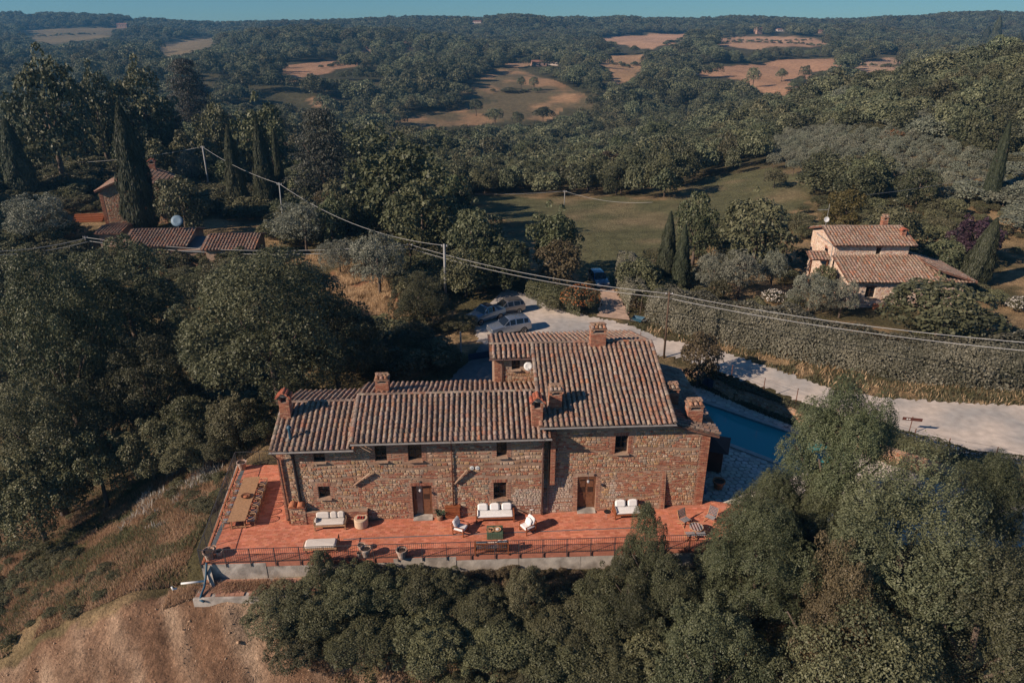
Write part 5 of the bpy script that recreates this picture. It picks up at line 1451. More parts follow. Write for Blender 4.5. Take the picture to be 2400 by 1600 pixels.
# small lane things
ls = P(1405, 728, .15); la = thing('bent_pipe', 'pale bent pipe standing at the corner of the dirt lane', 'pipe', ls); m = MB(); m.tube([(0, 0, 0), (.05, 0, .9), (.3, .05, 1.35), (.7, .1, 1.5), (.72, .1, .4)], .045, 7); m.build('tube', MT['pole_grey'], la, smooth=True); m = MB(); m.lathe([(.2, 0), (.2, .3), (.14, .34)], 8); m.build('stone_foot', MT['concrete'], la)
wb = thing('wheelbarrow', 'blue grey wheelbarrow tipped in the grass by the lane', 'wheelbarrow', P(1494, 756, .25), R(60))
m = MB(); m.add([(-.35, -.45, .25), (.35, -.45, .25), (.28, .35, .3), (-.28, .35, .3), (-.45, -.65, .62), (.45, -.65, .62), (.4, .55, .6), (-.4, .55, .6)], [(3, 2, 1, 0), (0, 1, 5, 4), (1, 2, 6, 5), (2, 3, 7, 6), (3, 0, 4, 7)]); m.build('tray', MT['hose_blue'], wb)
for x in (-.3, .3): m = MB(); m.tube([(x * .5, .7, .2), (x, -.3, .3), (x * 1.2, -1.1, .65)], .02, 6); m.build('handle', MT['pole_grey'], wb)
m = MB(Matrix.Translation((0, .7, .2)) @ Matrix.Rotation(R(90), 4, 'Y')); m.lathe([(.2, -.04), (.2, .04)], 12); m.build('wheel', MT['tyre'], wb)
# ================================================================== cars
def car(loc, rz, label, paint, L=4.3, W_=1.8, Ht=1.62, roofmat=None, kind='suv'):
    t = thing('parked_car', label, 'car', loc, rz)
    # stations along the length: x, sill z, belt z, roof z, half width at belt, half width at roof
    hb = .62 * Ht if kind != 'hatch' else .60 * Ht
    if kind == 'suv': st = [(-.50, .36, .55, .56, .80, .78), (-.485, .30, .80, .84, .93, .86), (-.30, .28, .92, .97, .97, .90), (-.205, .28, hb, hb + .02, .98, .88), (-.05, .28, hb, Ht * .97, .99, .72), (.10, .28, hb + .01, Ht, .99, .74), (.30, .28, hb + .03, Ht * .985, .98, .74), (.42, .30, hb + .05, Ht * .95, .96, .72), (.485, .34, hb + .02, hb + .10, .93, .84), (.50, .38, .72, .74, .88, .84)]
    elif kind == 'pickup': st = [(-.50, .40, .62, .64, .82, .80), (-.485, .34, .88, .92, .93, .86), (-.28, .32, 1.0, 1.04, .97, .90), (-.19, .32, hb, hb + .02, .98, .88), (-.06, .32, hb, Ht * .98, .99, .74), (.07, .32, hb, Ht, .99, .76), (.15, .32, hb, Ht * .97, .98, .76), (.26, .32, hb, hb + .06, .98, .86), (.485, .36, hb - .02, hb, .95, .88), (.50, .40, .74, .76, .90, .86)]
    else: st = [(-.50, .34, .52, .53, .78, .74), (-.48, .28, .72, .76, .92, .84), (-.31, .26, .86, .92, .97, .86), (-.22, .26, hb, hb + .02, .98, .86), (-.04, .26, hb, Ht * .97, .99, .70), (.14, .26, hb + .02, Ht, .99, .72), (.34, .26, hb + .05, Ht * .97, .98, .70), (.44, .28, hb + .08, Ht * .90, .95, .70), (.49, .34, hb, hb + .10, .90, .80), (.50, .36, .70, .72, .86, .80)]
    hw = W_ / 2; vs = []; k = 9
    for x, zs, zb, zr, wb_, wr in st:
        X = x * L
        half = [(wb_ * .90, zs), (wb_ * 1.0, zs + (zb - zs) * .45), (wb_ * .97, zb), (wr, zr - .03), (wr * .6, zr + .015)]
        ring = [(X, hw * a, z) for a, z in half] + [(X, -hw * a, z) for a, z in half[::-1]]
        vs += ring
    n = 10; fs = []; gl = {}
    for i in range(len(st) - 1):
        for j in range(n):
            jj = (j + 1) % n; fs.append((i * n + j, i * n + jj, (i + 1) * n + jj, (i + 1) * n + j))
    fs.append(tuple(range(n - 1, -1, -1))); e = (len(st) - 1) * n; fs.append(tuple(range(e, e + n)))
    m = MB(); m.add(vs, fs); b = m.build('body', MT[paint], t, smooth=False)
    V = [Vector(p) for p in vs]
    def panel(name, a, b_, c, d, mat, off=.012, sh=.10):
        p = [V[a], V[b_], V[c], V[d]]; cen = sum(p, Vector()) / 4; nrm = (p[1] - p[0]).cross(p[3] - p[0]).normalized()
        if nrm.dot(cen - Vector((0, 0, .7))) < 0: nrm = -nrm
        q = [cen + (x - cen) * (1 - sh) + nrm * off for x in p]; m = MB(); m.add(q, [(0, 1, 2, 3)]); return m.build(name, MT[mat], t)
    # windscreen over stations 3-4, side windows between 4..7
    for i, nm in ((3, 'windscreen'),):
        a, b2 = i * n, (i + 1) * n
        m = MB(); p = [V[a + 3], V[a + 6], V[b2 + 6], V[b2 + 3]]; cen = sum(p, Vector()) / 4
        q = [cen + (x - cen) * .93 + Vector((-.035, 0, .035)) for x in p]; m.add(q, [(0, 1, 2, 3)]); m.build(nm, MT['car_glass'], t)
    last = 7 if kind != 'pickup' else 6
    for i in range(4, last):
        for s0, s1 in ((2, 3), (6, 7)): panel('side_window', i * n + s0, i * n + s1, (i + 1) * n + s1, (i + 1) * n + s0, 'car_glass', .012, .16 if i != 3 else .3)
    for s0, s1 in ((2, 3), (6, 7)):
        p = [V[3 * n + s0], V[4 * n + s0], V[4 * n + s1]]; cen = sum(p, Vector()) / 3; m = MB(); sgn = 1 if s0 == 2 else -1
        m.add([cen + (x - cen) * .78 + Vector((0, .014 * sgn, .004)) for x in p], [(0, 1, 2)]); m.build('side_window', MT['car_glass'], t)
    r0 = 7 if kind != 'pickup' else 6
    a, b2 = r0 * n, (r0 + 1) * n; p = [V[a + 3], V[a + 6], V[b2 + 6], V[b2 + 3]]; cen = sum(p, Vector()) / 4; m = MB(); m.add([cen + (x - cen) * .86 + Vector((.03, 0, .02)) for x in p], [(0, 1, 2, 3)]); m.build('rear_window', MT['car_glass'], t)
    if roofmat:
        a, b2 = 4 * n, (7 if kind != 'pickup' else 6) * n; p = [V[a + 3], V[a + 6], V[b2 + 6], V[b2 + 3]]; cen = sum(p, Vector()) / 4
        m = MB(); q = [cen + (x - cen) * .9 for x in p]; m.box((cen.x, 0, Ht + .022), ((q[2] - q[1]).length * .92, W_ * .62, .02)); m.build('roof_panel', MT[roofmat], t)
    wr_ = .345 if kind != 'hatch' else .30
    tm = MB(Matrix.Rotation(R(90), 4, 'X')); tm.lathe([(wr_ * .62, -.10), (wr_ * .94, -.105), (wr_, -.08), (wr_, .08), (wr_ * .94, .105), (wr_ * .62, .10)], 20); tme = tm.mesh('tyre', MT['tyre'])
    rm = MB(Matrix.Rotation(R(90), 4, 'X')); rm.lathe([(wr_ * .62, -.07), (wr_ * .60, .112), (wr_ * .5, .118), (wr_ * .42, .09), (wr_ * .16, .09), (wr_ * .12, .11), (.01, .112)], 20); rme = rm.mesh('rim', MT['rim'])
    am = MB(Matrix.Rotation(R(90), 4, 'X')); am.lathe([(wr_ * 1.18, -.02), (wr_ * 1.2, .012), (wr_ * 1.0, .012)], 20); ame = am.mesh('wheel_arch', MT['car_trim'])
    for sx in (-.305, .30):
        for sy in (-1, 1):
            w = bpy.data.objects.new('wheel', tme); C.objects.link(w); w.parent = t; w.location = (sx * L, sy * (hw - .10), wr_); w.rotation_euler = (0, 0, PI if sy > 0 else 0)
            inst('rim', rme, w); inst('wheel_arch', ame, w, (0, -.0, .0), (0, 0, 0))
    for sy in (-1, 1):
        m = MB(); m.rbox((-.478 * L, sy * hw * .66, .74 if kind != 'hatch' else .66), (.10, .34, .13), .03); m.build('headlight', MT['lamp_clear'], t)
        m = MB(); m.rbox((.488 * L, sy * hw * .78, .86), (.07, .14, .26), .03); m.build('tail_light', MT['lamp_red'], t)
        m = MB(); m.rbox((-.17 * L, sy * (hw + .08), hb + .04), (.12, .18, .12), .04); m.build('mirror', MT[paint], t)
    for x, nm in ((-.495, 'front_bumper'), (.495, 'rear_bumper')): m = MB(); m.rbox((x * L, 0, .46), (.12, W_ * .9, .22), .04); m.build(nm, MT['car_trim' if kind == 'pickup' else paint], t)
    if kind == 'suv':
        for sy in (-1, 1): m = MB(); m.bar((-.03 * L, sy * hw * .70, Ht + .05), (.38 * L, sy * hw * .70, Ht + .03), .03, .03); m.build('roof_rail', MT['rim'], t)
    return t
def heading(pf, pr):
    f, r = P(*pf), P(*pr); d = r - f; return (f + r) / 2, math.atan2(d.y, d.x)
c, a = heading((1169, 790), (1224, 781)); car((c.x - .15, c.y + .8, H1(c.x, c.y + .8) + .06), a, 'silver off road car parked nearest the tall roof', 'car_silver', 4.35, 1.82, 1.64)
c2, a2 = heading((1116, 765), (1164, 750)); car((c2.x - .1, c2.y + .75, H1(c2.x, c2.y + .75) + .06), a2, 'light blue two door car with dark roof in the middle of the parked three', 'car_lightblue', 4.3, 1.8, 1.70, 'car_trim', 'pickup')
c3 = P(1186, 740, .1); car((c3.x + .05, c3.y + .9, H1(c3.x, c3.y + .9) + .06), a + .02, 'grey small hatchback parked farthest from the house', 'car_grey', 3.9, 1.68, 1.50, 'car_grey', 'hatch')
c4_ = P(1402, 668, .1); car((c4_.x, c4_.y, H1(c4_.x, c4_.y) + .06), R(100), 'dark blue car standing in the lane behind the orange bush', 'car_blue', 4.2, 1.75, 1.5, None, 'hatch')
# ================================================================== poles and wires
def wire(t, p0, p1, sag, r=.028, mat='wire'):
    p0, p1 = Vector(p0), Vector(p1); m = MB()
    m.tube([p0.lerp(p1, k / 20) - Z3 * sag * 4 * (k / 20) * (1 - k / 20) for k in range(21)], r, 5); return m.build('wire', MT[mat], t, smooth=True)
def polep(px, ytop, base, mat, r, label, arm=False):
    g = H1(base.x, base.y); top = PY(px, ytop, base.y)
    t = thing('power_pole', label, 'pole', (base.x, base.y, g - .1)); h = top.z - g + .1
    m = MB(); m.tube([(0, 0, 0), (top.x - base.x, 0, h)], [r, r * .75], 10); m.build('shaft', MT[mat], t, smooth=True)
    m = MB(); m.bar((top.x - base.x - .35, 0, h - .25), (top.x - base.x + .35, 0, h - .25), .07, .07); m.build('crossarm', MT[mat], t)
    for x in (-.28, .28): m = MB(); m.lathe([(.04, h - .22), (.05, h - .14), (.02, h - .06)], 8, (top.x - base.x + x, 0, 0)); m.build('insulator', MT['lamp_clear'], t)
    return t, Vector((top.x, base.y, top.z - .15))
pg, tG = polep(1041, 572, P(1045, 708, 0), 'pole_grey', .17, 'thick pale grey concrete pole behind the parked cars')
p1_, tW1 = polep(1569, 684, P(1556, 836, .3), 'wood_pole', .10, 'slim brown wooden pole right of the tall roof')
p2_, tW2 = polep(960, 570, P(966, 668, .3), 'wood_pole', .09, 'slim brown wooden pole left of the grey concrete pole')
b = hit(493, 455); pf1, tF1 = polep(474, 342, b, 'pole_grey', .15, 'pale pole between the cypresses and the left stone house')
b = PY(656, 478, 98); pf2, tF2 = polep(654, 428, b, 'pole_grey', .09, 'short pale pole right of the slim cypress')
b = hit(1322, 488); pf3, tF3 = polep(1324, 446, b, 'pole_grey', .08, 'thin pole at the near edge of the green meadow')
b = hit(202, 585); pf4, tF4 = polep(199, 552, b, 'pole_grey', .07, 'short pole beside the low tiled outbuildings')
wr = thing('power_line', 'pair of power cables crossing the picture above the road', 'cable', (0, 0, 0))
for dz, dy in ((0, 0), (-.55, .3)):
    o = Vector((0, dy, dz)); e = Vector((62, 42, 9.2))
    wire(wr, tW2 + o, tW1 + o, .75); wire(wr, tW1 + o, PY(2470, 808 if dz == 0 else 828, 44) , .5); wire(wr, tW2 + o, PY(205, 557, 90) + o, 1.2); wire(wr, PY(205, 557, 90) + o, PY(-60, 590, 84) + o, .5)
wr2 = thing('telephone_line', 'single cable from the far pale pole down to the grey concrete pole', 'cable', (0, 0, 0)); wire(wr2, tF1, tF2, .6); wire(wr2, tF2, tG, 1.6); wire(wr2, tF1, PY(90, 382, tF1.y + 6), .8)
wr3 = thing('meadow_line', 'thin cable over the near edge of the green meadow', 'cable', (0, 0, 0)); wire(wr3, PY(1040, 452, tF3.y), tF3, .4); wire(wr3, tF3, PY(1530, 474, tF3.y - 8), .8)
wr4 = thing('hillside_line', 'thin cable at the right edge on the hillside', 'cable', (0, 0, 0)); wire(wr4, PY(2420, 386, 118), PY(2000, 460, 98), .6, .018)
# ================================================================== the neighbour's house
NZ = H1(40, 74)
nh = thing('neighbour_house', 'pale stone house with two tiled roof levels at the right', 'house', (0, 0, NZ))
e0, e1 = 3.9 - NZ, 6.65 - NZ
NT = Pieces(Matrix.Translation((0, 0, NZ))); NP_ = Pieces(Matrix.Translation((0, 0, NZ)))
x0, x1, yF, yU, yB = 35.9, 48.2, 71.65, 76.0, 82.6
w1 = [PY(2030, 676, yF), PY(2053, 676, yF), PY(2116, 676, yF), PY(2135, 676, yF)]
zw0, zw1 = 1.15, 2.35
hl = [(w1[0].x - x0, w1[1].x - x0, zw0, zw1), (w1[2].x - x0, w1[3].x - x0, zw0, zw1)]
frn_ = frame((x0, yF, 0), X3, Z3, -Y3); mb = MB(); wall_holes(mb, frn_, x1 - x0, e0 + .2, hl)
mb.add([(x0, yF, 0), (x0, yU, 0), (x0, yU, e0 + 1.5), (x0, yF, e0 + .15)][::-1], [(0, 1, 2, 3)]); mb.add([(x1, yF, 0), (x1, yU, 0), (x1, yU, e0 + .2), (x1, yF, e0 + .15)], [(0, 1, 2, 3)])
wl_ = mb.build('wall', MT['render'], nh); bk = MB()
def pale_stones(fr, w, h, holes, par, top=None):
    global STONE_COL
    keep = STONE_COL; STONE_COL = [(.60, .46, .36), (.66, .53, .42), (.56, .43, .35), (.62, .44, .33), (.58, .40, .28), (.68, .56, .46), (.54, .38, .29), (.5, .3, .22)]
    stone_face(NP_, bk, fr, w, h, holes, par, brickrows=0, surround=.1, small=1.25, top=top); STONE_COL = keep
pale_stones(frn_, x1 - x0, e0 + .1, hl, wl_)
pale_stones(frame((x0, yU, 0), -Y3, Z3, -X3), yU - yF, e0 + 1.4, [], wl_, top=lambda x: e0 + 1.4 - x * .3)
u0, u1 = 35.75, 43.9
wu = [PY(2053, 590, yU), PY(2065, 590, yU)]
hu = [(wu[0].x - u0, wu[1].x - u0, 1.02, 1.75)]
fru = frame((u0, yU, e0 + .9), X3, Z3, -Y3); mb = MB(); wall_holes(mb, fru, u1 - u0, e1 - e0 - .8, [(a - 0, b, c - .3, d - .3) for a, b, c, d in hu])
zr_ = e1 + (79.3 - 75.5) * TAN
mb.add([(u0, yU, 0), (u0, yB, 0), (u0, yB, e1 + .1), (u0, 79.3, zr_ - .08), (u0, yU, e1 + .1)][::-1], [(0, 1, 2, 3, 4)]); mb.add([(u1, yU, 0), (u1, yB, 0), (u1, yB, e1 + .1), (u1, 79.3, zr_ - .08), (u1, yU, e1 + .1)], [(0, 1, 2, 3, 4)])
wu_ = mb.build('upper_wall', MT['render'], nh)
pale_stones(fru, u1 - u0, e1 - e0 - .85, [(a, b, c - .3, d - .3) for a, b, c, d in hu], wu_)
pale_stones(frame((u0, yB, 0), -Y3, Z3, -X3), yB - yU, 8, [(4.0, 4.8, 3.6, 4.7)], wu_, top=lambda x: min(e1 + .05 + x * .3, e1 + .05 + (yB - yU - x) * .3))
m = MB(); m.box((u0 - .035, yU + 2.1, 4.15), (.04, .75, 1.1)); m.build('window', MT['glass_dark'], nh)
if bk.v: tag(bk.build('bricks', MT['brick_joined'], wl_, colour=True), kind='stuff')
NP_.flush('stone', 'stones', STONES, MT['stone_piece'], MT['stone_joined'])
for (a, b, c, d), fr_, nm in [(q, frn_, 'window') for q in hl] + [((q[0], q[1], q[2] - .3, q[3] - .3), fru, 'window') for q in hu]:
    m = MB(); p = lambda x, y, z: fr_ @ Vector((x, y, z))
    m.add([p(a, c, -.2), p(b, c, -.2), p(b, d, -.2), p(a, d, -.2)], [(0, 1, 2, 3)]); o = m.build(nm, MT['glass_dark'], nh)
    m = MB(); m.bar(p((a + b) / 2, c, -.17), p((a + b) / 2, d, -.17), .06, .05, up=(0, 1, 0)); m.bar(p(a, (c + d) / 2, -.17), p(b, (c + d) / 2, -.17), .04, .04); m.build('frame', MT['wood_dark'], o); m = MB(); m.bar(p(a - .1, c - .03, .03), p(b + .1, c - .03, .03), .25, .06); m.build('sill', MT['firepit'], o)
def nroof(P0, xdir, w, up, L, taper=None, name='roof', pal=None):
    up = Vector(up).normalized(); xd = Vector(xdir); fr = frame(P0, xd, up, xd.cross(up)); m = MB(fr)
    if taper is None: m.box((w / 2, L / 2, -.06), (w, L, .12))
    else: m.add([(0, 0, -.05), (w, 0, -.05), (w, max(taper(w), .02), -.05), (taper.k, L, -.05), (0, max(taper(0), .02), -.05)] if taper.k > 0 else [(0, 0, -.05), (w, 0, -.05), (0, L, -.05)], [(0, 1, 2, 3, 4)] if taper.k > 0 else [(0, 1, 2)])
    o = m.build(name, MT['tile_bed'], nh); un = MB(); tile_slope(NT, un, fr, w, L, o, pitch=.36, rows=.42, palette=pal or [22, 22, 10, 6, 12, 16, 16, 2], taper=taper)
    tag(un.build('channel_tiles', MT['tile_joined'], o, colour=True), kind='stuff'); return o
sl = Vector((0, 1, TAN)); k_ = math.cos(RT)
Ld = (yU - yF + .55) / k_
tp = lambda x: Ld if x < 9.2 else Ld * max(0, (13.6 - x) / 4.4)
tp.k = 9.2
rlo = nroof((x0 - .45, yF - .55, e0), X3, 13.6, sl, Ld, tp)
hipL = 6.0
nroof((x1 + .95, yF - .55, e0), Y3, 7.5, (-1, 0, TAN), 4.4 / k_ * 1.0, None, 'roof')
rup = nroof((u0 - .5, 75.45, e1), X3, u1 - u0 + 1.0, sl, (79.3 - 75.45) / k_)
nroof((u1 + .5, yB + .5, e1), -X3, u1 - u0 + 1.0, (0, -1, TAN), (yB + .5 - 79.3) / k_)
ridge_tiles(NT, (u0 - .5, 79.3, zr_ + .04), (u1 + .5, 79.3, zr_ + .04), rup)
# porch
nroof((33.4, 76.4, 4.55 - NZ + .2), X3, 2.4, (0, 1, .35), 1.7, None, 'porch_roof', rosy)
for x in (33.6, 35.4): m = MB(); m.bar((x, 76.6, 0), (x, 76.6, 4.5 - NZ + .2), .14, .14, up=(0, 1, 0)); m.build('porch_post', MT['wood_door'], nh)
NT.flush('roof_tile', 'roof_tiles', TILES, MT['tile_piece'], MT['tile_joined'])
chimney(rup, PY(2070, 531, 80).x, 80.0, zr_ - .3, .6, .6, 1.5, 'flat'); chimney(rup, 43.6, 77.4, e1 + 1.9 * TAN, .5, .5, .8, 'gable')
m = MB(); m.tube([(35.4, yB - 2, e1), (35.3, yU - .2, e1 - .1), (35.3, yU - .25, 3.5)], .05, 6); m.build('downpipe', MT['pole_grey'], nh)
na = PY(1936, 531, 79); an2 = thing('roof_antenna', 'television antenna with a small white dish on the neighbour roof', 'antenna', (na.x, 79.2, zr_ + NZ))
m = MB(); m.tube([(0, 0, -.2), (.06, 0, 2.6)], .025, 6); m.build('mast', MT['pole_grey'], an2); m = MB(); m.bar((-1.2, 0, 1.9), (.1, 0, 1.95), .03, .03)
for i in range(6): m.bar((-1.1 + i * .2, -.2, 1.92), (-1.1 + i * .2, .2, 1.92), .015, .015)
m.build('yagi', MT['pole_grey'], an2); m = MB(Matrix.Translation((-.05, -.12, .85)) @ Matrix.Rotation(R(80), 4, 'X')); m.lathe([(.05, -.05), (.3, .02), (.3, .035), (.02, -.02)], 16); m.build('reflector', MT['white'], an2)
kn = thing('kennel', 'small reddish box against the neighbour house wall', 'box', (PY(2061, 712, 71).x, 71.0, NZ)); m = MB(); m.rbox((0, 0, .3), (1.0, .7, .6), .03); m.build('body', MT['pot_clay'], kn); m = MB(); m.box((.1, -.36, .25), (.4, .03, .35)); m.build('opening', MT['car_trim'], kn)
# ================================================================== houses on the left
def simple_house(name, label, loc, rz, w, d, eave, ridge, wallm, roofs, pal, stone=False, axis='x'):
    t = thing(name, label, 'house', loc, rz); Wm = Matrix.Translation(loc) @ Matrix.Rotation(rz, 4, 'Z')
    tp_ = Pieces(Wm); sp2 = Pieces(Wm)
    m = MB()
    if axis == 'x': gable_body(m, -w / 2, w / 2, 0, d, eave, eave, d / 2, ridge); m.quad((-w / 2, 0, 0), (w / 2, 0, 0), (w / 2, 0, eave), (-w / 2, 0, eave))
    else:
        for y, f in ((0, 0), (d, 1)):
            pts = [(-w / 2, y, 0), (w / 2, y, 0), (w / 2, y, eave), (0, y, ridge), (-w / 2, y, eave)]; m.add(pts if not f else pts[::-1], [(0, 1, 2, 3, 4)])
        m.quad((-w / 2, d, 0), (-w / 2, 0, 0), (-w / 2, 0, eave), (-w / 2, d, eave)); m.quad((w / 2, 0, 0), (w / 2, d, 0), (w / 2, d, eave), (w / 2, 0, eave))
    wl = m.build('wall', MT[wallm], t); bk = MB()
    if stone:
        if axis == 'x': stone_face(sp2, bk, frame((-w / 2, 0, 0), X3, Z3, -Y3), w, eave - .05, [], wl, small=1.3, brickrows=.03)
        else:
            stone_face(sp2, bk, frame((-w / 2, 0, 0), X3, Z3, -Y3), w, ridge, [], wl, small=1.3, brickrows=.03, quoinL=.6, top=lambda x: eave + (ridge - eave) * (1 - abs(x - w / 2) / (w / 2)) - .15)
            stone_face(sp2, bk, frame((-w / 2, d, 0), -Y3, Z3, -X3), d, eave, [], wl, small=1.3, brickrows=.03)
        sp2.flush('stone', 'stones', STONES, MT['stone_piece'], MT['stone_joined'], 120)
        if bk.v: tag(bk.build('bricks', MT['brick_joined'], wl, colour=True), kind='stuff')
    ov = .4; sl_ = (ridge - eave) / ((d if axis == 'x' else w) / 2)
    for sgn in ((1, -1) if axis == 'x' else (1, -1)):
        if axis == 'x':
            o = Vector((-w / 2 - ov, -ov, eave - ov * sl_ + .06)) if sgn > 0 else Vector((w / 2 + ov, d + ov, eave - ov * sl_ + .06)); xd = X3 * sgn; up = Vector((0, sgn, sl_)); L = Vector((0, d / 2 + ov, (d / 2 + ov) * sl_)).length; ww = w + 2 * ov
        else:
            o = Vector((w / 2 + ov, -ov, eave - ov * sl_ + .06)) if sgn > 0 else Vector((-w / 2 - ov, d + ov, eave - ov * sl_ + .06)); xd = Y3 * sgn; up = Vector((-sgn, 0, sl_)); L = Vector((w / 2 + ov, 0, (w / 2 + ov) * sl_)).length; ww = d + 2 * ov
        up.normalize(); fr = frame(o, xd, up, xd.cross(up)); m = MB(fr); m.box((ww / 2, L / 2, -.06), (ww, L, .12)); ro = m.build('roof', MT['tile_bed'], t)
        un = MB(); tile_slope(tp_, un, fr, ww, L, ro, pitch=.40, rows=.5, palette=pal); tag(un.build('channel_tiles', MT['tile_joined'], ro, colour=True), kind='stuff')
    tp_.flush('roof_tile', 'roof_tiles', TILES, MT['tile_piece'], MT['tile_joined'], 200)
    return t
dark = [10, 8, 26, 12, 14, 18, 3, 3]
pA, pB = PY(300, 576, 87.5), PY(416, 578, 87.5); hz_ = H1(-46, 89)
o1 = simple_house('outbuilding', 'low outbuilding with a tiled roof, left of the two beside the trees', ((pA.x + pB.x) / 2, 87.9, hz_), R(4), pB.x - pA.x + 1, 7.6, 3.0 - hz_ + .1, 4.15 - hz_, 'mortar', None, dark)
pA, pB = PY(476, 587, 86), PY(588, 584, 86); hz_ = H1(-35, 88)
o2 = simple_house('outbuilding', 'low outbuilding with a tiled roof, right of the two beside the trees', ((pA.x + pB.x) / 2, 86.4, hz_), R(4), pB.x - pA.x - .4, 6.6, 3.0 - hz_ + .1, 4.0 - hz_, 'mortar', None, dark)
pA, pB = PY(228, 548, 95), PY(272, 545, 95); hz_ = H1(-56, 96)
o3 = simple_house('outbuilding', 'smallest tiled shed at the foot of the left stone house', ((pA.x + pB.x) / 2, 95.3, hz_), R(3), pB.x - pA.x, 4.6, max(1.2, PY(250, 547, 95).z - hz_), max(1.8, PY(250, 530, 97.5).z - hz_), 'mortar', None, dark)
bb = hit(236, 527); h4 = simple_house('stone_house', 'two storey stone house half hidden by the tall thick cypress', (bb.x + 5.2, bb.y + 1.0, bb.z - .3), R(14), 9.0, 9.5, 5.4, 7.3, 'mortar', None, dark, True, 'y')
chimney(h4, 1.6, 8.5, 6.6, .9, .8, 1.7, 'gable')
lk = PY(483, 590, 87); ln = thing('lean_to', 'dark flat roofed shed between the two low outbuildings', 'shed', (PY(445, 590, 87.5).x, 87.8, H1(-39, 88)), R(4)); m = MB(); m.box((0, 2.4, 1.1), (3.4, 4.8, 2.2)); m.build('wall', MT['mortar'], ln); m = MB(); m.box((0, 2.4, 2.3), (3.6, 5.2, .14), rx=.1); m.build('roof', MT['slate_strip'], ln)
dl = PY(420, 536, 91.5); dish((dl.x, 91.3, dl.z - .2), R(10), .75, 'large blue grey satellite dish above the left outbuilding roof', .5, 1.3, 'dish_blue')
ds = hit(205, 520); dkk = thing('garden_terrace', 'reddish wooden steps beside the left stone house', 'steps', (ds.x, ds.y, ds.z), R(10))
for i in range(4): m = MB(); m.box((0, i * .5, .1 + i * .22), (4.2, .5, .2)); m.build('step', MT['wood_red'], dkk)
# ================================================================== far farmhouses
FARBOX = []
def far_house(px, yb, w, d, h, rz, label, wm='far_wall', tower=False):
    b = hit(px, yb); FARBOX.append(([(px - 20, yb - 14), (px + 20, yb - 14), (px + 20, yb + 3), (px - 20, yb + 3)], b.y)); t = thing('distant_farmhouse', label, 'house', (b.x, b.y, b.z - .5), rz)
    m = MB(); m.box((0, 0, h / 2), (w, d, h)); m.build('wall', MT[wm], t)
    m = MB(); rh = 1.6; m.add([(-w / 2 - .4, -d / 2 - .4, h), (w / 2 + .4, -d / 2 - .4, h), (w / 2 + .4, d / 2 + .4, h), (-w / 2 - .4, d / 2 + .4, h), (-w / 2 - .4, 0, h + rh), (w / 2 + .4, 0, h + rh)], [(0, 1, 5, 4), (2, 3, 4, 5), (0, 4, 3), (1, 2, 5), (3, 2, 1, 0)]); m.build('roof', MT['far_roof'], t)
    for i in range(max(2, int(w / 4))):
        x = -w / 2 + (i + .5) * w / max(2, int(w / 4)); m = MB(); m.box((x, -d / 2 - .02, h * .55), (1.1, .08, 1.5)); m.build('window', MT['glass_dark'], t)
    return t
far_house(288, 66, 17, 12, 7, .2, 'brown farmhouse on the left skyline beside lone cypresses'); far_house(960, 116, 14, 9, 6, .4, 'ruined stone farmhouse in the middle wooded hill', 'far_wall'); far_house(860, 122, 14, 8, 4, .1, 'low red roofed house left of the ruined farmhouse'); far_house(1118, 54, 16, 10, 6, 0, 'pale house on the middle skyline', 'far_wall_pale')
far_house(1776, 80, 10, 9, 9, .3, 'tall brown tower like farmhouse above the right wheat fields'); far_house(1862, 49, 34, 12, 6, 0, 'long white house on the right hilltop', 'far_wall_pale'); far_house(1778, 47, 12, 9, 4, .1, 'small pale house left of the long white hilltop house', 'far_wall_pale'); far_house(1828, 74, 14, 9, 4, .1, 'low pale house below the hilltop village', 'far_wall_pale'); far_house(1262, 155, 13, 9, 4, .2, 'grey farm shed among trees right of the middle field', 'far_wall')
far_house(1300, 153, 12, 8, 4, -.2, 'pale farm building right of the grey farm shed', 'far_wall_pale'); far_house(1925, 78, 12, 9, 4, 0, 'small dark house below the right hilltop')
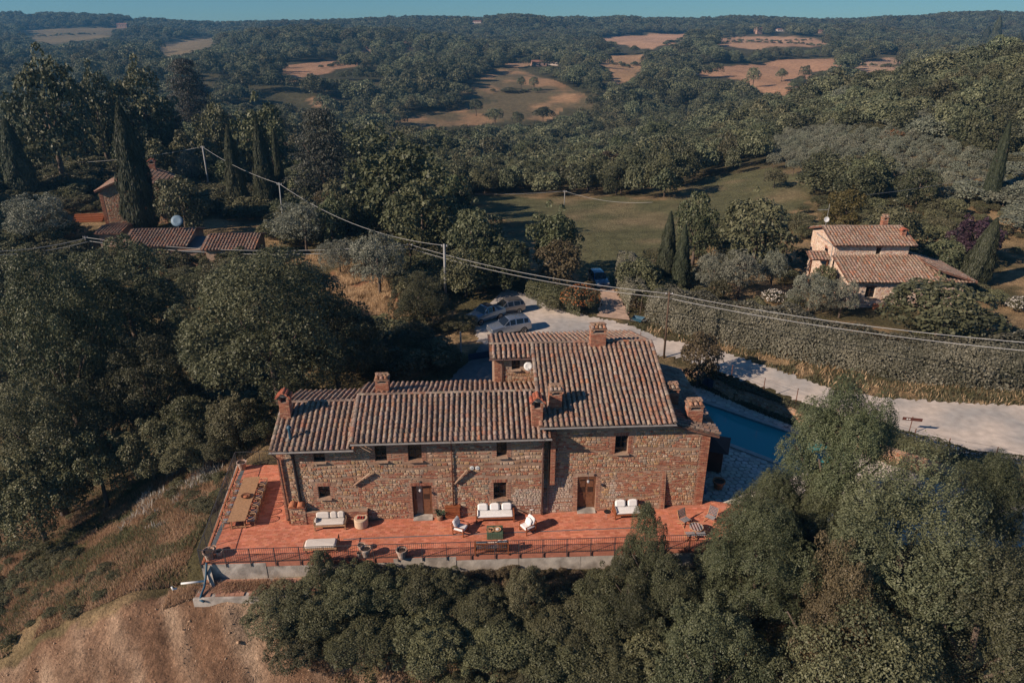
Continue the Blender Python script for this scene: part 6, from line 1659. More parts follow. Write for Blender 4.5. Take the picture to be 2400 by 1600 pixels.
# ================================================================== vegetation
NG = np.random.default_rng(11)
def unit(v): return v / (np.linalg.norm(v, axis=1)[:, None] + 1e-9)
def leaf_mesh(name, pos, nrm, size, tint, mat, aspect=.66, axis=None):
    n = len(pos); nrm = unit(nrm)
    r = NG.normal(size=(n, 3)) if axis is None else axis + NG.normal(size=(n, 3)) * .25
    u = r - nrm * (r * nrm).sum(1)[:, None]; u = unit(u); v = np.cross(nrm, u)
    s = size[:, None] if np.ndim(size) else size
    a = u * s * .5; b = v * s * .5 * aspect
    co = np.stack([pos - a - b * .35, pos + b * .9 - a * .1, pos + a + b * .2, pos - b * .9 + a * .1], 1).reshape(-1, 3)
    fs = np.arange(4 * n).reshape(n, 4)
    return fastmesh(name, co, fs, np.clip(tint, 0, 1), [MT[mat]])
def sph(n): return unit(NG.normal(size=(n, 3)))
def lobe_cloud(cs, rs, total, squash=(1, 1, 1), inner=.72, up=.45, spread=.75, thick=.28, ltint=None):
    w = rs ** 2; cnt = np.maximum(3, (total * w / w.sum()).astype(int))
    P_, N_, T_ = [], [], []
    for i, (c, r, k) in enumerate(zip(cs, rs, cnt)):
        d = sph(k); d[:, 2] = np.where(d[:, 2] < -.5, -d[:, 2], d[:, 2])
        rad = r * (1 - thick * NG.random(k) ** 2 + .06 * NG.normal(size=k))
        p = c + d * rad[:, None] * np.array(squash)
        P_.append(p); N_.append(d * .7 + np.array([0, 0, up]) + NG.normal(size=(k, 3)) * spread)
        T_.append((ltint[i] if ltint is not None else NG.random() * .5 + .15) + NG.random(k) * .45 - .1)
    P_, N_, T_ = np.concatenate(P_), np.concatenate(N_), np.concatenate(T_)
    keep = np.ones(len(P_), bool)
    for c, r in zip(cs, rs):
        keep &= (((P_ - c) / np.array(squash)) ** 2).sum(1) > (inner * r) ** 2
    return P_[keep], N_[keep], T_[keep]
def broad(name, n, nl, leaf, mat, seed, lr=(.2, .36), low=-.78, flat=1.0, wisps=0):
    global NG
    NG = np.random.default_rng(seed)
    d = sph(nl * 3); d = d[d[:, 2] > low][:nl]
    cs = d * (NG.uniform(.42, .80, len(d)))[:, None] * np.array([1, 1, flat]); rs = NG.uniform(*lr, len(d))
    if wisps:
        dw = sph(wisps); dw = dw[dw[:, 2] > -.3]
        cs = np.concatenate([cs, dw * NG.uniform(.85, 1.02, len(dw))[:, None] * np.array([1, 1, flat])]); rs = np.concatenate([rs, NG.uniform(.07, .13, len(dw))])
    p, q, t = lobe_cloud(cs, rs, n)
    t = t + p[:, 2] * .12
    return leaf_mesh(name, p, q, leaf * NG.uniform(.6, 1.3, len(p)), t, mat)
def feathery(name, n, nl, leaf, mat, seed, droop=.8):
    """drooping pinnate sprays: robinia"""
    global NG
    NG = np.random.default_rng(seed)
    d = sph(nl * 3); d = d[d[:, 2] > -.55][:nl]
    cs = d * (NG.uniform(.48, .92, len(d)))[:, None]; rs = NG.uniform(.15, .28, len(d))
    ns = n // 12; w = rs ** 2; pick = NG.choice(len(cs), ns, p=w / w.sum())
    dd = sph(ns); dd[:, 2] = np.abs(dd[:, 2]) * .9 - .25; dd = unit(dd)
    base = cs[pick] + dd * rs[pick][:, None] * NG.uniform(.75, 1.05, ns)[:, None]
    out = unit(dd * np.array([1, 1, .35]) + NG.normal(size=(ns, 3)) * .35)
    L = NG.uniform(.09, .17, ns)
    lt = (NG.random(len(cs)) * .5 + .1)[pick]
    P_, N_, T_, A_ = [], [], [], []
    for k in range(12):
        f = (k + .5) / 12
        pos = base + out * (L * f)[:, None] + np.array([0, 0, -1]) * (L * f * f * droop)[:, None]
        side = np.cross(out, np.array([0, 0, 1.0])); side = unit(side) * (1 if k % 2 else -1)
        P_.append(pos + side * .016); N_.append(np.array([0, 0, 1.0]) * .9 + out * .5 + NG.normal(size=(ns, 3)) * .35); A_.append(side)
        T_.append(lt + NG.random(ns) * .4)
    p, q, t, a = map(np.concatenate, (P_, N_, T_, A_))
    return leaf_mesh(name, p, q, leaf * NG.uniform(.7, 1.25, len(p)), t, mat, .5, a)
def column(name, n, leaf, mat, seed):
    global NG
    NG = np.random.default_rng(seed)
    npl = 70; h = NG.random(npl) ** .9; ang = NG.random(npl) * 2 * PI
    prof = lambda t: np.clip(np.minimum(1, .45 + t * 3.2), 0, 1) * np.clip((1 - t) ** .62, .02, 1) * (1 + .06 * np.sin(t * 19))
    k = n; t = NG.random(k) ** 1.1; a = NG.random(k) * 2 * PI
    bump = np.zeros(k)
    for i in range(npl):
        da = np.angle(np.exp(1j * (a - ang[i]))); dh = (t - h[i]) * 6
        bump = np.maximum(bump, np.exp(-(da * 2.3) ** 2 - np.where(dh > 0, dh * .9, dh * 2) ** 2))
    r = prof(t) * (.72 + .32 * bump + .05 * NG.normal(size=k))
    p = np.stack([r * np.cos(a), r * np.sin(a), t * 2 - 1], 1)
    q = np.stack([np.cos(a), np.sin(a), .3 * np.ones(k)], 1) + NG.normal(size=(k, 3)) * .45
    up = np.tile(np.array([0, 0, 1.0]), (k, 1))
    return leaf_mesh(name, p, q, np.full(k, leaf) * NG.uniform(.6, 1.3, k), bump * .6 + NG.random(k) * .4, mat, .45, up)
def cedar(name, n, leaf, mat, seed):
    global NG
    NG = np.random.default_rng(seed); cs, rs = [], []
    for lv in range(10):
        z = -.85 + lv * .185; R_ = (1 - (lv / 10.5) ** 1.5) * (1.0 if lv % 2 else .85)
        for k in range(8):
            a = k * .785 + lv * 1.1 + NG.random() * .5
            for f in (.35, .65, .92):
                cs.append((R_ * f * math.cos(a), R_ * f * math.sin(a), z + NG.normal() * .04 - f * .03)); rs.append(.12 + .10 * NG.random())
    p, q, t = lobe_cloud(np.array(cs), np.array(rs), n, (1.2, 1.2, .42), inner=.4, up=.9)
    return leaf_mesh(name, p, q, np.full(len(p), leaf) * NG.uniform(.6, 1.3, len(p)), t, mat, .5)
CR = {}
def crowns():
    CR['oak_near'] = [broad('crown', 92000, 46, .029, 'leaf_oak', 101, wisps=40), broad('crown', 92000, 60, .029, 'leaf_oak', 102, (.16, .30), wisps=60)]
    CR['rob_near'] = [feathery('crown', 90000, 46, .030, 'leaf_robinia', 111), feathery('crown', 90000, 60, .030, 'leaf_robinia', 112)]
    CR['pop_near'] = [feathery('crown', 84000, 70, .028, 'leaf_oak', 113, -.9)]
    CR['brown_near'] = [broad('crown', 56000, 70, .028, 'leaf_brown', 114, (.12, .24), wisps=40)]
    CR['shrub'] = [broad('crown', 40000, 42, .046, 'leaf_shrub', 121, (.2, .36), -.2, .8, 60), broad('crown', 40000, 50, .046, 'leaf_shrub', 122, (.16, .32), -.2, .9, 40)]
    CR['olive'] = [broad('crown', 22000, 60, .05, 'leaf_olive', 131, (.16, .30), -.7, .9, 40), broad('crown', 22000, 50, .05, 'leaf_olive', 132, (.16, .32), -.7, .9, 40)]
    CR['cypress'] = [column('crown', 15000, .105, 'leaf_cypress', 141), column('crown', 15000, .105, 'leaf_cypress', 142)]
    CR['cedar'] = [cedar('crown', 26000, .05, 'leaf_cedar', 151)]
    CR['oak'] = [broad('crown', 9000, 30 + 6 * i, .088, 'leaf_oak', 160 + i, (.2, .38), wisps=14) for i in range(3)]
    CR['rob'] = [broad('crown', 9000, 40, .088, 'leaf_robinia', 171, (.17, .32), wisps=20), broad('crown', 9000, 34, .088, 'leaf_robinia', 172, wisps=14)]
    CR['brown'] = [broad('crown', 8000, 40, .085, 'leaf_brown', 181, (.16, .3), wisps=14)]
    CR['yellow'] = [broad('crown', 12000, 40, .075, 'leaf_yellow', 182, (.16, .3), wisps=14)]
    CR['purple'] = [broad('crown', 9000, 36, .085, 'leaf_purple', 183, (.16, .3), wisps=14)]
    CR['grove'] = [broad('crown', 5500, 34, .095, 'leaf_grove', 184, (.2, .34), -.3, .85, 10), broad('crown', 5500, 28, .095, 'leaf_grove', 185, (.2, .36), -.3, .85, 10)]
    CR['bush'] = [broad('crown', 6000, 30, .10, 'leaf_shrub', 191, (.2, .36), -.15, .8, 14)]
    CR['far'] = [broad('crown', 2600, 16 + 4 * i, .135, 'leaf_far', 201 + i, (.24, .42), -.3) for i in range(3)]
    CR['farpale'] = [broad('crown', 2400, 20, .135, 'leaf_shrub', 211, (.24, .4), -.3)]
crowns()
def trunk_mesh(name, mat, n=6, limbs=4, seed=1):
    rg = random.Random(seed); m = MB()
    m.tube([(0, 0, -.03), (.006, .004, .12), (-.008, .01, .34), (.01, 0, .62)], [.034, .026, .02, .011], n)
    for k in range(limbs):
        a = k * 6.28 / limbs + rg.random(); z = .26 + rg.random() * .16
        m.tube([(0, 0, z), (.08 * math.cos(a), .08 * math.sin(a), z + .12), (.2 * math.cos(a), .2 * math.sin(a), z + .3)], [.013, .010, .004], max(4, n - 1))
    return m.mesh(name, MT[mat], True)
TRK = [trunk_mesh('trunk', 'bark', 7, 5, 1), trunk_mesh('trunk', 'bark_pale', 7, 4, 2)]
TRK_S = trunk_mesh('trunk', 'bark', 5, 2, 3)
FAR_SRC = {}
def plant(kind, x, y, z, h, r, label, cat='tree', name=None, group=None, cb=.18, ry=None, rz=None, lean=0, variant=None, trunk=0):
    """a tree: trunk and crown; cb is the height of the crown's underside as a share of the whole height"""
    v = rnd.randrange(len(CR[kind])) if variant is None else variant
    t = thing(name or {'cypress': 'cypress_tree', 'olive': 'olive_tree', 'grove': 'olive_tree', 'cedar': 'cedar_tree', 'shrub': 'shrub', 'bush': 'shrub'}.get(kind, 'tree'), label, cat, (x, y, z), rnd.random() * 6.28 if rz is None else rz, group)
    if lean: t.rotation_euler = (0, lean, 0)
    tk = TRK_S if kind in ('shrub', 'bush', 'grove') else TRK[trunk]
    inst('trunk', tk, t, (0, 0, 0), (0, 0, 0), (h * (.9 if kind != 'cypress' else .35), h * (.9 if kind != 'cypress' else .35), h))
    c0 = h * cb
    hz = (h - c0) / 2
    k = 1.0 if kind == 'cypress' else .97
    c = inst('crown', CR[kind][v], t, (0, 0, c0 + hz), (0, 0, rnd.random() * 6.28), (r, ry or r, hz / k))
    return t
def tree_px(kind, px, ytop, Y, wpx, label, cat='tree', gz=None, **kw):
    """stand a tree at distance Y so that its top and width fall where the photograph has them"""
    top = PY(px, ytop, Y); g = H1(top.x, Y) if gz is None else gz
    r = wpx * depth((top.x, Y, (top.z + g) / 2)) / FPX / 2
    return plant(kind, top.x, Y, g - .1, max(top.z - g, .8) + .1, r, label, cat, **kw)
def tree_b(kind, px, ytop, ybase, wpx, label, cat='tree', **kw):
    b = hit(px, ybase); return tree_px(kind, px, ytop, b.y, wpx, label, cat, gz=b.z, **kw)
# ---- foreground right
tree_px('oak_near', 1524, 1190, 31.3, 105, 'pointed dark tree whose top rises over the terrace railing', variant=0, cb=.05)
tree_px('oak_near', 1480, 1305, 30.7, 190, 'bushy tree at the left foot of the pointed railing tree', variant=1, cb=.0)
tree_px('oak_near', 1575, 1310, 30.2, 170, 'bushy tree at the right foot of the pointed railing tree', variant=0, cb=.0)
tree_px('rob_near', 1800, 1165, 30.6, 265, 'large feathery robinia hiding the right end of the terrace', variant=1, cb=.1)
tree_px('rob_near', 2008, 862, 34.6, 235, 'tall robinia in front of the swimming pool, its top over the road', variant=0, cb=.02)
tree_px('rob_near', 1825, 1090, 34.0, 170, 'feathery robinia between the pool and the big foreground robinia', variant=1, cb=.02)
tree_px('pop_near', 2165, 1105, 29.5, 350, 'large grey green tree with upright sprays at lower right', cb=.08)
tree_px('brown_near', 1975, 1285, 27.5, 240, 'brownish leaved tree between the robinia and the grey green tree', cb=.08)
tree_px('rob_near', 1960, 1120, 32.5, 190, 'feathery robinia in front of the tall one, left of the grey green tree', variant=1, cb=.02)
tree_px('rob_near', 2372, 1065, 33.0, 190, 'robinia cut by the right edge of the picture below the road', variant=1, cb=.15)
tree_px('pop_near', 2360, 1290, 26.5, 330, 'grey green tree in the lower right corner', cb=.05)
tree_px('oak_near', 1690, 1440, 26.5, 300, 'dense dark tree at the bottom edge below the large robinia', cb=.05)
tree_px('oak_near', 2050, 1480, 24.5, 420, 'dense dark tree at the bottom edge right of centre', cb=.05)
# ---- shrubs on the bank below the terrace
bank = [(640, 1395, 30.4, 170, 'leftmost shrub of the bank, at the edge of the bare earth'), (735, 1370, 30.7, 190, 'shrub below the daybed'), (745, 1290, 32.0, 72, 'small bush growing up through the railing at the daybed'), (830, 1335, 31.2, 180, 'shrub below the cluster of pots'), (905, 1345, 31.2, 150, 'shrub below the lone tall pot'),
        (985, 1340, 31.3, 150, 'shrub left of the bench, against the concrete wall'), (1050, 1330, 31.5, 90, 'narrow upright shrub below the left armchair'), (1120, 1385, 30.8, 160, 'shrub on the bank below the bench'), (1235, 1325, 31.0, 110, 'very dark round shrub below the right armchair'), (1330, 1400, 30.6, 200, 'wide shrub on the bank below the two seat sofa'), (1415, 1350, 31.0, 150, 'shrub left of the pointed tree at the railing'),
        (700, 1470, 29.0, 170, 'low shrub in front of the left end of the bank'), (850, 1450, 29.3, 210, 'broad shrub in the middle row of the bank, below the pots'), (1000, 1440, 29.4, 210, 'broad shrub in the middle row of the bank, left of centre'), (1150, 1460, 29.2, 210, 'broad shrub in the middle row of the bank, below the bench'), (1300, 1480, 28.9, 220, 'broad shrub in the middle row of the bank, right of centre'),
        (1430, 1470, 28.9, 220, 'broad shrub low below the pointed railing tree'), (1540, 1490, 28.2, 220, 'shrub at the bottom edge left of the large robinia'), (1400, 1560, 27.4, 230, 'shrub at the bottom edge right of the dry grass'), (1250, 1570, 27.3, 160, 'small shrub among dry grass at the bottom edge')]
for i, (x, yt, Y, w, lb) in enumerate(bank):
    tree_px('shrub', x, yt, Y, w, lb, 'shrub', cb=-.12, variant=i % 2)
# ---- left side
tree_px('oak_near', 605, 602, 51.0, 420, 'largest round dark tree left of the house', variant=0, cb=.14)
tree_px('oak_near', 770, 700, 53.5, 230, 'dark tree between the largest round tree and the driveway', variant=1, cb=.1)
tree_px('oak_near', 265, 572, 62.0, 330, 'broad tree in front of the low tiled outbuildings', variant=1, cb=.15)
tree_px('oak_near', 85, 630, 53.0, 290, 'yellowish green tree at the left edge', variant=0, cb=.1)
tree_px('oak_near', 60, 900, 45.5, 300, 'dark tree low at the left edge above the slope', variant=1, cb=.05)
tree_px('oak_near', 320, 800, 52.0, 260, 'deeply shaded tree between the two big left trees', variant=1, cb=.05)
tree_px('oak_near', 960, 760, 60.0, 140, 'dark bushy tree left of the gate', variant=0, cb=.02)
tree_px('oak_near', 978, 645, 68.0, 150, 'bushy hedge tree at the foot of the grey pole', variant=1, cb=.0)
left_sh = [(430, 930, 47.5, 170, 'shrub in shade below the largest round tree, left'), (540, 925, 47.0, 150, 'shrub below the trunk of the largest round tree'), (610, 950, 47.6, 120, 'shrub next to the left gable of the house'), (330, 985, 46.0, 170, 'shrub at the top of the grassy slope'), (200, 1000, 44.5, 200, 'dark shrub left of the grassy slope'), (40, 1060, 42.0, 230, 'dark shrub at the left edge beside the shaded slope'), (880, 800, 58.0, 110, 'shrub behind the left chimney of the middle roof'), (700, 900, 49.5, 130, 'shrub behind the left end roof'), (1075, 735, 67.5, 90, 'shrub left of the parked cars'),
           (430, 1015, 44.8, 120, 'low shrub on the ridge of the grassy slope'), (505, 1000, 45.5, 110, 'low shrub near the rear corner railing')]
for i, (x, yt, Y, w, lb) in enumerate(left_sh): tree_px('shrub', x, yt, Y, w, lb, 'shrub', cb=-.1, variant=i % 2)
# ---- cypresses
cyp = [(277, 245, 540, 100, 'tall thick cypress in front of the left stone house'), (532, 296, 492, 58, 'cypress right of the far power pole'), (600, 283, 500, 64, 'thick cypress second right of the far power pole'), (640, 305, 492, 36, 'slim cypress beside the pale cedar'), (440, 188, 330, 44, 'cypress rising behind the left stone house'), (10, 280, 465, 80, 'dark cypress at the left edge'),
       (1573, 498, 668, 58, 'left one of the cypress pair by the lane'), (1607, 528, 680, 52, 'right one of the cypress pair by the lane'), (2318, 512, 665, 78, 'leaning cypress right of the neighbour house'), (2368, 285, 480, 44, 'tall slim cypress on the hillside at right'), (2318, 62, 118, 34, 'left cypress of three on the hill crest'), (2345, 38, 122, 34, 'tallest cypress of three on the hill crest'), (2392, 80, 140, 56, 'cypress on the hill crest at the right edge')]
for x, yt, yb, w, lb in cyp: tree_b('cypress', x, yt, yb, w, lb, cb=.02, lean=.12 if 'leaning' in lb else 0)
# ---- olives, cedar and garden trees
oli = [(70, 452, 575, 150, 'large silver olive at the left edge'), (705, 465, 592, 170, 'round silver olive above the dry bank'), (775, 470, 560, 90, 'smaller olive behind the round silver olive'), (880, 545, 690, 140, 'olive on the dry bank left of the wooden pole'), (790, 560, 640, 110, 'olive between the round olive and the bank'), (435, 345, 440, 60, 'olive beside the far power pole'),
       (1910, 640, 740, 110, 'olive in front of the neighbour house, left of the pair'), (1985, 650, 745, 80, 'olive touching the neighbour house wall'), (1745, 580, 700, 110, 'olive in the garden left of the neighbour house'), (1680, 590, 690, 90, 'olive beside the cypress pair'), (1820, 580, 690, 80, 'small olive near the neighbour porch')]
for x, yt, yb, w, lb in oli: tree_b('olive', x, yt, yb, w, lb, cb=.04)
tree_b('cedar', 745, 248, 505, 200, 'pale grey cedar with layered branches', cb=.04)
tree_b('cedar', 425, 133, 345, 150, 'dark spreading cedar on the left skyline of the near wood', cb=.1)
gard = [('rob', 925, 318, 570, 240, 'big pale green robinia in the middle of the near wood'), ('rob', 985, 430, 610, 200, 'robinia right of the big pale green one'), ('oak', 1120, 470, 660, 150, 'tree behind the grey concrete pole'), ('rob', 1180, 560, 684, 150, 'tree overhanging the parked cars'), ('oak', 1090, 590, 694, 120, 'dark tree directly behind the grey concrete pole'), ('rob', 1300, 480, 650, 130, 'tree at the left corner of the green meadow'), ('brown', 1310, 560, 680, 130, 'grey brown tree behind the orange flowering bush'),
        ('oak', 1790, 445, 640, 190, 'big dark tree left of the neighbour house'), ('rob', 1640, 455, 620, 110, 'tree behind the cypress pair'), ('yellow', 1995, 440, 560, 110, 'yellow green tree behind the neighbour house'), ('oak', 2110, 470, 610, 150, 'dark tree behind the right end of the neighbour roof'), ('purple', 2300, 500, 620, 130, 'dark purple leaved tree right of the neighbour house'), ('oak', 2225, 555, 650, 110, 'round bush tree between neighbour house and leaning cypress'),
        ('oak', 2230, 645, 812, 280, 'large dark tree in front of the neighbour house at right'), ('brown', 1650, 775, 905, 120, 'thin brownish tree beside the road, casting shade on it'), ('oak', 75, 128, 440, 190, 'tall broad tree at the left, near the skyline'), ('oak', 205, 160, 400, 110, 'tall tree second from the left near the skyline'), ('yellow', 200, 222, 390, 110, 'yellowish tree behind the tall thick cypress'), ('oak', 315, 150, 400, 150, 'tall tree right of the yellowish tree'),
        ('brown', 370, 240, 400, 110, 'brownish tree behind the left stone house'), ('oak', 490, 225, 420, 110, 'tree behind the far power pole'), ('rob', 600, 225, 440, 130, 'pale tree behind the thick cypress'), ('oak', 840, 290, 470, 160, 'dark tree right of the pale cedar'), ('oak', 410, 395, 560, 130, 'leafy tree in front of the left stone house roof'), ('oak', 2080, 520, 650, 90, 'tree right behind the neighbour chimney')]
for k, x, yt, yb, w, lb in gard: tree_b(k, x, yt, yb, w, lb, cb=.03)
bsh = [(1290, 690, 728, 60, 'bush', 'small shrub left of the orange flowers at the lane corner'), (1500, 600, 690, 110, 'bush', 'round shrub at the left of the lane hedge'), (1530, 660, 720, 90, 'bush', 'shrub at the corner of lane and road'), (1690, 650, 710, 60, 'bush', 'small clipped shrub in the neighbour garden'), (1860, 700, 745, 50, 'bush', 'small shrub near the neighbour lawn'), (1780, 690, 745, 60, 'bush', 'shrub among the rose bushes'), (1940, 610, 700, 60, 'bush', 'shrub at the neighbour porch'), (1820, 395, 440, 60, 'bush', 'shrub at the edge of the olive grove')]
for x, yt, yb, w, k, lb in bsh: tree_b(k, x, yt, yb, w, lb, 'shrub', cb=-.1)
# ================================================================== woods on the hills
def keepout(x, y):
    m = np.zeros(len(x), bool)
    for poly, c, g in FIELDS: m |= inpoly(x, y, poly)
    m |= inpoly(x, y, MEADOW)
    for poly in NOTREES: m |= inpoly(x, y, poly)
    return m
GROVE = hpoly([(1790, 345), (1850, 322), (2000, 320), (2200, 345), (2330, 400), (2330, 470), (2200, 470), (2080, 478), (1960, 440), (1850, 412), (1800, 395)])
NOTREES = [GROVE, hpoly([(60, 400), (250, 400), (420, 440), (640, 470), (660, 560), (760, 640), (980, 700), (1200, 700), (1500, 690), (1900, 720), (2400, 760), (2400, 1000), (0, 1000), (0, 420)]), hpoly([(1500, 640), (1640, 560), (1840, 460), (1980, 500), (2330, 500), (2400, 620), (2400, 800), (1500, 760)])]
def scatter():
    rg = np.random.default_rng(5)
    pts = []
    for lo, hi, sp in ((95, 230, 5.2), (230, 450, 6.2), (450, 800, 8.0), (800, 1750, 11.5)):
        ys = np.arange(lo, hi, sp); 
        for yy in ys:
            half = .80 * (yy * CP + 30) + 25; xs = np.arange(-half, half, sp)
            x = xs + rg.uniform(-.48, .48, len(xs)) * sp; y = yy + rg.uniform(-.48, .48, len(xs)) * sp
            pts.append(np.stack([x, y, np.full(len(x), sp)], 1))
    p = np.concatenate(pts); ok = ~keepout(p[:, 0], p[:, 1]); p = p[ok]
    dens = vnoise(p[:, 0], p[:, 1], 45, 51) * .6 + vnoise(p[:, 0], p[:, 1], 15, 52) * .4
    p = p[(dens > np.where(p[:, 1] > 230, .32, .22))]
    # open ground beside the left houses
    z = H(p[:, 0], p[:, 1])
    return p, z, rg
wp_, wz_, wrg = scatter()
hgt = np.clip(wp_[:, 2] * wrg.uniform(.8, 1.35, len(wp_)), 4.5, 10.5) * (.7 + .5 * vnoise(wp_[:, 0], wp_[:, 1], 30, 53))
hgt[wp_[:, 1] < 230] *= 1.2
rad = wp_[:, 2] * wrg.uniform(.45, .95, len(wp_)) * (.7 + .6 * vnoise(wp_[:, 0], wp_[:, 1], 24, 54))
farm = wp_[:, 1] > 230
hgt = np.where(farm, np.clip(rad * wrg.uniform(1.2, 2.0, len(wp_)), 3.5, 14), hgt)
def shows(k):
    # trees that would stand between the viewer and an open field are left out
    X, Y, Z = wp_[:, 0], wp_[:, 1], wz_ + hgt * k - HC
    dep = Y * CP - Z * SP; return 1200 + FPX * X / dep, 800 - FPX * (Y * SP + Z * CP) / dep
cull = np.zeros(len(wp_), bool)
for k in (.2, .62, .9):
    qx, qy = shows(k)
    if k > .5:
        for poly in [a for a, b, c in FIELD_PX]: cull |= inpoly(qx, qy, poly)
        for poly, fy in FARBOX: cull |= inpoly(qx, qy, poly) & (wp_[:, 1] < fy + 8)
    cull |= inpoly(qx, qy, MEADOW_PX)
wp_, wz_, hgt, rad = wp_[~cull], wz_[~cull], hgt[~cull], rad[~cull]
hill = (wp_[:, 0] > 60 + (wp_[:, 1] - 110) * .15) & (wp_[:, 1] < 330) & (wp_[:, 1] > 90)
typ = vnoise(wp_[:, 0], wp_[:, 1], 28, 55) * .7 + wrg.random(len(wp_)) * .3
dist = np.hypot(wp_[:, 0], wp_[:, 1])
# nearest ones are trees of their own
order = np.argsort(dist / rad)
NEAR_N = 285
def side_label(x, y, kind):
    px, py = proj((x, y, H1(x, y)))
    nm = {'oak': 'dark green broadleaf tree', 'rob': 'mid green broadleaf tree', 'brown': 'brownish broadleaf tree', 'olive': 'silvery olive like tree', 'grove': 'silvery grey green tree'}[kind]
    where = 'on the hillside at the right' if px > 1850 else 'in the wood behind the green meadow' if px > 1020 else 'in the wood above the left houses' if px < 560 else 'in the near wood left of the meadow'
    return f'{nm} {where}', f'{nm}s {where}'
near_idx = order[:NEAR_N]
for i in near_idx:
    x, y = float(wp_[i, 0]), float(wp_[i, 1]); t = typ[i]
    k = 'oak' if t < .52 else 'rob' if t < .70 else 'brown' if t < .76 else 'oak'
    if hill[i]: k = 'grove' if t > .38 else 'oak' if t > .3 else 'rob'
    lb, gr = side_label(x, y, k)
    hh = float(hgt[i]) * (.62 if k == 'grove' else 1.0); rr = float(rad[i]) * (.85 if k == 'grove' else 1.0)
    plant(k, x, y, float(wz_[i]) - .2, hh, rr, lb, group=gr, cb=.02)
rest = order[NEAR_N:]
# lone trees standing in the fields
lone = [(1115, 228, 272, 34, 'lone dark round tree in the middle field'), (1160, 252, 296, 44, 'larger tree at the lower edge of the middle field'), (1212, 262, 300, 34, 'small tree right of the larger one at the field edge'), (1273, 246, 288, 56, 'broad tree at the lower right edge of the middle field'), (1222, 178, 212, 22, 'left poplar like tree of the field clump'), (1252, 180, 213, 26, 'right poplar like tree of the field clump'),
        (1836, 158, 192, 30, 'left lone tree in the right wheat field'), (1890, 152, 193, 28, 'right lone tree in the right wheat field'), (1770, 158, 205, 40, 'tall tree at the left end of the right wheat field'), (1488, 105, 128, 26, 'dark tree between the two upper wheat fields')]
for i, (x, yt, yb, w, lb) in enumerate(lone):
    t = tree_b('far', x, yt, yb, w, lb, cb=.02, variant=i % 3)
t = tree_b('farpale', 1195, 205, 216, 60, 'low hedge bush left of the field clump', 'shrub', name='shrub', cb=-.2)
src = {}
for o in bpy.data.objects:
    if o.name.startswith('crown') and o.data in CR['far'] + CR['farpale'] and o.data.name not in src: src[o.data.name] = o
sub = []
for nm, o in src.items(): sub.append(o)
def gn_wood(name, label, idx, source, sc=1.0):
    n = len(idx); co = np.stack([wp_[idx, 0], wp_[idx, 1], wz_[idx] + hgt[idx] * .45 * sc], 1)
    me = bpy.data.meshes.new(name); me.vertices.add(n); me.vertices.foreach_set('co', co.astype(np.float32).ravel())
    a = me.attributes.new('scl', 'FLOAT_VECTOR', 'POINT'); a.data.foreach_set('vector', np.stack([rad[idx] * sc, rad[idx] * sc, hgt[idx] * .55 * sc], 1).astype(np.float32).ravel())
    a = me.attributes.new('rot', 'FLOAT_VECTOR', 'POINT'); r = np.zeros((n, 3), np.float32); r[:, 2] = np.random.default_rng(n).random(n) * 6.28; a.data.foreach_set('vector', r.ravel())
    o = bpy.data.objects.new(name, me); C.objects.link(o); tag(o, label, None, None, 'stuff')
    g = bpy.data.node_groups.new(name, 'GeometryNodeTree')
    g.interface.new_socket('Geometry', in_out='INPUT', socket_type='NodeSocketGeometry'); g.interface.new_socket('Geometry', in_out='OUTPUT', socket_type='NodeSocketGeometry')
    N = g.nodes.new; L = g.links.new
    gi, go = N('NodeGroupInput'), N('NodeGroupOutput'); ip = N('GeometryNodeInstanceOnPoints'); oi = N('GeometryNodeObjectInfo')
    oi.inputs['Object'].default_value = source; oi.inputs['As Instance'].default_value = True
    s = N('GeometryNodeInputNamedAttribute'); s.data_type = 'FLOAT_VECTOR'; s.inputs[0].default_value = 'scl'
    r_ = N('GeometryNodeInputNamedAttribute'); r_.data_type = 'FLOAT_VECTOR'; r_.inputs[0].default_value = 'rot'
    L(gi.outputs[0], ip.inputs['Points']); L(oi.outputs['Geometry'], ip.inputs['Instance']); L(s.outputs[0], ip.inputs['Scale'])
    try:
        e = N('FunctionNodeEulerToRotation'); L(r_.outputs[0], e.inputs[0]); L(e.outputs[0], ip.inputs['Rotation'])
    except Exception:
        L(r_.outputs[0], ip.inputs['Rotation'])
    L(ip.outputs[0], go.inputs[0])
    md = o.modifiers.new('instances', 'NODES'); md.node_group = g
    return o
ri = rest
sel = wrg.integers(0, 5, len(ri))
pale_ = typ[ri] > .66
keys = [k for k in src if src[k].data in CR['far']]; pk = [k for k in src if src[k].data in CR['farpale']][0]
for q in range(3):
    gn_wood('woodland', 'dense dark green woods covering the valley and hills', ri[(~pale_) & (sel % 3 == q)], src[keys[q]])
gn_wood('woodland', 'paler green trees scattered through the valley woods', ri[pale_], src[pk])
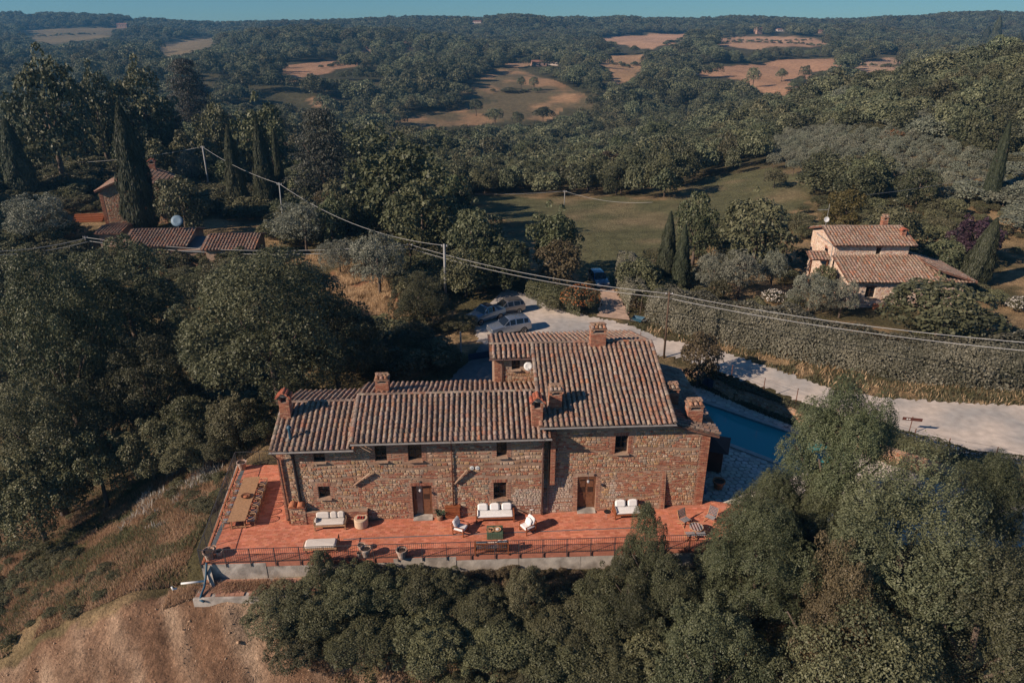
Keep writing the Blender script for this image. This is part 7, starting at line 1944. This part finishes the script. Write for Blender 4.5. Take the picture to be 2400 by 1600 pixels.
# hedgerows between the far fields
def hedgerows():
    global wp_, wz_, hgt, rad
    rg = np.random.default_rng(31); L = []
    for ln in ([(1690, 104), (1760, 100), (1850, 104), (1930, 112)], [(1700, 94), (1800, 97), (1900, 96)], [(1640, 99), (1680, 92), (1740, 88)], [(1150, 214), (1210, 216), (1285, 217)], [(1050, 196), (1085, 203), (1108, 222)], [(1560, 106), (1600, 92)], [(1990, 160), (2060, 155), (2120, 160)], [(760, 160), (800, 152)], [(60, 88), (140, 84), (220, 82)], [(1440, 150), (1470, 160), (1500, 150)], [(1880, 185), (1860, 210)]):
        q = [hit(*p) for p in ln]
        for a, b in zip(q[:-1], q[1:]):
            n = max(2, int((b - a).length / 4.5))
            for i in range(n):
                p = a.lerp(b, (i + rg.random()) / n); L.append((p.x + rg.normal() * 1.5, p.y + rg.normal() * 1.5))
    q = np.array(L); sv = (wp_, wz_, hgt, rad)
    wp_ = q; wz_ = H(q[:, 0], q[:, 1]) - .3; hgt = rg.uniform(1.8, 4.5, len(q)); rad = rg.uniform(1.8, 3.6, len(q))
    gn_wood('hedgerows', 'dark hedgerows dividing the far wheat fields', np.arange(len(q)), src[keys[0]]); wp_, wz_, hgt, rad = sv
hedgerows()
# olive grove on the slope behind the neighbour house
def grove():
    rg = random.Random(3)
    xs = [p[0] for p in GROVE]; ys = [p[1] for p in GROVE]; L = []
    y = min(ys)
    while y < max(ys):
        x = min(xs)
        while x < max(xs):
            L.append((x + rg.uniform(-.5, .5), y + rg.uniform(-.5, .5) + (x - min(xs)) * .12)); x += 4.3
        y += 5.0
    q = np.array(L); q = q[inpoly(q[:, 0], q[:, 1], GROVE)]; z = H(q[:, 0], q[:, 1])
    for (x, y), zz in list(zip(q, z))[:290]:
        plant('grove', float(x), float(y), float(zz) - .1, rg.uniform(3.2, 3.9), rg.uniform(1.75, 2.05), 'olive tree in the dense grove rows behind the neighbour house', group='olive trees of the grove', cb=.12)
grove()
# ================================================================== hedge, undergrowth, grass, flowers
def hedge(pts, h, w, label, n, leaf=.2, mat='leaf_hedge'):
    global NG
    NG = np.random.default_rng(77)
    p = np.array(pts, float); s = np.r_[0, np.cumsum(np.hypot(*np.diff(p, axis=0).T))]
    t = NG.random(n) * s[-1]; cx = np.interp(t, s, p[:, 0]); cy = np.interp(t, s, p[:, 1])
    d = np.stack([np.gradient(np.interp(np.linspace(0, s[-1], 400), s, p[:, 0])), np.gradient(np.interp(np.linspace(0, s[-1], 400), s, p[:, 1]))], 1); d = np.stack([np.convolve(np.pad(d[:, j], 30, 'edge'), np.ones(61) / 61, 'valid') for j in (0, 1)], 1); d = unit(d)
    ii = np.clip((t / s[-1] * 399).astype(int), 0, 399); u = d[ii]; nn = np.stack([-u[:, 1], u[:, 0]], 1)
    a = NG.random(n) * PI * 1.0
    lump = .62 + .35 * vnoise(t, a * 2, 2.2, 71) + .2 * vnoise(t, a * 3, .8, 72) + .3 * vnoise(t, t * 0, 6.5, 74)
    lump = np.clip(lump, .72, 1.4)
    e = .5
    off = np.sign(np.cos(a)) * np.abs(np.cos(a)) ** e * w / 2 * lump * (1 - .12 * NG.random(n)); zz = np.abs(np.sin(a)) ** e * h * (.34 + .66 * lump) * (1 - .08 * NG.random(n))
    low = NG.random(n) < .3; zz = np.where(low, zz * NG.random(n), zz)
    x = cx + nn[:, 0] * off; y = cy + nn[:, 1] * off; z = H(x, y) + zz
    q = np.stack([nn[:, 0] * np.cos(a), nn[:, 1] * np.cos(a), np.sin(a) + .3], 1) + NG.normal(size=(n, 3)) * .55
    tint = vnoise(t, zz, 1.6, 73) * .6 + NG.random(n) * .45 - .05
    o_ = p[len(p) // 2]; root = thing('hedge', label, 'hedge', (float(o_[0]), float(o_[1]), H1(*o_)))
    co = np.stack([x - o_[0], y - o_[1], z - root.location.z], 1)
    o = bpy.data.objects.new('foliage', leaf_mesh('foliage', co, q, np.full(n, leaf) * NG.uniform(.6, 1.3, n), tint, mat)); C.objects.link(o); o.parent = root
    m = MB(); 
    for k in range(0, int(s[-1]), 2):
        bx, by = float(np.interp(k, s, p[:, 0])), float(np.interp(k, s, p[:, 1])); z0 = H1(bx, by)
        m.tube([(bx - o_[0], by - o_[1], z0 - root.location.z - .1), (bx - o_[0] + .1, by - o_[1], z0 - root.location.z + h * .75)], [.06, .02], 5)
    m.build('stems', MT['bark'], root)
HEDGE = W2([(1545, 735), (1620, 762), (1700, 782), (1800, 806), (1900, 832), (2000, 856), (2100, 876), (2250, 890), (2480, 905)], .6)
hedge(HEDGE, 3.3, 4.6, 'long dense hedge along the far side of the road', 64000, .22)
hedge(W2([(1500, 735), (1480, 700), (1462, 668), (1470, 640)], .3), 2.6, 2.4, 'rounded hedge on the right side of the dirt lane', 14000)
hedge(W2([(1245, 690), (1290, 705), (1330, 722), (1372, 735)], .2), 1.9, 2.0, 'ragged roadside hedge left of the dirt lane', 9000, .18, 'leaf_shrub')
hedge(W2([(1655, 878), (1720, 905), (1800, 938), (1870, 962), (1960, 992)], .6), .9, 1.3, 'low scrub along the fence above the pool wall', 9000, .16, 'leaf_shrub')
hedge(W2([(2040, 1020), (2120, 1042), (2220, 1075), (2330, 1098), (2450, 1120)], .6), 1.2, 1.8, 'low scrub along the fence by the road at the right', 10000, .16, 'leaf_shrub')
# orange flowering bush
ob = hit(1358, 728); fb = plant('bush', ob.x, ob.y, ob.z - .1, 3.0, 2.2, 'bush with orange flowers at the corner of the dirt lane', 'bush', 'flowering_bush', cb=-.1)
def blossom(parent, r, h, n, mat, top=.2):
    d = sph(n); d[:, 2] = np.abs(d[:, 2]) * .9 + top * .3; p = d * np.array([r, r, h * .55]) * (1 + .06 * NG.random((n, 1))) + np.array([0, 0, h * .45])
    o = bpy.data.objects.new('blossoms', leaf_mesh('blossoms', p, d + NG.normal(size=(n, 3)) * .5, NG.uniform(.10, .22, n), NG.random(n), mat, .9)); C.objects.link(o); o.parent = parent
blossom(fb, 2.1, 3.0, 480, 'leaf_flower')
for (x, yb, lb) in ((1812, 712, 'white rose bush in the neighbour garden'), (2388, 730, 'white flowering bush at the right edge beside the neighbour house')):
    w_ = hit(x, yb); b2 = plant('bush', w_.x, w_.y, w_.z - .1, 1.7, 1.4, lb, 'bush', 'flowering_bush', cb=-.1); blossom(b2, 1.4, 1.7, 260, 'flower_white')
for (x, yb, lb, w, h) in ((2090, 340, 'small orange tinted bush on the right hillside', 2.6, 3.2), (2010, 335, 'smaller orange tinted bush on the right hillside', 1.6, 2.0)):
    w_ = hit(x, yb); b2 = plant('bush', w_.x, w_.y, w_.z, h, w, lb, 'bush', 'flowering_bush', cb=-.1); blossom(b2, w, h, 420, 'leaf_flower')
# undergrowth: uncountable scrub below and between the trees
bsrc = [o for o in bpy.data.objects if o.data is not None and o.data in CR['bush']][0]
def scrub(name, label, polys, sp, hmin, hmax, seed, dens=.3, source=None, avoid=None):
    global wp_, wz_, hgt, rad
    rg = np.random.default_rng(seed); L = []
    for poly in polys:
        xs = [p[0] for p in poly]; ys = [p[1] for p in poly]
        gx, gy = np.meshgrid(np.arange(min(xs), max(xs), sp), np.arange(min(ys), max(ys), sp))
        x = gx.ravel() + rg.uniform(-.5, .5, gx.size) * sp; y = gy.ravel() + rg.uniform(-.5, .5, gx.size) * sp
        k = inpoly(x, y, poly) & (vnoise(x, y, 7, seed) * .7 + rg.random(len(x)) * .3 > dens)
        if avoid is not None:
            for a in avoid: k &= ~inpoly(x, y, a)
        L.append(np.stack([x[k], y[k]], 1))
    q = np.concatenate(L); sv = (wp_, wz_, hgt, rad)
    wp_ = q; wz_ = H(q[:, 0], q[:, 1]) - .15; hgt = rg.uniform(hmin, hmax, len(q)) * (.6 + .8 * vnoise(q[:, 0], q[:, 1], 5, seed + 1)); rad = hgt * rg.uniform(.55, .95, len(q))
    o = gn_wood(name, label, np.arange(len(q)), source or bsrc); wp_, wz_, hgt, rad = sv
    print(name, len(q)); return o
ROADPOLY = ROAD_UP + ROAD_LO[::-1]
LEFTW = hpoly([(0, 330), (700, 330), (1000, 400), (1060, 520), (1200, 600), (1220, 680), (1100, 700), (1070, 760), (1085, 800), (1090, 850), (980, 880), (860, 890), (700, 900), (640, 960), (500, 985), (300, 1000), (0, 1040)])
HOUSEL = [hpoly([(180, 500), (620, 520), (640, 620), (180, 610)]), ROADPOLY, DRYBANK[0], hpoly([(560, 560), (760, 590), (960, 690), (960, 800), (820, 720), (640, 640)]), [(-16, 36), (16, 36), (16, 56), (-4, 58), (-16, 50)], [(-10, 62), (-1, 62), (-1, 78), (-9.5, 77)]]
scrub('undergrowth', 'tangled scrub and saplings filling the ground between the left trees', [LEFTW], 2.1, 1.2, 3.4, 81, .30, avoid=HOUSEL)
GARD = hpoly([(1480, 640), (1640, 560), (1830, 470), (2000, 480), (2400, 480), (2400, 820), (2200, 800), (2000, 790), (1800, 760), (1640, 740), (1540, 720)])
scrub('undergrowth', 'garden shrubs and tall plants around the neighbour house', [GARD], 2.6, 1.0, 2.6, 83, .46, avoid=[[(34.5, 66), (50, 66), (50, 84), (34.5, 84)], ROADPOLY, hpoly([(1860, 745), (2080, 730), (2150, 800), (1900, 780)])])
HILLR = hpoly([(2000, 330), (2100, 250), (2200, 160), (2330, 110), (2400, 110), (2400, 480), (2330, 480), (2330, 400), (2200, 345)])
scrub('undergrowth', 'scrub covering the steep hillside at the right', [HILLR], 3.2, 1.5, 3.6, 85, .25)
BANKP = [(-11, 30.9), (6, 31.6), (16, 33.2), (22, 33.4), (22, 22), (6, 24), (-4, 27.6), (-10.5, 29.3)]
scrub('undergrowth', 'low brambles filling the bank below the terrace', [BANKP], 1.0, .5, 1.2, 87, .3)
SLOPE = [(-45, 28.5), (-30, 30.4), (-24, 31.6), (-19.2, 32.8), (-20.3, 44), (-17, 47.5), (-26, 50), (-45, 48)]
scrub('undergrowth', 'weeds and low bushes on the grassy slope left of the terrace', [SLOPE], .95, .3, .85, 89, .44)
brsrc = [o for o in bpy.data.objects if o.data is not None and o.data in CR['brown']][0]
scrub('brambles', 'reddish dry brambles under the concrete wall below the terrace', [[(-3, 31.4), (2, 31.0), (9, 31.4), (9.5, 33.6), (4, 33.5), (-3, 33.1)]], .6, .35, .8, 88, .25, source=brsrc)
# grass
def grass(name, label, polys, n, hmin, hmax, mat, seed, clump=.4, wid=.05, avoid=None):
    rg = np.random.default_rng(seed); X, Y = [], []
    for poly, share in polys:
        xs = [p[0] for p in poly]; ys = [p[1] for p in poly]; k = int(n * share * 2.2)
        x = rg.uniform(min(xs), max(xs), k); y = rg.uniform(min(ys), max(ys), k)
        ok = inpoly(x, y, poly) & (vnoise(x, y, 1.3, seed) * .6 + vnoise(x, y, 4, seed + 1) * .4 > clump)
        for a in avoid or []: ok &= ~inpoly(x, y, a)
        X.append(x[ok]); Y.append(y[ok])
    x, y = np.concatenate(X), np.concatenate(Y); k = len(x); z = H(x, y)
    hh = rg.uniform(hmin, hmax, k) * (.5 + vnoise(x, y, 2, seed + 2)); a = rg.random(k) * 6.283; l = rg.uniform(.15, .7, k) * hh
    ang2 = rg.random(k) * 6.283; w = wid * rg.uniform(.6, 1.4, k)
    b0 = np.stack([x - np.cos(a) * w, y - np.sin(a) * w, z - .03], 1); b1 = np.stack([x + np.cos(a) * w, y + np.sin(a) * w, z - .03], 1); tp_ = np.stack([x + np.cos(ang2) * l, y + np.sin(ang2) * l, z + hh], 1)
    co = np.stack([b0, b1, tp_], 1).reshape(-1, 3); tint = vnoise(x, y, 1.1, seed + 3) * .7 + rg.random(k) * .4 - .1
    o = bpy.data.objects.new(name, fastmesh(name, co, np.arange(3 * k).reshape(k, 3), np.clip(tint, 0, 1), [MT[mat]])); C.objects.link(o); tag(o, label, None, None, 'stuff'); print(name, k); return o
BK2 = [(-12, 31.6), (8, 32.6), (16, 33), (16, 26), (6, 24), (-6, 26.5), (-11, 28.5)]
VERGE = [a for a in ROAD_UP[4:]] + [b for b in HEDGE[::-1]]
grass('dry_grass', 'tall dry grass on the slope and the bank below the terrace', [(SLOPE, .62), (BK2, .25), ([(-20, 31), (-12, 32), (-12, 32.5), (-20, 32.2)], .03)], 150000, .10, .36, 'grass_dry', 91, .36, .03, avoid=[TER])
grass('green_grass', 'green grass and weeds on the slope and the bank', [(SLOPE, .6), (BK2, .4)], 80000, .12, .36, 'grass_green', 95, .44, .035, avoid=[TER])
grass('verge_weeds', 'green weeds on the verge between the road and the hedge', [(VERGE, 1.0)], 26000, .12, .4, 'grass_green', 98, .45, .05, avoid=[ROADPOLY])
grass('verge_grass', 'dry grass verge between the road and the hedge', [(VERGE, .09), (DRYBANK[0], .25), (hpoly([(640, 600), (780, 600), (940, 720), (900, 800), (800, 720)]), .3)], 60000, .15, .5, 'grass_dry', 97, .38, .05, avoid=[ROADPOLY])
wf = [hpoly([(280, 1250), (330, 1130), (420, 1075), (520, 1040), (520, 1110), (430, 1160), (380, 1240)])]
grass('white_weeds', 'patch of whitish flowering weeds on the slope left of the terrace', [(wf[0], 1.0)], 2400, .22, .5, 'flower_white', 99, .55, .05)
# clods and small stones lying on the bare earth
def clods():
    rg = np.random.default_rng(41); k = 5200
    x = rg.uniform(-40, 2, k); y = rg.uniform(22, 31.4, k); ok = inpoly(x, y, DIRT) & (vnoise(x, y, 1.4, 43) > .38); x, y = x[ok], y[ok]; n = len(x)
    z = H(x, y); s = rg.uniform(.02, .06, n) * (1 + 1.4 * (rg.random(n) > .97)); base = np.array([(1, 0, 0), (-.5, .87, 0), (-.5, -.87, 0), (0, 0, 1.1), (0, 0, -.6)])
    V = base[None] * s[:, None, None] * rg.uniform(.6, 1.3, (n, 5, 1)); a = rg.random(n) * 6.28; c, sn = np.cos(a), np.sin(a)
    V = np.stack([V[..., 0] * c[:, None] - V[..., 1] * sn[:, None], V[..., 0] * sn[:, None] + V[..., 1] * c[:, None], V[..., 2]], 2) + np.stack([x, y, z], 1)[:, None]
    f = np.array([(0, 1, 3), (1, 2, 3), (2, 0, 3), (1, 0, 4), (2, 1, 4), (0, 2, 4)]); F_ = (np.arange(n)[:, None, None] * 5 + f[None]).reshape(-1, 3)
    o = bpy.data.objects.new('soil_clods', fastmesh('soil_clods', V.reshape(-1, 3), F_, mats=[MT['clod']])); C.objects.link(o); tag(o, 'small clods and stones lying on the bare earth slope', None, None, 'stuff')
mk('clod', (.46, .30, .19), .95, .35, 3, col2=(.46, .33, .23), scale2=2.0)
clods()
# ================================================================== haze over the valley
def haze():
    m = bpy.data.materials.new('haze'); m.use_nodes = True; nt = m.node_tree; nt.nodes.clear()
    out = nt.nodes.new('ShaderNodeOutputMaterial'); v = nt.nodes.new('ShaderNodeVolumePrincipled')
    v.inputs['Color'].default_value = (.20, .58, 1.0, 1); v.inputs['Density'].default_value = HAZE_D; v.inputs['Anisotropy'].default_value = .2
    nt.links.new(v.outputs[0], out.inputs['Volume'])
    mb = MB(); mb.box((0, 1100, 20), (5200, 3000, 190)); o = mb.build('haze', m); tag(o, 'thin blue haze over the far hills', None, None, 'stuff')
HAZE_D = 0.00019
haze()
